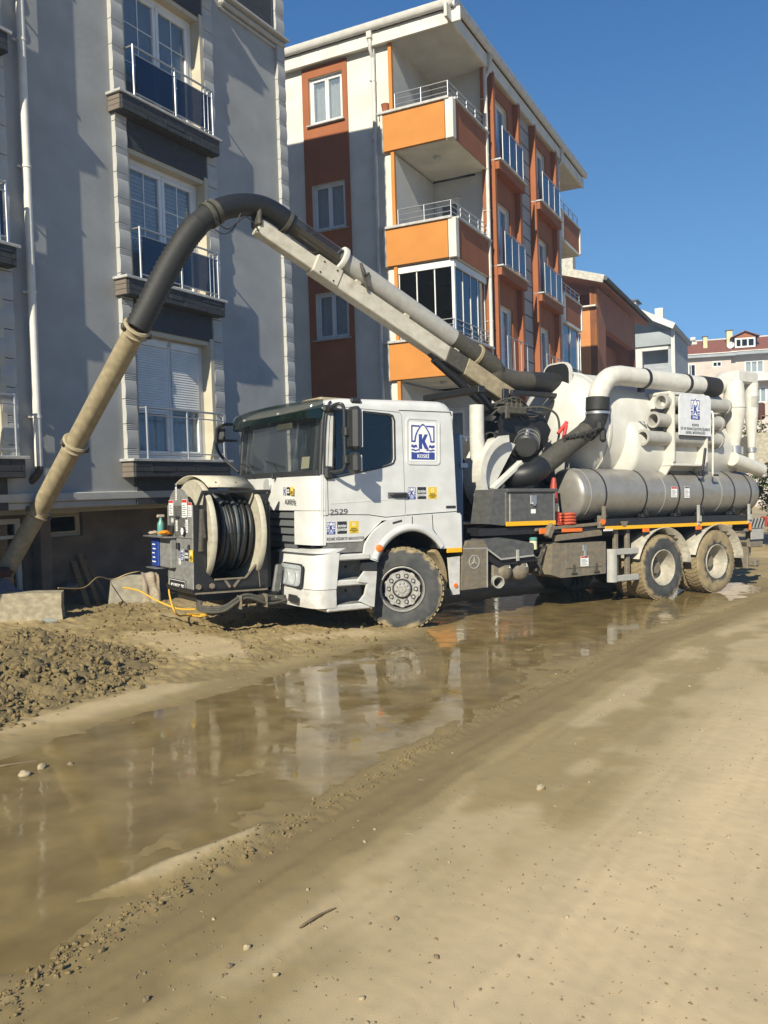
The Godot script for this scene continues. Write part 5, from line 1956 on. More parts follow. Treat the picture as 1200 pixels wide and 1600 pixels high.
	var outer := [Vector2(-0.345, 0.868), Vector2(-0.56, 0.935), Vector2(-0.53, 1.09)] + smooth2([Vector2(-0.53, 1.09), Vector2(-0.46, 1.19), Vector2(-0.37, 1.275), Vector2(-0.20, 1.375), Vector2(0.10, 1.425)], 3).slice(1) + [Vector2(0.965, 1.455), Vector2(0.992, 1.42), Vector2(1.0, 0.99), Vector2(0.75, 0.992)]
	s = nst()
	prism(s, outer + inner.slice(0, inner.size() - 1), 0.035, Transform3D(Basis.IDENTITY, V(0, 0, -0.075)), true)
	var mg := part(t, "mudguard", s, white)
	s = nst()
	secs = []
	for p in inner:
		secs.append([V(p.x, p.y, -0.03), V(p.x, p.y, -0.10), V(p.x + (p.x - 0.17) * 0.02, p.y + 0.01, -0.75)])
	loft(s, secs)
	part(mg, "wheel_arch", s, M["dark_chassis"])
	s = nst()
	secs = []
	for p in inner:
		var d: Vector2 = (p - Vector2(0.17, 0.62)).normalized()
		secs.append([V(p.x + d.x * 0.10, p.y + d.y * 0.10, -0.041), V(p.x + d.x * 0.05, p.y + d.y * 0.05, -0.018), V(p.x, p.y, -0.03), V(p.x, p.y, -0.06)])
	loft(s, secs)
	part(mg, "arch_lip", s, white)
	s = nst()
	bar(s, V(0.185, 1.425, -0.038), V(0.185, 1.238, -0.038), 0.004, 0.008)
	bar(s, V(0.505, 1.44, -0.038), V(0.515, 1.25, -0.038), 0.004, 0.008)
	bar(s, V(0.515, 1.25, -0.038), V(0.62, 1.12, -0.038), 0.004, 0.008)
	bar(s, V(-0.12, 1.345, -0.036), V(0.02, 1.375, -0.036), 0.006, 0.022)
	part(mg, "panel_gap", s, M["joint_dark"])
	s = nst()
	lathe(s, [Vector2(0.048, 0), Vector2(0.042, 0.03), Vector2(0.025, 0.045), Vector2(0, 0.048)], along(V(-0.33, 1.035, -0.03), V(-0.35, 0, 1)), 16)
	part(t, "indicator_lamp", s, M["orange_lamp"])
	bx(t, "reflector_strip", V(0.872, 0.962, -0.045), V(0.25, 0.062, 0.02), M["yellow_reflector"], 0.003)
	s = nst()
	prism(s, [Vector2(0.79, 0.865), Vector2(0.985, 0.875), Vector2(0.975, 0.37), Vector2(0.84, 0.365)], 0.03, Transform3D(Basis.IDENTITY, V(0, 0, -0.10)))
	part(t, "mudflap", s, M["cab_white_low"])
	s = nst()
	cyl(s, V(0.905, 0.49, -0.07), V(0.905, 0.49, -0.055), 0.03, 14)
	part(t, "side_reflector", s, M["orange_lamp"])
	s = nst()
	prism(s, arc(0.17, 0.55, 0.66, 0.64, -12, 42, 8) + arc(0.17, 0.55, 0.60, 0.58, 42, -12, 8), 0.45, Transform3D(Basis.IDENTITY, V(0, 0, -0.60)))
	part(t, "inner_mudguard", s, M["mud_coat"])
	# mirrors
	s = nst()
	tube(s, curve([V(-1.03, 2.70, -0.07), V(-1.02, 2.76, 0.02), V(-0.98, 2.78, 0.13), V(-0.94, 2.72, 0.16), V(-0.935, 2.4, 0.16), V(-0.935, 2.05, 0.16), V(-0.97, 1.985, 0.09), V(-1.03, 1.98, -0.06)], 6), 0.022, 10)
	var ma := part(t, "mirror_arm", s, M["black_plastic"])
	bx(ma, "arm_foot", V(-1.03, 1.97, -0.055), V(0.12, 0.16, 0.06), M["black_plastic"], 0.03)
	bx(ma, "arm_foot", V(-1.0, 2.74, -0.06), V(0.20, 0.09, 0.05), M["black_plastic"], 0.03)
	s = nst()
	box(s, V(-0.83, 2.49, 0.22), V(0.13, 0.52, 0.21), 0.045)
	var mh := part(t, "mirror", s, M["black_plastic"])
	s = nst()
	box(s, V(-0.83, 2.08, 0.215), V(0.12, 0.25, 0.19), 0.04)
	part(mh, "wide_mirror", s, M["black_plastic"])
	s = nst()
	box(s, V(-0.768, 2.49, 0.22), V(0.012, 0.45, 0.16), 0.004)
	box(s, V(-0.773, 2.08, 0.215), V(0.012, 0.19, 0.14), 0.004)
	part(mh, "mirror_glass", s, M["chrome"])
	s = nst()
	for y in [2.45, 2.12]:
		box(s, V(-0.91, y, 0.17), V(0.09, 0.11, 0.08), 0.015)
	part(mh, "bracket", s, M["black_plastic"])
	# far side mirrors
	s = nst()
	tube(s, curve([V(-1.10, 2.72, -2.42), V(-1.25, 2.74, -2.62), V(-1.30, 2.66, -2.80), V(-1.28, 2.35, -2.80), V(-1.12, 2.05, -2.46)], 5), 0.022, 8)
	tube(s, [V(-1.15, 2.50, -2.44), V(-1.29, 2.52, -2.74)], 0.018, 8)
	part(t, "mirror_arm", s, M["black_plastic"])
	s = nst()
	box(s, V(-1.22, 2.62, -2.86), V(0.12, 0.26, 0.20), 0.05, Basis(Vector3.UP, 0.2))
	part(t, "mirror", s, M["black_plastic"])
	# wheels of the front axle
	var sd := deg_to_rad(36.0)
	make_wheel(t, V(0.085, 0.505, -0.13), V(-sin(sd), 0, cos(sd)), true, 0.486, 3)
	make_wheel(t, V(0.0, 0.505, -2.34), V(sin(sd), 0, -cos(sd)), true, 0.44, 4)

func truck_chassis(t: Node3D) -> void:
	var dark: Material = M["dark_chassis"]
	var s := nst()
	for z in [-0.85, -1.65]:
		box(s, V(3.4, 0.92, z), V(8.9, 0.30, 0.09))
	for x in [-0.6, 1.1, 2.6, 4.2, 5.8, 7.6]:
		box(s, V(x, 0.92, -1.25), V(0.12, 0.22, 0.8))
	box(s, V(3.3, 1.10, -1.25), V(5.0, 0.14, 1.7))
	part(t, "chassis_frame", s, dark)
	s = nst()
	box(s, V(-0.2, 0.95, -1.25), V(1.5, 0.7, 0.9), 0.05)
	cyl(s, V(0.0, 0.5, -0.4), V(0.0, 0.5, -2.1), 0.07, 12)
	for x in [5.11, 6.51]:
		cyl(s, V(x, 0.5, -0.3), V(x, 0.5, -2.2), 0.10, 12)
		lathe(s, [Vector2(0, -0.25), Vector2(0.2, -0.15), Vector2(0.25, 0), Vector2(0.2, 0.15), Vector2(0, 0.25)], Transform3D(Basis.IDENTITY, V(x, 0.5, -1.25)), 16)
	tube(s, [V(0.5, 0.8, -1.25), V(4.9, 0.55, -1.25)], 0.06, 10)
	part(t, "drive_train", s, dark)
	# behind the cab
	s = nst()
	box(s, V(1.12, 1.75, -1.25), V(0.26, 1.55, 1.9), 0.02)
	box(s, V(1.30, 2.55, -1.2), V(0.10, 0.9, 0.10))
	box(s, V(1.24, 2.1, -0.42), V(0.12, 0.06, 0.3))
	part(t, "intake_housing", s, M["air_filter_blue"])
	s = nst()
	box(s, V(1.05, 2.72, -0.9), V(0.22, 0.05, 0.9), 0.01, Basis(Vector3.BACK, 0.08))
	box(s, V(1.02, 2.4, -0.30), V(0.03, 0.6, 0.04))
	part(t, "intake_lid", s, M["tank_white"])
	# deck behind the cab and rail along the body
	s = nst()
	box(s, V(2.55, 1.18, -1.25), V(2.4, 0.10, 2.3))
	box(s, V(5.6, 1.255, -0.10), V(3.80, 0.115, 0.14), 0.006)
	box(s, V(5.6, 1.255, -2.40), V(3.80, 0.115, 0.14), 0.006)
	box(s, V(5.6, 1.20, -1.25), V(3.9, 0.08, 2.2))
	part(t, "deck", s, M["black_steel"])
	s = nst()
	box(s, V(3.05, 1.215, -0.09), V(1.35, 0.045, 0.05), 0.004, Basis(Vector3.BACK, 0.04))
	box(s, V(3.25, 1.08, -0.10), V(1.0, 0.09, 0.06), 0.004, Basis(Vector3.BACK, 0.06))
	box(s, V(3.72, 1.27, -0.06), V(0.12, 0.19, 0.06), 0.006)
	box(s, V(3.77, 1.38, -0.05), V(0.05, 0.26, 0.05), 0.005)
	part(t, "deck_edge", s, M["muddy_gray"])
	bx(t, "deck_reflector", V(3.09, 1.165, -0.055), V(0.42, 0.05, 0.01), M["orange_lamp"])
	bx(t, "wedge_chock", V(2.60, 1.17, -0.03), V(0.10, 0.20, 0.10), M["muddy_gray"], 0.01, Basis(Vector3.BACK, -0.5))
	s = nst()
	cyl(s, V(3.72, 1.27, -0.03), V(3.72, 1.27, -0.015), 0.045, 16)
	part(t, "side_reflector", s, M["orange_lamp"])
	s = nst()
	box(s, V(5.63, 1.175, -0.025), V(3.72, 0.055, 0.012), 0.002)
	part(t, "reflector_strip", s, M["yellow_reflector"])
	s = nst()
	box(s, V(3.83, 1.145, -0.02), V(0.20, 0.03, 0.014))
	part(t, "strip_end", s, M["cab_white"])
	for x in [4.70, 6.03]:
		bx(t, "marker_lamp", V(x, 1.115, -0.02), V(0.15, 0.06, 0.03), M["orange_lamp"], 0.008)
	bx(t, "marker_lamp", V(2.48, 1.165, -0.04), V(0.13, 0.08, 0.03), M["orange_lamp"], 0.008)
	s = nst()
	prism(s, [Vector2(4.10, 1.27), Vector2(4.28, 1.27), Vector2(4.22, 1.19), Vector2(4.16, 1.19)], 0.02, Transform3D(Basis.IDENTITY, V(0, 0, -0.03)))
	part(t, "rail_clip", s, M["muddy_gray"])
	s = nst()
	for x in [6.02, 7.44]:
		box(s, V(x, 1.33, -0.015), V(0.055, 0.34, 0.03), 0.005)
		box(s, V(x, 1.27, 0.005), V(0.09, 0.10, 0.03), 0.005)
	part(t, "stake_latch", s, M["gray_pipe"])
	# battery box with the round badge
	s = nst()
	prism(s, [Vector2(1.0, 0.42), Vector2(1.462, 0.43), Vector2(1.462, 0.975), Vector2(1.39, 1.075), Vector2(1.12, 1.075), Vector2(1.035, 0.985)], 0.5, Transform3D(Basis.IDENTITY, V(0, 0, -0.56)))
	var bb := part(t, "battery_box", s, M["muddy_gray"])
	s = nst()
	bar(s, V(1.03, 0.975, -0.058), V(1.46, 0.965, -0.058), 0.006, 0.014)
	bar(s, V(1.45, 0.43, -0.058), V(1.455, 0.97, -0.058), 0.006, 0.018)
	part(bb, "lid_edge", s, M["gray_pipe"])
	s = nst()
	var ex := Transform3D(Basis(Vector3.RIGHT, PI / 2), V(1.222, 0.788, -0.06))
	lathe(s, [Vector2(0.082, 0), Vector2(0.082, 0.008), Vector2(0.094, 0.008), Vector2(0.094, 0)], ex, 28)
	for k in 3:
		var a := PI / 2 + TAU * k / 3
		var d := Vector2(cos(a), sin(a))
		var q := d.orthogonal() * 0.014
		prism(s, [q, d * 0.082, -q], 0.008, Transform3D(Basis.IDENTITY, V(1.222, 0.788, -0.06)))
	part(bb, "badge", s, M["gray_pipe"])
	# air filter housing, air tanks, exhaust, fuel filter
	s = nst()
	prism(s, [Vector2(1.33, 1.00), Vector2(1.45, 0.96), Vector2(1.70, 0.81), Vector2(2.34, 0.83), Vector2(2.34, 1.0), Vector2(2.0, 1.06), Vector2(1.7, 1.10), Vector2(1.40, 1.09)], 0.42, Transform3D(Basis.IDENTITY, V(0, 0, -0.50)))
	var af := part(t, "filter_box", s, M["chest_gray"])
	s = nst()
	bar(s, V(1.46, 0.955, -0.072), V(1.71, 0.80, -0.072), 0.012, 0.022)
	bar(s, V(1.71, 0.80, -0.072), V(2.34, 0.825, -0.072), 0.012, 0.022)
	box(s, V(2.02, 0.84, -0.065), V(0.05, 0.16, 0.02), 0.004)
	part(af, "clip", s, M["gray_pipe"])
	s = nst()
	prism(s, [Vector2(1.47, 0.93), Vector2(1.71, 0.78), Vector2(2.45, 0.80), Vector2(2.45, 0.74), Vector2(1.70, 0.70), Vector2(1.50, 0.80)], 0.30, Transform3D(Basis.IDENTITY, V(0, 0, -0.42)))
	part(t, "bracket", s, M["black_steel"])
	for x in [1.86, 2.19]:
		s = nst()
		lathe(s, [Vector2(0, -0.9), Vector2(0.15, -0.9), Vector2(0.15, 0), Vector2(0.135, 0.06), Vector2(0.09, 0.10), Vector2(0, 0.115)], along(V(x, 0.615, -0.22), V(0, 0, 1)), 24)
		var tk := part(t, "air_tank", s, M["muddy_gray"])
		bx(tk, "label", V(x + 0.03, 0.69, -0.128), V(0.075, 0.05, 0.004), M["print_white"], 0.0, Basis(Vector3.RIGHT, -0.5))
	s = nst()
	box(s, V(1.72, 0.63, -0.30), V(0.20, 0.24, 0.3), 0.03)
	part(t, "valve_block", s, M["muddy_gray"])
	s = nst()
	pipe(s, V(1.66, 0.485, -0.06), V(1.80, 0.50, -0.45), 0.085, 0.072, 20)
	part(t, "exhaust_pipe", s, M["gray_pipe"])
	s = nst()
	cyl(s, V(2.40, 0.90, -0.15), V(2.40, 1.03, -0.15), 0.055, 16, 0.01)
	var ff := part(t, "fuel_filter", s, M["label_cream"])
	s = nst()
	cyl(s, V(2.40, 1.03, -0.15), V(2.40, 1.08, -0.15), 0.058, 16, 0.01)
	part(ff, "filter_cap", s, M["bottle_green"])
	s = nst()
	lathe(s, [Vector2(0, -0.15), Vector2(0.23, -0.15), Vector2(0.23, 0), Vector2(0.19, 0.02), Vector2(0.12, 0.02), Vector2(0.12, 0.06), Vector2(0, 0.07)], along(V(2.70, 0.74, -0.28), V(-0.3, 0, 1)), 24)
	for k in 8:
		var a := TAU * k / 8
		box(s, V(2.66 + cos(a) * 0.17, 0.74 + sin(a) * 0.2, -0.25), V(0.04, 0.05, 0.06), 0.01)
	tube(s, curve([V(2.35, 0.85, -0.3), V(2.5, 0.70, -0.16), V(2.62, 0.55, -0.2), V(2.8, 0.5, -0.3)], 5), 0.02, 8)
	tube(s, curve([V(2.3, 0.92, -0.2), V(2.45, 0.78, -0.12), V(2.55, 0.90, -0.12), V(2.75, 0.95, -0.2)], 5), 0.014, 8)
	part(t, "pump", s, M["dusty_hose"])
	# lower locker
	s = nst()
	prism(s, [Vector2(2.66, 0.53), Vector2(2.87, 0.47), Vector2(3.82, 0.485), Vector2(3.82, 0.97), Vector2(2.87, 0.975), Vector2(2.70, 1.0)], 0.5, Transform3D(Basis.IDENTITY, V(0, 0, -0.56)))
	var lk := part(t, "lower_locker", s, M["muddy_gray"])
	s = nst()
	prism(s, rrect(2.955, 0.605, 3.73, 0.945, 0.015), 0.010, Transform3D(Basis.IDENTITY, V(0, 0, -0.06)))
	part(lk, "locker_door", s, M["muddy_gray"])
	s = nst()
	box(s, V(3.35, 0.89, -0.045), V(0.10, 0.10, 0.02), 0.006)
	box(s, V(3.35, 0.81, -0.04), V(0.05, 0.10, 0.03), 0.006)
	part(lk, "latch", s, M["steel"])
	for x in [3.12, 3.60]:
		s = nst()
		box(s, V(x, 0.60, -0.047), V(0.05, 0.11, 0.012), 0.003)
		cyl(s, V(x - 0.05, 0.53, -0.045), V(x + 0.05, 0.53, -0.045), 0.016, 10)
		part(lk, "hinge", s, M["dusty_hose"])
	warning_label(lk, Transform3D(Basis.IDENTITY, V(3.26, 0.62, -0.05)), 0.17, 0.15)
	# upper chest
	s = nst()
	box(s, V(2.27, 1.515, -0.30), V(0.96, 0.50, 0.5), 0.008)
	prism(s, [Vector2(1.53, 1.29), Vector2(1.79, 1.262), Vector2(1.79, 1.765), Vector2(1.61, 1.765)], 0.42, Transform3D(Basis.IDENTITY, V(0, 0, -0.50)))
	var ch := part(t, "upper_chest", s, M["chest_gray"])
	bx(ch, "chest_lid", V(2.275, 1.752, -0.29), V(0.98, 0.05, 0.56), M["chest_gray"], 0.008)
	s = nst()
	box(s, V(2.29, 1.51, -0.046), V(0.83, 0.40, 0.012), 0.004)
	part(ch, "chest_door", s, M["chest_gray"])
	s = nst()
	for x in [1.86, 2.71]:
		box(s, V(x, 1.51, -0.046), V(0.010, 0.40, 0.016))
	part(ch, "door_edge", s, M["gray_pipe"])
	s = nst()
	box(s, V(2.30, 1.62, -0.035), V(0.12, 0.13, 0.02), 0.006)
	cyl(s, V(2.30, 1.56, -0.03), V(2.30, 1.56, -0.01), 0.03, 12)
	part(ch, "latch", s, M["steel"])
	bx(ch, "label", V(2.30, 1.455, -0.039), V(0.09, 0.06, 0.004), M["print_white"])
	bx(ch, "reflector_strip", V(2.265, 1.285, -0.044), V(0.955, 0.062, 0.012), M["yellow_reflector"], 0.002)
	# side guard
	for y in [0.80, 0.39]:
		bx(t, "side_guard", V(4.28, y, -0.06), V(0.55, 0.095, 0.04), M["gray_pipe"], 0.008)
	s = nst()
	var sec := arc(3.99, -0.11, 0.09, 0.09, 90, 180, 6)
	var a1 := []
	var a2 := []
	for p in [Vector2(4.02, -0.02)] + sec:
		a1.append(V(p.x, 0.34, p.y))
		a2.append(V(p.x, 0.85, p.y))
	loft(s, [a1, a2])
	part(t, "side_guard_end", s, M["gray_pipe"])
	s = nst()
	for x in [4.10, 4.37]:
		box(s, V(x, 0.76, -0.12), V(0.08, 0.78, 0.06), 0.01)
	part(t, "guard_bracket", s, M["muddy_gray"])
	# rear mudguards
	for f in [[5.16, 0.655], [6.585, 0.675]]:
		s = nst()
		var secs := []
		for p in arc(f[0], 0.50, f[1], f[1] * 0.98, 5, 165, 20):
			var d: Vector2 = (p - Vector2(f[0], 0.5)).normalized() * 0.012
			secs.append([V(p.x, p.y, -0.0), V(p.x + d.x, p.y + d.y, -0.01), V(p.x + d.x, p.y + d.y, -0.64), V(p.x, p.y, -0.64), V(p.x, p.y, 0.0)])
		loft(s, secs, false, 1)
		part(t, "rear_mudguard", s, M["rim_muddy"])
	# wheels of the rear axles, twinned
	for x in [5.11, 6.51]:
		var y := 0.505 if x < 6 else 0.535
		var md := 0.462 if x < 6.0 else 0.34
		make_wheel(t, V(x, y, -0.16), V(0, 0, 1), false, md, int(x * 10))
		make_wheel(t, V(x, y, -0.50), V(0, 0, 1), false, 0.40, int(x * 20))
		make_wheel(t, V(x, y, -2.34), V(0, 0, -1), false, 0.44, int(x * 30))
		make_wheel(t, V(x, y, -2.0), V(0, 0, -1), false, 0.40, int(x * 40))
	# tail: striped board, lamp, bumper bars
	s = nst()
	box(s, V(7.62, 1.14, -0.25), V(0.04, 0.22, 0.40))
	box(s, V(7.72, 0.78, -0.55), V(0.40, 0.10, 1.0), 0.01)
	box(s, V(7.83, 0.44, -0.9), V(0.14, 0.13, 1.6), 0.02)
	box(s, V(7.70, 0.95, -0.20), V(0.07, 0.75, 0.07), 0.01)
	box(s, V(7.55, 0.60, -0.25), V(0.06, 0.5, 0.3), 0.01)
	box(s, V(7.60, 1.04, -0.55), V(0.3, 0.05, 1.0))
	part(t, "rear_frame", s, M["muddy_gray"])
	s = nst()
	box(s, V(7.70, 1.16, -0.02), V(0.40, 0.17, 0.02))
	var sb := part(t, "striped_board", s, M["gray_pipe"])
	for k in 4:
		s = nst()
		bar(s, V(7.50 + k * 0.10, 1.08, -0.008), V(7.59 + k * 0.10, 1.24, -0.008), 0.004, 0.035)
		part(sb, "stripe", s, M["print_black"])
	bx(t, "tail_lamp", V(7.95, 1.18, -0.05), V(0.06, 0.18, 0.12), M["red_lamp"], 0.015)
	bx(t, "tail_lamp", V(7.48, 1.10, -0.02), V(0.05, 0.14, 0.05), M["orange_lamp"], 0.015)
	bx(t, "mesh_guard", V(7.72, 0.98, -0.04), V(0.36, 0.22, 0.02), M["gray_pipe"])

func ring_band(s: SurfaceTool, x: float, c: Vector2, r: float, w: float, th: float) -> void:
	lathe(s, [Vector2(r, -w / 2), Vector2(r + th, -w / 2), Vector2(r + th, w / 2), Vector2(r, w / 2)], along(V(x, c.x, c.y), V(1, 0, 0)), 40)

func truck_tanks(t: Node3D) -> void:
	# silver water tank along the near side, and its twin
	for z in [-0.45, -2.05]:
		var s := nst()
		lathe(s, [Vector2(0, 0), Vector2(0.15, 0.004), Vector2(0.30, 0.025), Vector2(0.365, 0.055), Vector2(0.385, 0.08), Vector2(0.398, 0.12), Vector2(0.40, 0.20), Vector2(0.40, 4.32), Vector2(0.39, 4.46), Vector2(0.34, 4.60), Vector2(0.22, 4.69), Vector2(0, 4.72)], along(V(3.30, 1.69, z), V(1, 0, 0)), 48)
		var tk := part(t, "water_tank", s, M["steel_tank"])
		if z > -1.0:
			for x in [3.83, 4.77, 5.58, 6.20, 7.08, 7.56]:
				s = nst()
				ring_band(s, x, Vector2(1.69, z), 0.40, 0.028, 0.007)
				part(tk, "tank_band", s, M["black_steel"])
				s = nst()
				box(s, V(x, 1.345, -0.13), V(0.16, 0.06, 0.10), 0.01)
				box(s, V(x + 0.03, 1.40, -0.10), V(0.05, 0.12, 0.06), 0.01)
				cyl(s, V(x, 1.36, -0.07), V(x, 1.36, -0.045), 0.02, 8)
				part(tk, "band_clamp", s, M["black_steel"])
			for x in [3.50, 5.22, 6.72]:
				s = nst()
				ring_band(s, x, Vector2(1.69, z), 0.40, 0.010, 0.004)
				part(tk, "weld_seam", s, M["gray_pipe"])
			warning_label(tk, Transform3D(Basis.IDENTITY, V(5.36, 1.63, -0.047)), 0.15, 0.17)
			warning_label(tk, Transform3D(Basis.IDENTITY, V(5.70, 1.62, -0.047)), 0.13, 0.19, "print_gray")
			s = nst()
			lathe(s, [Vector2(0.384, 0.085), Vector2(0.392, 0.085), Vector2(0.392, 0.095), Vector2(0.384, 0.095)], along(V(3.30, 1.69, z), V(1, 0, 0)), 40)
			part(tk, "rim_seam", s, M["steel"])
	# big white sludge vessel
	var s := nst()
	lathe(s, [Vector2(0, -0.30), Vector2(0.3, -0.28), Vector2(0.6, -0.19), Vector2(0.80, -0.07), Vector2(0.90, 0.05), Vector2(0.93, 0.16), Vector2(0.93, 3.5), Vector2(0.8, 3.65), Vector2(0, 3.75)], along(V(4.05, 2.78, -1.30), V(1, 0, 0)), 64)
	var bv := part(t, "sludge_vessel", s, M["tank_white"])
	for x in [4.30, 6.9]:
		s = nst()
		ring_band(s, x, Vector2(2.78, -1.30), 0.93, 0.05, 0.02)
		part(bv, "stiffening_ring", s, M["tank_white"])
	s = nst()
	box(s, V(6.0, 1.6, -1.35), V(3.6, 0.7, 1.2))
	part(t, "vessel_saddle", s, M["black_steel"])
	# smaller drum on the near side carrying the tube rack
	s = nst()
	lathe(s, [Vector2(0, -0.03), Vector2(0.52, -0.015), Vector2(0.58, 0.01), Vector2(0.61, 0.05), Vector2(0.62, 0.10), Vector2(0.62, 2.75), Vector2(0.56, 2.9), Vector2(0, 3.0)], along(V(4.70, 2.43, -0.82), V(1, 0, 0)), 56)
	var dr := part(t, "side_drum", s, M["tank_white"])
	var tilt := Transform3D(Basis(Vector3.RIGHT, -0.82), V(4.95, 2.82, -0.322))
	text(dr, "lettering", "VAC", 0.16, M["print_gray"], tilt, 1.1, true, serif)
	s = nst()
	prism(s, smooth2([Vector2(0, 0), Vector2(0.12, 0.07), Vector2(0.26, 0.09), Vector2(0.42, 0.04), Vector2(0.42, -0.02), Vector2(0.2, 0.0)], 3), 0.002, Transform3D(Basis(Vector3.RIGHT, -0.45), V(4.95, 2.62, -0.220)))
	part(dr, "print", s, M["print_blue"])
	s = nst()
	prism(s, [Vector2(0.30, 0.0), Vector2(0.95, -0.02), Vector2(0.95, -0.06), Vector2(0.30, -0.05)], 0.002, Transform3D(Basis(Vector3.RIGHT, -0.42), V(4.95, 2.62, -0.218)))
	part(dr, "print", s, M["print_gray"])
	# rack plates
	for x in [5.40, 6.26]:
		s = nst()
		prism(s, [Vector2(-0.02, 3.30), Vector2(-0.10, 3.36), Vector2(-0.52, 3.36), Vector2(-0.56, 3.0), Vector2(-0.32, 2.75), Vector2(-0.22, 2.40), Vector2(-0.42, 1.98), Vector2(-0.20, 1.98), Vector2(-0.02, 2.22)], 0.03, Transform3D(Basis(Vector3.BACK, Vector3.UP, Vector3.LEFT), V(x + 0.03, 0, 0)))
		part(t, "rack_plate", s, M["white_pipe"])
	bx(t, "rack_shelf", V(5.83, 3.33, -0.30), V(0.90, 0.05, 0.40), M["white_pipe"], 0.01)
	bx(t, "rack_shelf", V(5.83, 2.16, -0.15), V(0.88, 0.04, 0.22), M["white_pipe"], 0.01)
	# three spare suction tubes
	for p in [[5.27, 7.00, 3.19], [5.07, 6.80, 2.885], [4.81, 6.78, 2.59]]:
		s = nst()
		pipe(s, V(p[0], p[2], -0.17), V(p[1], p[2], -0.17), 0.115, 0.095, 24)
		lathe(s, [Vector2(0.115, 0), Vector2(0.132, 0), Vector2(0.132, 0.05), Vector2(0.115, 0.055)], along(V(p[0], p[2], -0.17), V(1, 0, 0)), 24)
		lathe(s, [Vector2(0.115, 0), Vector2(0.132, 0), Vector2(0.132, 0.05), Vector2(0.115, 0.055)], along(V(p[1] - 0.05, p[2], -0.17), V(1, 0, 0)), 24)
		tag_none(part(t, "spare_tube", s, M["gray_pipe"]))
	for y in [3.04, 2.74]:
		s = nst()
		box(s, V(5.25, y, -0.2), V(0.30, 0.05, 0.1), 0.01)
		box(s, V(5.3, y - 0.02, -0.14), V(0.05, 0.06, 0.08), 0.005)
		part(t, "tube_clip", s, M["black_steel"])
	# board with the authority's name
	s = nst()
	var bpts := [Vector2(5.50, 2.645), Vector2(6.33, 2.645), Vector2(6.33, 3.24)] + arc(6.25, 3.24, 0.08, 0.08, 0, 90, 4).slice(1) + arc(5.60, 3.22, 0.10, 0.10, 90, 180, 5)
	prism(s, bpts, 0.02, Transform3D(Basis.IDENTITY, V(0, 0, -0.01)))
	var sg := part(t, "name_board", s, M["sign_white"])
	emblem(sg, Transform3D(Basis.IDENTITY, V(5.79, 2.91, 0.0105)), 0.235, 0.33, false)
	var lines := [["KONYA", 2.835, 0.043], ["SU VE KANALİZASYON İDARESİ", 2.772, 0.043], ["GENEL MÜDÜRLÜĞÜ", 2.708, 0.043]]
	for l in lines:
		text(sg, "lettering", l[0], l[2], M["print_black"], Transform3D(Basis.IDENTITY, V(5.915, l[1] - 0.02, 0.0105)), 0.88)
	s = nst()
	tube(s, curve([V(6.38, 3.05, -0.08), V(6.37, 3.02, 0.02), V(6.37, 2.5, 0.02), V(6.36, 2.02, 0.02), V(6.40, 1.99, 0.03)], 5), 0.017, 10)
	part(t, "white_rod", s, M["white_pipe"])
	s = nst()
	box(s, V(6.42, 1.995, 0.03), V(0.14, 0.03, 0.05), 0.01)
	bar(s, V(6.14, 2.06, -0.02), V(6.22, 2.45, -0.02), 0.03, 0.05, 0.01)
	box(s, V(6.12, 2.02, -0.03), V(0.12, 0.08, 0.06), 0.01)
	part(t, "rod_latch", s, M["black_steel"])
	# cyclones and collecting drum at the rear
	s = nst()
	lathe(s, [Vector2(0, 3.66), Vector2(0.14, 3.66), Vector2(0.16, 3.60), Vector2(0.195, 3.22), Vector2(0.195, 3.16), Vector2(0.085, 2.52), Vector2(0.0, 2.52)], Transform3D(Basis.IDENTITY, V(7.33, 0, -0.22)), 32)
	var cy := part(t, "cyclone", s, M["white_pipe"])
	s = nst()
	lathe(s, [Vector2(0.195, 3.20), Vector2(0.201, 3.195), Vector2(0.201, 3.185), Vector2(0.195, 3.18)], Transform3D(Basis.IDENTITY, V(7.33, 0, -0.22)), 32)
	part(cy, "weld_seam", s, M["gray_pipe"])
	s = nst()
	lathe(s, [Vector2(0.07, 2.38), Vector2(0.10, 2.40), Vector2(0.10, 2.52), Vector2(0.085, 2.53)], Transform3D(Basis.IDENTITY, V(7.33, 0, -0.22)), 24)
	box(s, V(7.44, 2.44, -0.15), V(0.06, 0.14, 0.06), 0.01)
	part(cy, "clamp", s, M["steel"])
	s = nst()
	lathe(s, [Vector2(0, 3.66), Vector2(0.118, 3.66), Vector2(0.118, 3.22), Vector2(0.11, 3.10), Vector2(0.065, 2.52), Vector2(0.06, 2.50), Vector2(0.06, 2.25), Vector2(0, 2.25)], Transform3D(Basis.IDENTITY, V(7.84, 0, -0.22)), 28)
	cy = part(t, "cyclone", s, M["white_pipe"])
	s = nst()
	lathe(s, [Vector2(0.1185, 3.42), Vector2(0.120, 3.42), Vector2(0.120, 3.22), Vector2(0.1185, 3.22)], Transform3D(Basis.IDENTITY, V(7.84, 0, -0.22)), 12, 0.3, 2.6)
	part(cy, "label", s, M["gray_pipe"])
	s = nst()
	lathe(s, [Vector2(0.065, 2.42), Vector2(0.085, 2.43), Vector2(0.085, 2.50), Vector2(0.065, 2.51)], Transform3D(Basis.IDENTITY, V(7.84, 0, -0.22)), 20)
	part(cy, "clamp", s, M["steel"])
	s = nst()
	cyl(s, V(7.18, 2.29, -0.17), V(8.05, 2.10, -0.17), 0.125, 28, 0.012)
	part(t, "collecting_drum", s, M["white_pipe"])
	s = nst()
	box(s, V(8.05, 2.02, -0.12), V(0.10, 0.10, 0.10), 0.02)
	part(t, "drain_valve", s, M["gray_pipe"])
	# big air pipe over the tanks with its dark couplings
	var z := -0.40
	s = nst()
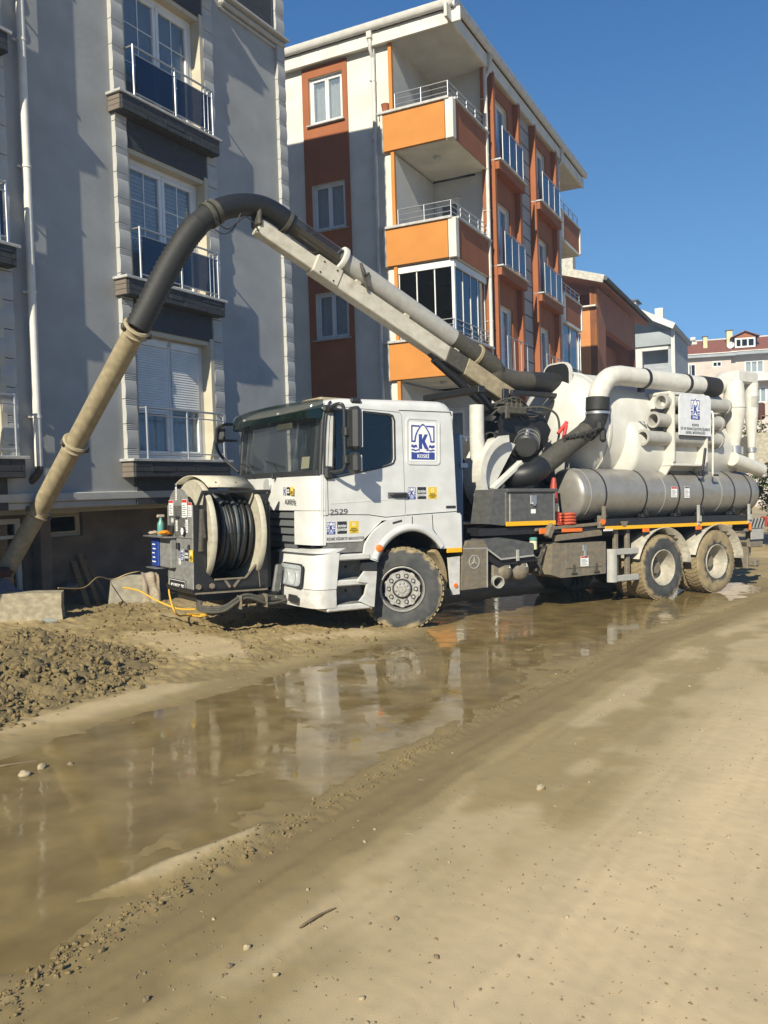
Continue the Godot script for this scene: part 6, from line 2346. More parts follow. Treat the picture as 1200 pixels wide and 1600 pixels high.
	var top := curve([V(4.045, 3.16, z), V(4.06, 3.26, z), V(4.16, 3.42, z), V(4.32, 3.54, z), V(4.55, 3.585, z)], 5)
	tube(s, top + [V(6.62, 3.56, z)], 0.158, 24)
	var ap := part(t, "air_pipe", s, M["white_pipe"])
	for x in [5.12, 6.18]:
		s = nst()
		ring_band(s, x, Vector2(3.585 - (x - 4.55) * 0.012, z), 0.158, 0.06, 0.012)
		box(s, V(x, 3.40, z - 0.05), V(0.10, 0.08, 0.08), 0.01)
		part(ap, "coupling", s, M["black_steel"])
	s = nst()
	tube(s, [V(6.60, 3.56, z), V(7.04, 3.555, z)], 0.172, 24)
	part(ap, "rubber_sleeve", s, M["rubber"])
	s = nst()
	var sq := []
	for e in [[7.02, 0.165, 0.165, 3.555, 24], [7.14, 0.17, 0.17, 3.60, 24], [7.34, 0.13, 0.18, 3.73, 24]]:
		var sec := []
		for k in 24:
			var a := TAU * k / 24
			var sx := signf(cos(a)) * pow(absf(cos(a)), 0.6 if e[0] > 7.3 else 1.0)
			var sy := signf(sin(a)) * pow(absf(sin(a)), 0.6 if e[0] > 7.3 else 1.0)
			sec.append(V(e[0], e[3] + sy * e[1], z + 0.1 + sx * e[2] - 0.1))
		sq.append(sec)
	loft(s, sq, true)
	box(s, V(7.62, 3.745, -0.30), V(0.62, 0.22, 0.34), 0.03)
	part(ap, "cyclone_inlet", s, M["white_pipe"])
	# hose from the top pipe down to the blower
	s = nst()
	tube(s, [V(4.04, 3.20, z), V(4.03, 3.0, z)], 0.185, 24)
	tube(s, curve([V(4.03, 3.02, z), V(4.02, 2.90, z), V(3.92, 2.75, z), V(3.78, 2.66, z)], 5), 0.165, 22)
	var dh := part(t, "blower_hose", s, M["rubber"])
	s = nst()
	lathe(s, [Vector2(0.172, 0), Vector2(0.188, 0), Vector2(0.188, 0.04), Vector2(0.172, 0.04)], along(V(4.03, 2.94, z), V(0, 1, 0)), 28)
	part(dh, "hose_clamp", s, M["steel"])
	s = nst()
	tube(s, curve([V(3.80, 2.68, z), V(3.60, 2.56, z), V(3.30, 2.40, z + 0.02)], 5), 0.150, 22)
	part(dh, "dusty_section", s, M["dusty_hose"])
	s = nst()
	tube(s, curve([V(3.32, 2.41, z + 0.02), V(3.0, 2.22, z + 0.03), V(2.76, 2.09, z + 0.03)], 5), 0.155, 22)
	part(dh, "lower_section", s, M["dusty_hose"])
	s = nst()
	tube(s, curve([V(2.80, 2.11, z + 0.03), V(2.60, 2.01, z + 0.02), V(2.45, 1.97, z - 0.10), V(2.40, 1.98, z - 0.35)], 6), 0.170, 22)
	part(dh, "end_elbow", s, M["hose_black"])

func tag_none(_o: Node3D) -> void:
	pass

func truck_machine(t: Node3D) -> void:
	var blk: Material = M["black_steel"]
	# upright exhaust stack bending under the blower
	var s := nst()
	tube(s, curve([V(1.76, 2.985, -0.62), V(1.76, 2.55, -0.62), V(1.775, 2.2, -0.62), V(1.81, 1.95, -0.62), V(1.88, 1.72, -0.64), V(1.98, 1.52, -0.66), V(2.2, 1.36, -0.7)], 6), 0.106, 24)
	part(t, "exhaust_stack", s, M["white_pipe"])
	# blower housing: rim, face, slanted flange
	s = nst()
	var co := Vector2(2.24, 1.96)
	var rim := arc(co.x, co.y, 0.60, 0.60, 96, 262, 24) + arc(co.x, co.y, 0.50, 0.50, 262, 96, 24)
	prism(s, rim, 0.40, Transform3D(Basis.IDENTITY, V(0, 0, -0.80)), true)
	part(t, "blower_rim", s, M["white_pipe"])
	s = nst()
	prism(s, arc(co.x, co.y, 0.505, 0.505, 70, 225, 20) + [Vector2(1.90, 1.70)], 0.20, Transform3D(Basis.IDENTITY, V(0, 0, -0.72)))
	var bf := part(t, "blower_face", s, M["tank_white"])
	for k in 3:
		s = nst()
		var a := deg_to_rad(150.0 + k * 28.0)
		box(s, V(co.x + cos(a) * 0.46, co.y + sin(a) * 0.46, -0.51), V(0.05, 0.012, 0.03))
		part(bf, "bolt", s, blk)
	s = nst()
	bar(s, V(2.46, 2.17, -0.46), V(1.90, 1.775, -0.46), 0.10, 0.075, 0.012)
	part(t, "blower_flange", s, M["white_pipe"])
	s = nst()
	prism(s, [Vector2(1.95, 1.78), Vector2(2.5, 2.16), Vector2(2.9, 2.2), Vector2(2.9, 1.5), Vector2(2.1, 1.5)], 0.3, Transform3D(Basis.IDENTITY, V(0, 0, -0.95)))
	box(s, V(2.6, 1.9, -1.5), V(1.6, 1.2, 0.9))
	part(t, "blower_casing", s, M["chest_gray"])
	s = nst()
	for x in [1.70, 1.88]:
		cyl(s, V(x, 1.58, -0.24), V(x, 1.58, -0.21), 0.022, 10)
	part(t, "drain_plug", s, blk)
	# black steel plate, filter drum with bright bands
	s = nst()
	prism(s, [Vector2(2.36, 2.90), Vector2(3.25, 2.93), Vector2(3.42, 2.70), Vector2(3.30, 2.45), Vector2(2.95, 2.15), Vector2(2.55, 2.32), Vector2(2.40, 2.56)], 0.06, Transform3D(Basis.IDENTITY, V(0, 0, -0.86)))
	part(t, "slew_plate", s, blk)
	var a := V(2.62, 2.40, -0.52)
	var b := V(3.02, 2.60, -0.88)
	s = nst()
	cyl(s, a, b, 0.185, 28, 0.02)
	lathe(s, [Vector2(0.0, -0.012), Vector2(0.05, -0.012), Vector2(0.15, -0.012), Vector2(0.165, 0.0)], along(a, b - a), 24)
	var fd := part(t, "filter_drum", s, M["black_plastic"])
	for k in [0.25, 0.55]:
		var p := a.lerp(b, k)
		s = nst()
		lathe(s, [Vector2(0.186, 0), Vector2(0.194, 0), Vector2(0.194, 0.025), Vector2(0.186, 0.025)], along(p, b - a), 28)
		box(s, p + V(-0.11, 0.14, 0.12), V(0.06, 0.04, 0.04), 0.008)
		part(fd, "band", s, M["steel"])
	# slewing column and its jungle of small hoses
	s = nst()
	cyl(s, V(2.72, 1.3, -1.25), V(2.72, 3.0, -1.25), 0.24, 20)
	box(s, V(2.72, 3.03, -1.20), V(0.62, 0.10, 0.62), 0.02)
	box(s, V(2.70, 3.18, -1.05), V(0.12, 0.30, 0.05), 0.01)
	box(s, V(2.70, 3.18, -1.45), V(0.12, 0.30, 0.05), 0.01)
	part(t, "slew_column", s, blk)
	s = nst()
	var r := RandomNumberGenerator.new()
	r.seed = 77
	for k in 16:
		var p0 := V(2.15 + r.randf() * 0.5, 2.86 + r.randf() * 0.20, -0.70 - r.randf() * 0.35)
		var p3 := V(2.8 + r.randf() * 0.55, 2.82 + r.randf() * 0.25, -0.70 - r.randf() * 0.35)
		tube(s, curve([p0, p0.lerp(p3, 0.3) + V(0, 0.05 + r.randf() * 0.10, 0.08), p0.lerp(p3, 0.7) + V(0, -0.06 + r.randf() * 0.16, 0.06), p3], 5), 0.013, 7)
	tube(s, curve([V(2.7, 3.0, -0.75), V(3.05, 3.02, -0.62), V(3.28, 2.92, -0.55), V(3.35, 2.70, -0.55), V(3.36, 2.50, -0.6)], 6), 0.018, 8)
	part(t, "hydraulic_hoses", s, M["dusty_hose"])
	s = nst()
	box(s, V(2.55, 2.95, -0.72), V(0.42, 0.12, 0.18), 0.02)
	box(s, V(2.35, 2.88, -0.66), V(0.10, 0.14, 0.12), 0.02)
	for k in 4:
		box(s, V(2.42 + k * 0.09, 3.03, -0.70), V(0.05, 0.08, 0.05), 0.01)
		cyl(s, V(2.42 + k * 0.09, 3.06, -0.70), V(2.40 + k * 0.09, 3.14, -0.68), 0.009, 6)
	cyl(s, V(2.18, 2.93, -0.6), V(2.18, 2.93, -0.56), 0.055, 14, 0.01)
	part(t, "valve_bank", s, M["dusty_hose"])
	s = nst()
	tube(s, [V(3.27, 2.62, -0.50), V(3.42, 2.80, -0.46)], 0.030, 8)
	tube(s, [V(3.36, 2.52, -0.48), V(3.40, 2.76, -0.46)], 0.030, 8)
	part(t, "red_lever", s, M["print_red"])
	# pipe stub and ring gear box
	s = nst()
	pipe(s, V(1.95, 2.52, -0.55), V(2.35, 2.54, -0.85), 0.085, 0.07, 18)
	box(s, V(2.08, 2.40, -0.75), V(0.35, 0.05, 0.10), 0.01)
	part(t, "pipe_stub", s, M["rubber"])
	# chain hung across the hose
	s = nst()
	for k in 22:
		var q := k / 21.0
		var p := V(3.20, 2.52, -0.30).lerp(V(3.86, 2.68, -0.22), q) + V(0, -0.03 * sin(PI * q), 0)
		box(s, p, V(0.05, 0.13, 0.05), 0.015, Basis.from_euler(V(0.6 * (k % 2), 0.4, 0.5 * (k % 3))))
	box(s, V(3.86, 2.74, -0.2), V(0.16, 0.16, 0.12), 0.04)
	box(s, V(3.93, 2.60, -0.2), V(0.12, 0.22, 0.10), 0.04)
	part(t, "chain_hoist", s, M["rubber"])
	# cross beam that carries the boom when folded
	s = nst()
	box(s, V(1.85, 3.22, -1.28), V(0.13, 0.10, 1.35), 0.01)
	bar(s, V(1.85, 3.2, -0.70), V(2.35, 2.9, -0.85), 0.06, 0.06)
	bar(s, V(1.85, 3.2, -1.85), V(2.35, 2.2, -1.7), 0.06, 0.06)
	part(t, "boom_rest", s, blk)
	# boom
	var p0 := V(2.90, 3.235, -1.25)
	var p1 := V(-1.37, 5.175, -1.25)
	var d := (p1 - p0).normalized()
	var n := V(-d.y, d.x, 0) if d.x > 0 else V(d.y, -d.x, 0)
	s = nst()
	bar(s, p0 + d * 1.35, p0 + d * 3.75, 0.20, 0.24, 0.012)
	part(t, "boom", s, M["boom_cream"])
	s = nst()
	bar(s, p0 + d * 3.5, p1, 0.17, 0.19, 0.012)
	var tip := part(t, "boom_extension", s, M["boom_cream"])
	s = nst()
	box(s, p0 + d * 3.60 + n * 0.01, V(0.42, 0.25, 0.23), 0.01, Basis(d, n, d.cross(n)))
	part(tip, "collar", s, M["boom_cream"])
	for q in [3.48, 3.70]:
		for e in [-0.08, 0.08]:
			s = nst()
			cyl(s, p0 + d * q + n * e + V(0, 0, 0.115), p0 + d * q + n * e + V(0, 0, 0.125), 0.012, 8)
			part(tip, "bolt", s, blk)
	s = nst()
	bar(s, p0 + d * 0.95, p0 + d * 1.36, 0.215, 0.26, 0.012)
	part(t, "boom_sleeve", s, M["dusty_hose"])
	s = nst()
	bar(s, p0 - d * 0.1, p0 + d * 0.98, 0.23, 0.27, 0.012)
	part(t, "boom_foot", s, M["tan_pipe"])
	s = nst()
	cyl(s, p0 + V(0, 0, -0.2), p0 + V(0, 0, 0.2), 0.06, 16)
	tube(s, [V(2.45, 3.08, -1.25), p0 + d * 1.5 - n * 0.16], 0.055, 14)
	tube(s, [p0 + d * 0.8 - n * 0.2, p0 + d * 1.6 - n * 0.13], 0.035, 10)
	part(t, "lift_cylinder", s, blk)
	# pale suction pipe lying on the boom, sooty at its lower end
	var o := n * 0.30
	s = nst()
	tube(s, [p0 + d * 1.30 + o, p0 + d * 3.44 + o], 0.142, 28)
	var sp := part(t, "boom_pipe", s, M["gray_pipe"])
	s = nst()
	tube(s, [p0 + d * 0.80 + o, p0 + d * 1.32 + o], 0.146, 28)
	part(sp, "sooty_section", s, M["dusty_hose"])
	s = nst()
	lathe(s, [Vector2(0.14, 0), Vector2(0.185, 0), Vector2(0.19, 0.02), Vector2(0.185, 0.06), Vector2(0.14, 0.07)], along(p0 + d * 3.42 + o, d), 32)
	part(sp, "flange", s, M["white_pipe"])
	s = nst()
	lathe(s, [Vector2(0.14, 0), Vector2(0.17, 0), Vector2(0.17, 0.05), Vector2(0.14, 0.05)], along(p0 + d * 0.78 + o, d), 28)
	part(sp, "clamp", s, M["tan_pipe"])
	for q in [1.2, 2.2, 3.1]:
		s = nst()
		box(s, p0 + d * q + n * 0.145, V(0.10, 0.10, 0.12), 0.01, Basis(d, n, d.cross(n)))
		part(sp, "saddle", s, M["boom_cream"])
	s = nst()
	tube(s, curve([p0 + d * 3.05 + o + V(0, 0, 0.15), p0 + d * 3.12 + n * 0.22 + V(0, 0, 0.20), p0 + d * 3.22 + n * 0.34 + V(0, 0, 0.17), p0 + d * 3.0 + n * 0.10 + V(0, 0, 0.15)], 5), 0.02, 8)
	part(sp, "latch", s, M["dusty_hose"])
	# corrugated hose from the boom foot to the vessel
	var pts := curve([p0 + d * 0.80 + o, p0 + d * 0.45 + o * 0.98, V(2.72, 3.57, -1.25), V(3.02, 3.50, -1.25), V(3.40, 3.51, -1.25)], 14)
	var rad := []
	for k in pts.size():
		rad.append(0.150 + 0.012 * (k % 2))
	s = nst()
	tube(s, pts, rad, 24, true, 1)
	var fh := part(t, "elbow_hose", s, M["dusty_hose"])
	s = nst()
	tube(s, [V(3.38, 3.51, -1.25), V(3.98, 3.535, -1.25)], 0.158, 24)
	part(fh, "end_sleeve", s, M["rubber"])
	s = nst()
	prism(s, rrect(-0.26, -0.33, 0.30, 0.33, 0.16), 0.03, Transform3D(Basis(Vector3.BACK, Vector3.UP, Vector3.LEFT), V(4.0, 3.50, -1.25)))
	var fp := part(t, "flange_plate", s, blk)
	s = nst()
	prism(s, keyhole(rrect(-0.285, -0.355, 0.325, 0.355, 0.17), rrect(-0.255, -0.325, 0.295, 0.325, 0.16)), 0.06, Transform3D(Basis(Vector3.BACK, Vector3.UP, Vector3.LEFT), V(4.04, 3.50, -1.25)))
	part(fp, "flange_rim", s, M["white_pipe"])
	s = nst()
	tube(s, [V(4.0, 3.53, -1.25), V(4.75, 3.50, -1.25)], 0.165, 24)
	part(fp, "inlet_pipe", s, M["white_pipe"])
	s = nst()
	box(s, V(3.45, 3.30, -1.15), V(1.15, 0.07, 0.12), 0.01)
	box(s, V(3.75, 3.12, -1.15), V(0.55, 0.07, 0.08), 0.01, Basis(Vector3.BACK, 0.7))
	part(t, "pipe_carrier", s, blk)

func truck_reel(t: Node3D) -> void:
	var blk: Material = M["black_steel"]
	var gray: Material = M["panel_gray"]
	# gray front panel and its half-round top
	var s := nst()
	box(s, V(-2.43, 1.07, -1.235), V(0.06, 1.06, 0.86), 0.006)
	var fp := part(t, "reel_front_panel", s, gray)
	s = nst()
	cyl(s, V(-2.46, 1.50, -1.33), V(-2.40, 1.50, -1.33), 0.30, 32, 0.004)
	part(fp, "round_top", s, gray)
	s = nst()
	box(s, V(-2.462, 1.20, -1.235), V(0.006, 0.006, 0.86))
	box(s, V(-2.462, 1.07, -1.36), V(0.006, 0.32, 0.006))
	part(fp, "panel_gap", s, M["joint_dark"])
	var F := Transform3D(Basis(Vector3.BACK, Vector3.UP, Vector3.LEFT), V(-2.462, 0, 0))    # x towards the near side, z forward
	for l in [[-1.60, 1.47, 0.16, 0.19, "print_red"], [-1.14, 1.45, 0.17, 0.22, "print_red"], [-0.94, 1.46, 0.12, 0.17, "print_red"], [-1.36, 1.28, 0.06, 0.16, "print_gray"], [-1.02, 1.27, 0.07, 0.19, "print_gray"], [-1.52, 1.385, 0.08, 0.06, "print_gray"], [-1.27, 0.875, 0.07, 0.09, "print_gray"], [-1.36, 1.66, 0.05, 0.20, "print_gray"]]:
		warning_label(fp, F * Transform3D(Basis.IDENTITY, V(l[0], l[1], 0.0)), l[2], l[3], l[4])
	stickers(t, F * Transform3D(Basis.IDENTITY, V(-1.20, 0.93, 0.0)), 0.135)
	for g in [[-1.06, 1.285, 0.055]]:
		s = nst()
		cyl(s, F * V(g[0], g[1], 0.0), F * V(g[0], g[1], 0.03), g[2], 20, 0.005)
		var ga := part(fp, "gauge", s, blk)
		s = nst()
		cyl(s, F * V(g[0], g[1], 0.031), F * V(g[0], g[1], 0.033), g[2] * 0.8, 20)
		part(ga, "dial", s, M["print_white"])
	s = nst()
	box(s, F * V(-1.50, 1.30, 0.02), V(0.04, 0.10, 0.16), 0.01)
	box(s, F * V(-1.27, 1.45, 0.01), V(0.03, 0.03, 0.10), 0.01)
	box(s, F * V(-1.24, 1.10, 0.02), V(0.04, 0.08, 0.06), 0.01)
	box(s, F * V(-0.90, 1.10, 0.01), V(0.03, 0.06, 0.04), 0.01)
	part(fp, "switch", s, blk)
	# number plate
	s = nst()
	prism(s, rrect(-1.60, 0.555, -1.03, 0.685, 0.012), 0.008, F)
	var np := part(t, "number_plate", s, M["print_black"])
	text(np, "lettering", "42 DEG 75", 0.075, M["print_white"], F * Transform3D(Basis.IDENTITY, V(-1.315, 0.593, 0.008)), 0.95)
	s = nst()
	prism(s, keyhole(rrect(-1.59, 0.563, -1.04, 0.677, 0.012), rrect(-1.584, 0.569, -1.046, 0.671, 0.010)), 0.001, F * Transform3D(Basis.IDENTITY, V(0, 0, 0.008)))
	part(np, "border", s, M["print_white"])
	# side cabinet, blue box, shelf
	s = nst()
	box(s, V(-2.47, 1.01, -1.56), V(0.12, 0.38, 0.40), 0.008)
	part(t, "side_cabinet", s, gray)
	bx(t, "shelf", V(-2.50, 1.205, -1.72), V(0.26, 0.015, 0.78), M["steel"])
	bx(t, "shelf", V(-2.50, 0.80, -1.90), V(0.22, 0.012, 0.34), M["steel"])
	s = nst()
	box(s, V(-2.47, 1.0, -1.90), V(0.16, 0.36, 0.26), 0.01)
	var bb := part(t, "blue_box", s, M["box_blue"])
	s = nst()
	for k in 5:
		prism(s, [Vector2(-1.99 + 0.02 * (k % 2), 0.87 + k * 0.055), Vector2(-1.86 - 0.02 * (k % 3), 0.87 + k * 0.055), Vector2(-1.86 - 0.02 * (k % 3), 0.885 + k * 0.055), Vector2(-1.99 + 0.02 * (k % 2), 0.885 + k * 0.055)], 0.001, F * Transform3D(Basis.IDENTITY, V(0, 0, 0.089)))
	part(bb, "print", s, M["print_white"])
	s = nst()
	tube(s, [V(-2.42, 0.78, -1.72), V(-2.42, 0.70, -1.72)], 0.03, 10)
	part(t, "cable_gland", s, blk)
	# black housing
	s = nst()
	var hole := [Vector2(-2.30, 0.80), Vector2(-2.20, 0.70), Vector2(-1.78, 0.70), Vector2(-1.64, 0.84), Vector2(-1.56, 1.30), Vector2(-1.60, 1.74), Vector2(-2.26, 1.74), Vector2(-2.28, 1.4)]
	prism(s, keyhole([Vector2(-2.45, 0.545), Vector2(-1.50, 0.535), Vector2(-1.46, 0.60), Vector2(-1.46, 1.62), Vector2(-1.50, 1.77), Vector2(-2.30, 1.76), Vector2(-2.32, 1.60), Vector2(-2.45, 1.60)], hole), 0.03, Transform3D(Basis.IDENTITY, V(0, 0, -0.83)))
	var sd := part(t, "reel_side_plate", s, blk)
	s = nst()
	box(s, V(-2.0, 0.575, -1.25), V(0.95, 0.05, 0.9))
	box(s, V(-1.47, 1.1, -1.25), V(0.04, 1.05, 0.9))
	box(s, V(-1.96, 1.1, -1.70), V(0.95, 1.05, 0.04))
	part(t, "reel_housing", s, blk)
	s = nst()
	bar(s, V(-2.34, 1.755, -0.80), V(-1.45, 1.765, -0.80), 0.035, 0.035, 0.004)
	bar(s, V(-2.33, 1.75, -0.80), V(-2.40, 1.58, -0.80), 0.03, 0.03)
	bar(s, V(-1.45, 1.765, -0.80), V(-1.52, 1.60, -0.80), 0.03, 0.03)
	part(sd, "guard_bar", s, blk)
	s = nst()
	bar(s, V(-2.20, 0.705, -0.785), V(-1.80, 0.705, -0.785), 0.02, 0.02)
	bar(s, V(-1.80, 0.705, -0.785), V(-1.66, 0.86, -0.785), 0.02, 0.02)
	bar(s, V(-2.07, 0.70, -0.79), V(-2.0, 0.60, -0.79), 0.012, 0.03)
	bar(s, V(-1.87, 0.70, -0.79), V(-1.95, 0.60, -0.79), 0.012, 0.03)
	bar(s, V(-1.62, 0.82, -0.795), V(-1.60, 0.58, -0.795), 0.008, 0.008)
	bar(s, V(-2.44, 0.55, -0.795), V(-1.50, 0.545, -0.795), 0.02, 0.02)
	part(sd, "edge_rail", s, M["muddy_gray"])
	s = nst()
	for p in [[-2.40, 0.63], [-2.23, 0.63]]:
		cyl(s, V(p[0], p[1], -0.80), V(p[0], p[1], -0.775), 0.035, 6)
	part(sd, "bolt", s, M["muddy_gray"])
	s = nst()
	tube(s, [V(-2.35, 1.55, -0.78), V(-2.37, 1.05, -0.78)], 0.03, 10)
	bar(s, V(-2.36, 1.45, -0.765), V(-2.33, 1.2, -0.765), 0.03, 0.05, 0.01)
	part(sd, "gas_strut", s, M["dusty_hose"])
	# reel: two cream flanges, core, hose turns
	var cz := -1.27
	var cy := 1.25
	for x in [-2.26, -1.62]:
		s = nst()
		lathe(s, [Vector2(0, -0.012), Vector2(0.60, -0.02), Vector2(0.655, -0.035), Vector2(0.665, 0.0), Vector2(0.655, 0.035), Vector2(0.60, 0.02), Vector2(0, 0.012)], along(V(x, cy, cz), V(1, 0, 0)), 56)
		part(t, "reel_flange", s, M["cream_paint"])
	s = nst()
	cyl(s, V(-2.26, cy, cz), V(-1.62, cy, cz), 0.34, 28)
	part(t, "reel_core", s, blk)
	for k in 9:
		for ly in 2:
			var x := -2.19 + k * 0.0625 + (0.03 if ly else 0.0)
			if ly == 1 and k > 7:
				continue
			var rr := 0.40 + ly * 0.062 + 0.012 * sin(k * 2.3)
			var pts := []
			for j in 41:
				var an := TAU * j / 40.0
				pts.append(V(x + 0.028 * sin(an + k), cy + sin(an) * rr, cz + cos(an) * rr))
			s = nst()
			tube(s, pts, 0.030, 10, false)
			part(t, "hose_turn", s, M["hose_blue"] if (k + ly) % 3 == 0 else M["hose_black"])
	s = nst()
	tube(s, curve([V(-2.05, 1.62, -0.90), V(-2.12, 1.70, -0.95), V(-2.2, 1.78, -1.1), V(-2.22, 1.80, -1.3)], 5), 0.030, 10)
	part(t, "hose_end", s, M["hose_blue"])
	# curved cream cover over the reel
	s = nst()
	var secs := []
	for k in 9:
		var an := deg_to_rad(52.0 + k * 8.5)
		var ww := 0.0
		secs.append([V(-2.24 - 0.015 * k, cy + sin(an) * 0.715, cz + cos(an) * 0.715), V(-1.66, cy + sin(an) * 0.715, cz + cos(an) * 0.715), V(-1.66, cy + sin(an) * 0.703, cz + cos(an) * 0.703), V(-2.24 - 0.015 * k, cy + sin(an) * 0.703, cz + cos(an) * 0.703), V(-2.24 - 0.015 * k, cy + sin(an) * 0.715, cz + cos(an) * 0.715)])
	loft(s, secs, false, 1)
	var cv := part(t, "reel_cover", s, M["cream_paint"])
	for p in [[-2.12, 60.0], [-1.86, 60.0], [-2.15, 100.0], [-1.82, 100.0]]:
		s = nst()
		var an := deg_to_rad(p[1])
		cyl(s, V(p[0], cy + sin(an) * 0.713, cz + cos(an) * 0.713), V(p[0], cy + sin(an) * 0.725, cz + cos(an) * 0.725), 0.012, 8)
		part(cv, "bolt", s, M["muddy_gray"])
	# turntable underneath, hose bundle back to the cab
	s = nst()
	box(s, V(-1.95, 0.485, -1.25), V(0.85, 0.11, 0.62), 0.01)
	box(s, V(-1.55, 0.42, -1.25), V(0.9, 0.14, 0.5), 0.01)
	box(s, V(-1.45, 0.42, -0.88), V(0.30, 0.22, 0.10), 0.01)
	part(t, "reel_turntable", s, blk)
	s = nst()
	bar(s, V(-1.42, 0.50, -0.74), V(-1.36, 0.85, -0.74), 0.06, 0.10, 0.02)
	bar(s, V(-1.44, 0.45, -0.74), V(-1.30, 0.40, -0.74), 0.10, 0.04, 0.01)
	part(t, "tilt_lever", s, M["chest_gray"])
	s = nst()
	for k in 7:
		var o := V(0, 0.022 * (k % 3), 0.03 * (k / 2))
		tube(s, curve([V(-2.32, 0.45, -1.0) + o, V(-2.34, 0.34, -0.92) + o, V(-2.12, 0.33, -0.80) + o, V(-1.85, 0.40 + 0.012 * k, -0.76) + o, V(-1.55, 0.44 - 0.01 * k, -0.76) + o, V(-1.28, 0.40, -0.80) + o, V(-1.12, 0.46, -0.95) + o], 6), 0.019, 8)
	part(t, "hose_bundle", s, M["dusty_hose"])
	s = nst()
	for x in [-1.92, -1.58]:
		box(s, V(x, 0.42, -0.70), V(0.014, 0.16, 0.12))
	part(t, "hose_tie", s, M["muddy_gray"])

# ======================================================================
# things that stand, lie or hang about
# ======================================================================
func truck_xf() -> Transform3D:
	return Transform3D(Basis(Vector3.UP, deg_to_rad(33.76)) * Basis(Vector3.BACK, deg_to_rad(-1.38)), Vector3(0.1986, -0.048, -10.65))

const HOSE := [Vector3(-2.905, 3.73, -1.40), Vector3(-3.26, 2.43, -2.96), Vector3(-3.512, 1.513, -4.06), Vector3(-4.188, 0.10, -4.50)]

func make_suction_hose() -> void:
	var t := thing("suction_hose", "long suction hose arching from the boom tip, black above and tan pipe below", "hose", truck_xf())
	var p0 := V(2.90, 3.235, -1.25)
	var d := (V(-1.37, 5.175, -1.25) - p0).normalized()
	var n := V(d.y, -d.x, 0)
	if n.y < 0.0:
		n = -n
	var o := n * 0.30
	var s := nst()
	tube(s, [p0 + d * 3.46 + o, p0 + d * 4.36 + o], 0.135, 24, false)
	part(t, "clear_pipe", s, M["clear_pipe"])
	s = nst()
	tube(s, [p0 + d * 3.5 + o + n * -0.03, p0 + d * 4.32 + o - n * 0.04], 0.085, 12)
	part(t, "sludge_inside", s, M["dusty_hose"])
	s = nst()
	lathe(s, [Vector2(0.13, 0), Vector2(0.155, 0), Vector2(0.155, 0.05), Vector2(0.13, 0.05)], along(p0 + d * 4.33 + o, d), 28)
	part(t, "wire_clamp", s, M["dusty_hose"])
	var ctl := [p0 + d * 4.28 + n * 0.305, V(-1.13, 5.405, -1.25), V(-1.35, 5.445, -1.25), V(-1.58, 5.415, -1.25), V(-1.82, 5.33, -1.25), V(-2.02, 5.205, -1.25), V(-2.20, 5.035, -1.25), V(-2.37, 4.79, -1.27), V(-2.56, 4.45, -1.30), V(-2.755, 4.04, -1.34), V(-2.905, 3.73, -1.40)]
	s = nst()
	tube(s, curve(ctl.slice(0, 6), 8), 0.142, 28)
	part(t, "black_bend", s, M["hose_black"])
	var low := curve(ctl.slice(5), 12)
	var rad := []
	for k in low.size():
		rad.append(0.138 + (0.017 * (k % 2) if k > 10 else 0.004))
	s = nst()
	tube(s, low, rad, 28)
	part(t, "ribbed_hose", s, M["rubber"])
	# clamps at the joint of bend and hose
	for q in [[0.0, 0.165, 0.10], [0.10, 0.16, 0.03]]:
		s = nst()
		lathe(s, [Vector2(0.14, -0.03), Vector2(q[1], -0.03), Vector2(q[1], 0.03), Vector2(0.14, 0.03)], along(V(-2.02, 5.205, -1.25) + V(0.8, 0.55, 0) * q[0], V(0.8, 0.55, 0)), 28)
		part(t, "hose_clamp", s, M["dusty_hose"])
	s = nst()
	tube(s, curve([V(-2.0, 5.1, -1.10), V(-1.85, 5.02, -1.08), V(-1.72, 5.12, -1.09), V(-1.60, 5.22, -1.10), V(-1.5, 5.18, -1.10), V(-1.40, 5.08, -1.12)], 6), 0.010, 6)
	tube(s, curve([V(-2.0, 5.0, -1.12), V(-1.88, 4.96, -1.10), V(-1.75, 5.06, -1.1), V(-1.66, 5.25, -1.10)], 6), 0.008, 6)
	part(t, "loose_wire", s, M["black_plastic"])
	s = nst()
	box(s, V(-1.37, 5.30, -1.25), V(0.06, 0.26, 0.24), 0.02)
	part(t, "boom_hook", s, M["dusty_hose"])
	# tan pipe in three lengths, flanged together
	var pA: Vector3 = HOSE[0]
	var pB: Vector3 = HOSE[1]
	var pC: Vector3 = HOSE[2]
	var pD: Vector3 = HOSE[3]
	for seg in [[pA, pB], [pB, pC], [pC, pD]]:
		s = nst()
		tube(s, [seg[0], seg[1]], 0.128, 28)
		part(t, "pipe_length", s, M["tan_pipe"])
	for q in [[pA, (pB - pA)], [pB, (pC - pB)], [pC, (pD - pC)]]:
		s = nst()
		lathe(s, [Vector2(0.13, -0.05), Vector2(0.155, -0.05), Vector2(0.175, -0.03), Vector2(0.155, -0.01), Vector2(0.155, 0.03), Vector2(0.175, 0.05), Vector2(0.15, 0.07), Vector2(0.13, 0.07)], along(q[0], q[1]), 28)
		var f := part(t, "pipe_flange", s, M["tan_pipe"])
		s = nst()
		var ff := along(q[0], q[1])
		for sg in [-1.0, 1.0]:
			box(s, ff * V(0.16 * sg, 0.0, 0.05), V(0.06, 0.06, 0.09), 0.015, ff.basis)
		part(f, "clasp", s, M["dusty_hose"])

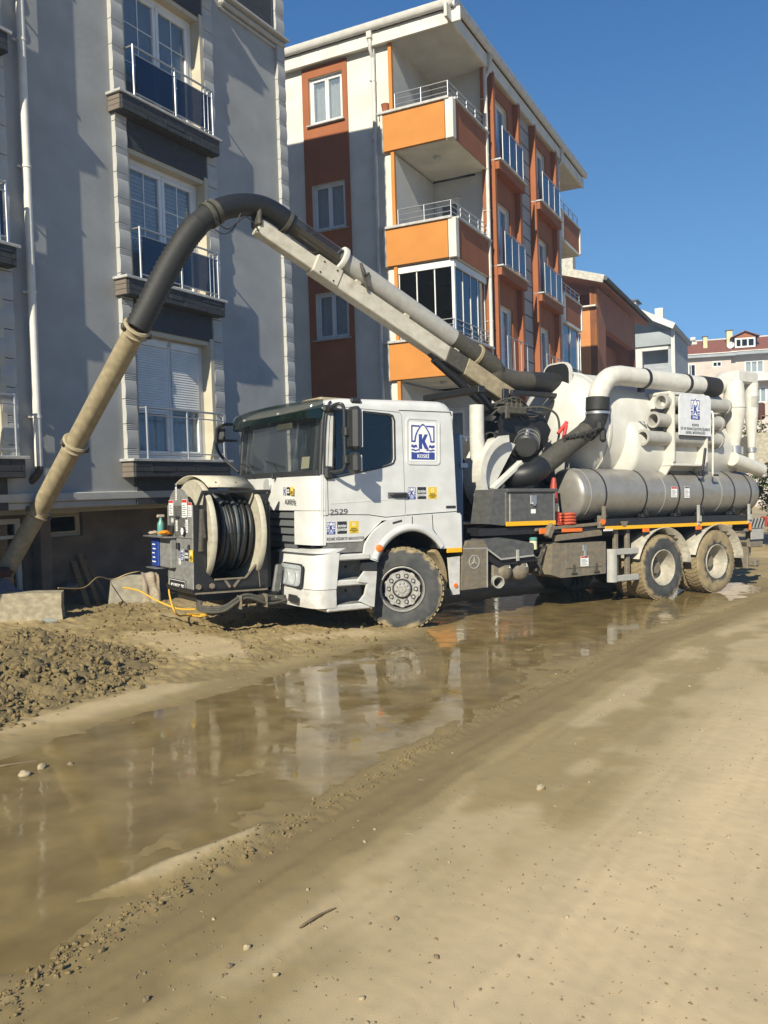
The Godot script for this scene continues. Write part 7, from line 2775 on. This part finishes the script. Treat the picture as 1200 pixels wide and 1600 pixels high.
func make_small_things() -> void:
	# concrete barriers
	var b1 := frame_xf(Vector3(-4.88, gy(-4.88, 11.5), -11.52), 75.0)
	var s := nst()
	prism(s, [Vector2(-0.42, 0), Vector2(0.42, 0), Vector2(0.40, 0.25), Vector2(0.41, 0.44), Vector2(0.05, 0.455), Vector2(-0.42, 0.47)], 0.36, b1 * Transform3D(Basis.IDENTITY, V(0, -0.05, -0.36)))
	tag(part(self, "concrete_block", s, M["concrete"]), "pitted concrete block at the left edge beneath the tan pipe", "concrete block")
	var b2 := frame_xf(Vector3(-4.08, gy(-4.1, 13.5), -13.50), 62.0)
	s = nst()
	prism(s, [Vector2(-0.37, -0.02), Vector2(0.33, 0), Vector2(0.29, 0.45), Vector2(0.02, 0.47), Vector2(-0.30, 0.40)], 0.22, b2 * Transform3D(Basis.IDENTITY, V(0, 0.0, -0.22)))
	prism(s, [Vector2(-0.95, -0.10), Vector2(0.36, -0.04), Vector2(0.36, 0.03), Vector2(-0.40, 0.01)], 0.35, b2 * Transform3D(Basis.IDENTITY, V(0, 0.0, -0.20)))
	tag(part(self, "concrete_barrier", s, M["concrete_smooth"]), "pale concrete barrier with sloping top half covered by a draped sack", "concrete barrier")
	# sack draped over its end
	s = nst()
	var secs := []
	for i in 15:
		var u := i / 14.0
		var sec := []
		for j in 13:
			var v := j / 12.0
			var x := 0.16 + 0.26 * v
			var fold := 0.016 * sin(j * 0.9 + sin(i * 0.35) * 1.2) + 0.010 * sin(i * 0.8 + j * 0.5)
			var y: float
			var z: float
			if u < 0.35:
				y = 0.46 + 0.04 * sin(PI * u / 0.35)
				z = lerpf(-0.25, 0.02, u / 0.35)
			else:
				var k := (u - 0.35) / 0.65
				y = lerpf(0.46, -0.02, k)
				z = 0.03 + fold + 0.05 * k
			sec.append(b2 * V(x + 0.03 * u * v + fold * 0.4, y + fold * 0.6 - 0.05 * maxf(0.0, v - 0.6), z))
		secs.append(sec)
	loft(s, secs)
	# the end that hangs over the side
	secs = []
	for i in 10:
		var u := i / 9.0
		var sec := []
		for j in 8:
			var v := j / 7.0
			var fold := 0.018 * sin(j * 1.1 + i * 0.4)
			sec.append(b2 * V(0.40 + fold + 0.06 * u, 0.44 - u * 0.46 + 0.02 * sin(j * 1.1), lerpf(-0.22, 0.06, v) + fold))
		secs.append(sec)
	loft(s, secs)
	tag(part(self, "draped_sack", s, M["sack_pale"]), "crumpled pale sack draped over the end of the concrete barrier", "sack")
	# wire from block to barrier
	s = nst()
	tube(s, curve([b1 * V(0.36, 0.45, -0.1), Vector3(-4.42, 0.42, -12.3), Vector3(-4.44, 0.50, -13.0), b2 * V(-0.28, 0.42, -0.05), b2 * V(-0.05, 0.49, -0.04), b2 * V(0.15, 0.52, -0.06)], 8), 0.008, 7)
	tag(part(self, "cable", s, M["cable_dusty"]), "thin yellowish cable running from the pitted block to the draped barrier", "cable")
	# planks leaning against the dark wall
	var bx1 := frame_xf(Vector3(-3.565, 0, -14.6), 29.87)
	for k in 3:
		s = nst()
		bar(s, bx1 * V(-1.72 + k * 0.22, -0.05, -0.30), bx1 * V(-1.66 + k * 0.12, 0.72 + 0.12 * (k % 2), -0.70), 0.10, 0.03, 0.004)
		tag(part(self, "plank", s, M["wood"]), ["weathered plank leaning on the basement wall, nearest the street door", "middle weathered plank leaning on the basement wall", "weathered plank leaning on the basement wall, nearest the barrier"][k], "plank", "planks leaning on the basement wall")
	s = nst()
	var rk := rock_mesh(41, 0.3, 0.8)
	tag(put(self, "dark_sack", rk, M["chest_gray"], Transform3D(Basis.from_scale(V(0.16, 0.13, 0.16)), bx1 * V(-2.0, 0.35, -0.45))), "dark stuffed bag lying against the shaded basement wall", "bag")
	# tarpaulin and red bundle in the shade behind the block
	s = nst()
	secs = []
	for i in 12:
		var sec := []
		for j in 10:
			var x := -3.75 + i * 0.075
			var y := 0.62 - j * 0.075 + 0.05 * sin(i * 1.1 + j * 0.5)
			sec.append(bx1 * V(x, y * (0.72 + 0.3 * sin(PI * i / 11.0)), -0.30 + 0.03 * sin(i * 1.7 + j * 0.8) + j * 0.03))
		secs.append(sec)
	loft(s, secs)
	tag(part(self, "tarpaulin", s, M["tarp_blue"]), "crumpled gray blue tarpaulin in the shade behind the pitted block", "tarpaulin")
	tag(put(self, "red_bundle", rock_mesh(43, 0.3, 0.6), M["sack_red"], Transform3D(Basis.from_scale(V(0.20, 0.13, 0.18)), bx1 * V(-3.35, 0.72, -0.22))), "dull red bundle lying on the tarpaulin behind the tan pipe", "bundle")
	# plastic bottle by the block
	s = nst()
	var bo := on_ground(-4.62, 11.28, 0.045)
	lathe(s, [Vector2(0, 0), Vector2(0.035, 0), Vector2(0.038, 0.02), Vector2(0.034, 0.07), Vector2(0.038, 0.12), Vector2(0.036, 0.16), Vector2(0.013, 0.20), Vector2(0.013, 0.225), Vector2(0, 0.225)], along(bo, V(1, 0.05, 0.15)), 16)
	var bot := part(self, "plastic_bottle", s, M["glass"])
	tag(bot, "clear plastic bottle lying on the mud before the pitted block", "bottle")
	# yellow cable below the reel
	var R := truck_xf()
	s = nst()
	var g0 := R * V(-2.42, 0.72, -1.72)
	tube(s, curve([g0, g0 + V(0.0, -0.25, 0.05), g0 + V(0.10, -0.50, 0.12), on_ground(-2.78, 11.75, 0.03), on_ground(-2.58, 11.62, 0.03), on_ground(-2.52, 11.78, 0.04), on_ground(-2.72, 11.9, 0.03), on_ground(-2.78, 11.72, 0.04), on_ground(-2.55, 11.95, 0.03), on_ground(-2.30, 12.05, 0.03), on_ground(-2.42, 12.25, 0.04), on_ground(-2.62, 12.15, 0.05), on_ground(-2.4, 11.95, 0.03)], 8), 0.012, 8)
	tube(s, curve([R * V(-2.30, 0.32, -1.15), R * V(-2.40, 0.30, -1.5), R * V(-2.55, 0.38, -1.85), R * V(-2.66, 0.48, -2.2), R * V(-2.75, 0.50, -2.6)], 8), 0.012, 8)
	tag(part(self, "yellow_cable", s, M["cable_yellow"]), "yellow cable hanging from the reel's front and coiled on the mud", "cable")
	# spray bottle and orange cloth on the shelf
	s = nst()
	lathe(s, [Vector2(0, 0), Vector2(0.040, 0), Vector2(0.045, 0.02), Vector2(0.043, 0.15), Vector2(0.018, 0.20), Vector2(0.018, 0.23), Vector2(0, 0.23)], R * Transform3D(Basis.IDENTITY, V(-2.50, 1.2145, -1.80)), 16)
	bot = part(self, "spray_bottle", s, M["bottle_green"])
	tag(bot, "green spray bottle standing on the shelf of the reel's gray panel", "bottle")
	s = nst()
	box(s, R * V(-2.50, 1.46, -1.80), V(0.10, 0.04, 0.04), 0.01, R.basis)
	part(bot, "spray_head", s, M["sack_pale"])
	tag(put(self, "orange_cloth", rock_mesh(51, 0.45, 0.5, 12), M["orange_cloth"], R * Transform3D(Basis.from_scale(V(0.08, 0.06, 0.15)), V(-2.53, 1.255, -1.56))), "bright orange cloth crumpled on the shelf beside the spray bottle", "cloth")
	tag(put(self, "work_glove", rock_mesh(52, 0.4, 0.6, 10), M["sack_pale"], R * Transform3D(Basis.from_scale(V(0.06, 0.04, 0.07)), V(-2.54, 1.245, -1.96))), "pale work glove lying at the shelf's outer end above the blue box", "glove")
	# traffic cone and orange stack on the deck
	s = nst()
	var cx := R * Transform3D(Basis(Vector3.BACK, -0.06), V(2.93, 1.24, -0.30))
	lathe(s, [Vector2(0.0, 0.0), Vector2(0.17, 0.0), Vector2(0.17, 0.03), Vector2(0.125, 0.04), Vector2(0.10, 0.20), Vector2(0.03, 0.70), Vector2(0.0, 0.705)], cx, 28)
	var cone := part(self, "traffic_cone", s, M["cone_red"])
	tag(cone, "red traffic cone standing on the truck deck before the silver tank", "traffic cone")
	s = nst()
	lathe(s, [Vector2(0.102, 0.20), Vector2(0.085, 0.32), Vector2(0.083, 0.32)], cx, 28)
	part(cone, "white_band", s, M["label_cream"])
	s = nst()
	for k in 4:
		var y := 1.26 + k * 0.045
		tube(s, curve([R * V(2.98, y, -0.10), R * V(3.08, y + 0.01, -0.06), R * V(3.18, y, -0.08), R * V(3.22, y, -0.16), R * V(3.10, y, -0.22), R * V(2.98, y + 0.005, -0.18)], 5), 0.021, 8)
	tag(part(self, "folded_hose", s, M["cone_orange"]), "bright orange flat hose folded in a stack beside the traffic cone", "hose")
	# mud heap
	s = nst()
	var nx := 130
	var nz2 := 130
	secs = []
	for j in nz2 + 1:
		var sec := []
		for i in nx + 1:
			var x := lerpf(-6.0, -1.95, float(i) / nx)
			var z := lerpf(5.6, 10.5, float(j) / nz2)
			var md := sdist(Vector2(x, z), MOUND) + n_mid.get_noise_2d(x, z) * 0.15
			var k := smoothstep(0.05, -0.95, md)
			var r := 1.0 - absf(n_rid.get_noise_2d(x * 2.2, z * 2.2)) * 2.2
			var hgt := k * (0.17 + 0.12 * n_big.get_noise_2d(x * 1.7, z * 1.7) + 0.045 * r + 0.07 * n_mid.get_noise_2d(x * 1.4, z * 1.4) + 0.06 * n_fin.get_noise_2d(x * 0.8, z * 0.8)) - 0.05 * smoothstep(-0.02, 0.10, md)
			sec.append(Vector3(x, gy(x, z) + 0.015 + hgt, -z))
		secs.append(sec)
	loft(s, secs, false, 1, false)
	var heap := part(self, "mud_heap", s, M["clod"])
	tag(heap, "low heap of churned brown mud in the left middle ground", "mud heap")
	rng.seed = 5
	for v in 3:
		var xs := []
		var tries := 0
		while xs.size() < 2200 and tries < 20000:
			tries += 1
			var x := rng.randf_range(-5.6, -1.9)
			var z := rng.randf_range(5.7, 10.6)
			var md := sdist(Vector2(x, z), MOUND)
			if md > 0.15 or rng.randf() > smoothstep(0.2, -0.3, md):
				continue
			var k := smoothstep(0.05, -0.95, md)
			var r := 1.0 - absf(n_rid.get_noise_2d(x * 2.2, z * 2.2)) * 2.2
			var y := gy(x, z) + 0.02 + k * (0.16 + 0.12 * n_big.get_noise_2d(x * 1.7, z * 1.7) + 0.045 * r + 0.07 * n_mid.get_noise_2d(x * 1.4, z * 1.4))
			xs.append(lump_xf(Vector3(x, y, -z), pow(rng.randf(), 3.0) * 0.036 + 0.005))
		scatter(heap, "clods", rock_mesh(60 + v, 0.42, 0.65, 7), M["clod"], xs)
	# loose clods and crumbs over the street
	var cl := [[], [], []]
	for k in 2600:
		var x := rng.randf_range(-5.5, 1.5)
		var z := rng.randf_range(8.5, 13.6)
		if sdist(Vector2(x, z), WATER) < 0.15:
			continue
		if n_big.get_noise_2d(x, z) < -0.05 and rng.randf() < 0.7:
			continue
		cl[k % 3].append(lump_xf(on_ground(x, z, 0.004), pow(rng.randf(), 3.0) * 0.034 + 0.005))
	for k in 1300:
		# crumbs torn up along the tyre track
		var q := rng.randf() * (TRACK.size() - 1.001)
		var a: Vector2 = TRACK[int(q)]
		var b: Vector2 = TRACK[int(q) + 1]
		var p := a.lerp(b, q - int(q)) + (b - a).orthogonal().normalized() * (rng.randfn() * 0.06 - 0.03)
		cl[k % 3].append(lump_xf(on_ground(p.x, p.y, 0.002), pow(rng.randf(), 3.0) * 0.011 + 0.003))
	for v in 3:
		scatter(self, "mud_clods", rock_mesh(70 + v, 0.4, 0.7, 6), M["clod"], cl[v])
	var pb := []
	for k in 620:
		var x := rng.randf_range(-1.5, 4.0)
		var z := pow(rng.randf(), 1.5) * 8.0 + 2.2
		if sdist(Vector2(x, z), WATER) < 0.05 or (sdist(Vector2(x, z), CLEAN) < -0.4 and rng.randf() < 0.85):
			continue
		pb.append(lump_xf(on_ground(x, z, 0.001), pow(rng.randf(), 4.0) * 0.010 + 0.002))
	scatter(self, "pebbles", rock_mesh(80, 0.25, 0.8, 6), M["stone_pale"], pb)
	# straw and grit
	var sw := nst()
	box(sw, Vector3.ZERO, Vector3(1.0, 0.10, 0.09))
	var straw := []
	for k in 260:
		var x := rng.randf_range(-2.0, 4.0)
		var z := pow(rng.randf(), 1.4) * 8.0 + 2.3
		if sdist(Vector2(x, z), WATER) < 0.05:
			continue
		straw.append(Transform3D(Basis(Vector3.UP, rng.randf() * TAU) * Basis.from_scale(Vector3(rng.randf_range(0.012, 0.045), 0.02, 0.02)), on_ground(x, z, 0.002)))
	scatter(self, "straw_litter", done(sw), M["stone_pale"], straw)
	var grit := []
	for k in 6500:
		var x := rng.randf_range(-1.6, 4.2)
		var z := pow(rng.randf(), 1.6) * 7.0 + 2.2
		if sdist(Vector2(x, z), WATER) < 0.02:
			continue
		grit.append(lump_xf(on_ground(x, z, 0.0), pow(rng.randf(), 3.0) * 0.006 + 0.0016))
	scatter(self, "grit", rock_mesh(85, 0.3, 0.7, 5), M["stone_brown"], grit)
	# things on the orange block's balconies
	var F := frame_xf(Vector3(2.022, 0, -22.3), 26.83)
	s = nst()
	lathe(s, [Vector2(0, 0), Vector2(0.09, 0), Vector2(0.12, 0.20), Vector2(0.13, 0.22), Vector2(0.11, 0.22), Vector2(0, 0.19)], F * Transform3D(Basis.IDENTITY, V(-0.02, 11.85, -1.84)), 16)
	var pot := part(self, "flowerpot", s, M["terracotta"])
	tag(pot, "clay flowerpot with a bare stick at the left end of the top balcony", "flowerpot")
	s = nst()
	tube(s, [F * V(-0.02, 12.0, -1.84), F * V(0.05, 12.35, -1.90), F * V(0.02, 12.62, -1.98)], 0.012, 6)
	part(pot, "stick", s, M["wood"])
	s = nst()
	for k in 5:
		tube(s, [F * V(0.55, 6.18 + 0.03 * k, -0.35 - 0.12 * k), F * V(1.35, 6.18 + 0.03 * k, -0.35 - 0.12 * k)], 0.008, 6)
	for e in [0.55, 1.35]:
		tube(s, [F * V(e, 5.72, -0.3), F * V(e, 6.32, -0.9)], 0.012, 6)
	tag(part(self, "drying_rack", s, M["steel"]), "folding metal drying rack at the railing of the glazed loggia", "drying rack")
	# single stones
	var st := [
		[-2.22, 5.06, 0.040, "pale", "rounded pale stone on the wet mud at the far left, lower of a pair"],
		[-2.17, 5.20, 0.034, "pale", "smaller pale stone touching the rounded one at the far left"],
		[-2.02, 5.27, 0.026, "brown", "small brown stone just right of the pale pair at the left"],
		[0.83, 4.69, 0.030, "pale", "lone pale rounded stone on the damp patch right of centre"],
		[-0.14, 3.99, 0.016, "pale", "small pale stone on the dry streak beside the tyre track"],
		[-0.55, 3.05, 0.022, "pale", "pale stone with a brown one close below it near the bottom left"],
		[-0.83, 2.73, 0.022, "brown", "brown angular stone nearest the bottom left corner of the dry patch"],
		[-0.42, 2.86, 0.017, "pale", "whitish pebble near the bottom centre on dark damp dirt"],
		[-0.59, 2.92, 0.018, "brown", "flat brown clod standing on edge between the scattered bottom stones"],
		[0.14, 2.97, 0.016, "brown", "small dark stone casting a shadow on the dry dust at bottom centre"],
		[-0.12, 2.72, 0.015, "pale", "tiny pale stone at the bottom edge below the whitish pebble"],
		[0.00, 3.25, 0.017, "brown", "brown chip lying on the dry dust above the bottom centre"]]
	for k in st.size():
		var q: Array = st[k]
		var sc: float = q[2] * (0.62 if k > 3 else 0.85)
		var bs := Basis(Vector3.UP, k * 1.3) * Basis.from_scale(V(sc * 1.15, sc, sc))
		tag(put(self, "stone", rock_mesh(90 + k, 0.16 if k < 4 else 0.34, 0.78, 10), M["stone_" + q[3]], Transform3D(bs, on_ground(q[0], q[1], sc * 0.40))), q[4], "stone", "loose stones on the street")
	s = nst()
	tube(s, [on_ground(-2.55, 5.16, 0.012), on_ground(-2.40, 5.24, 0.018), on_ground(-2.26, 5.35, 0.010)], [0.010, 0.008, 0.005], 7)
	tag(part(self, "twig", s, M["wood"]), "straight dry twig lying on the wet mud at the left edge", "twig")
	s = nst()
	tube(s, curve([on_ground(-0.37, 3.17, 0.008), on_ground(-0.33, 3.22, 0.012), on_ground(-0.28, 3.29, 0.008), on_ground(-0.24, 3.33, 0.006)], 4), [0.003, 0.005, 0.006, 0.005, 0.006, 0.005, 0.006, 0.005, 0.004, 0.005, 0.004, 0.003, 0.002], 7)
	tag(part(self, "bark_strip", s, M["wood"]), "dark twisted strip of bark lying on the dry dust near bottom centre", "bark")
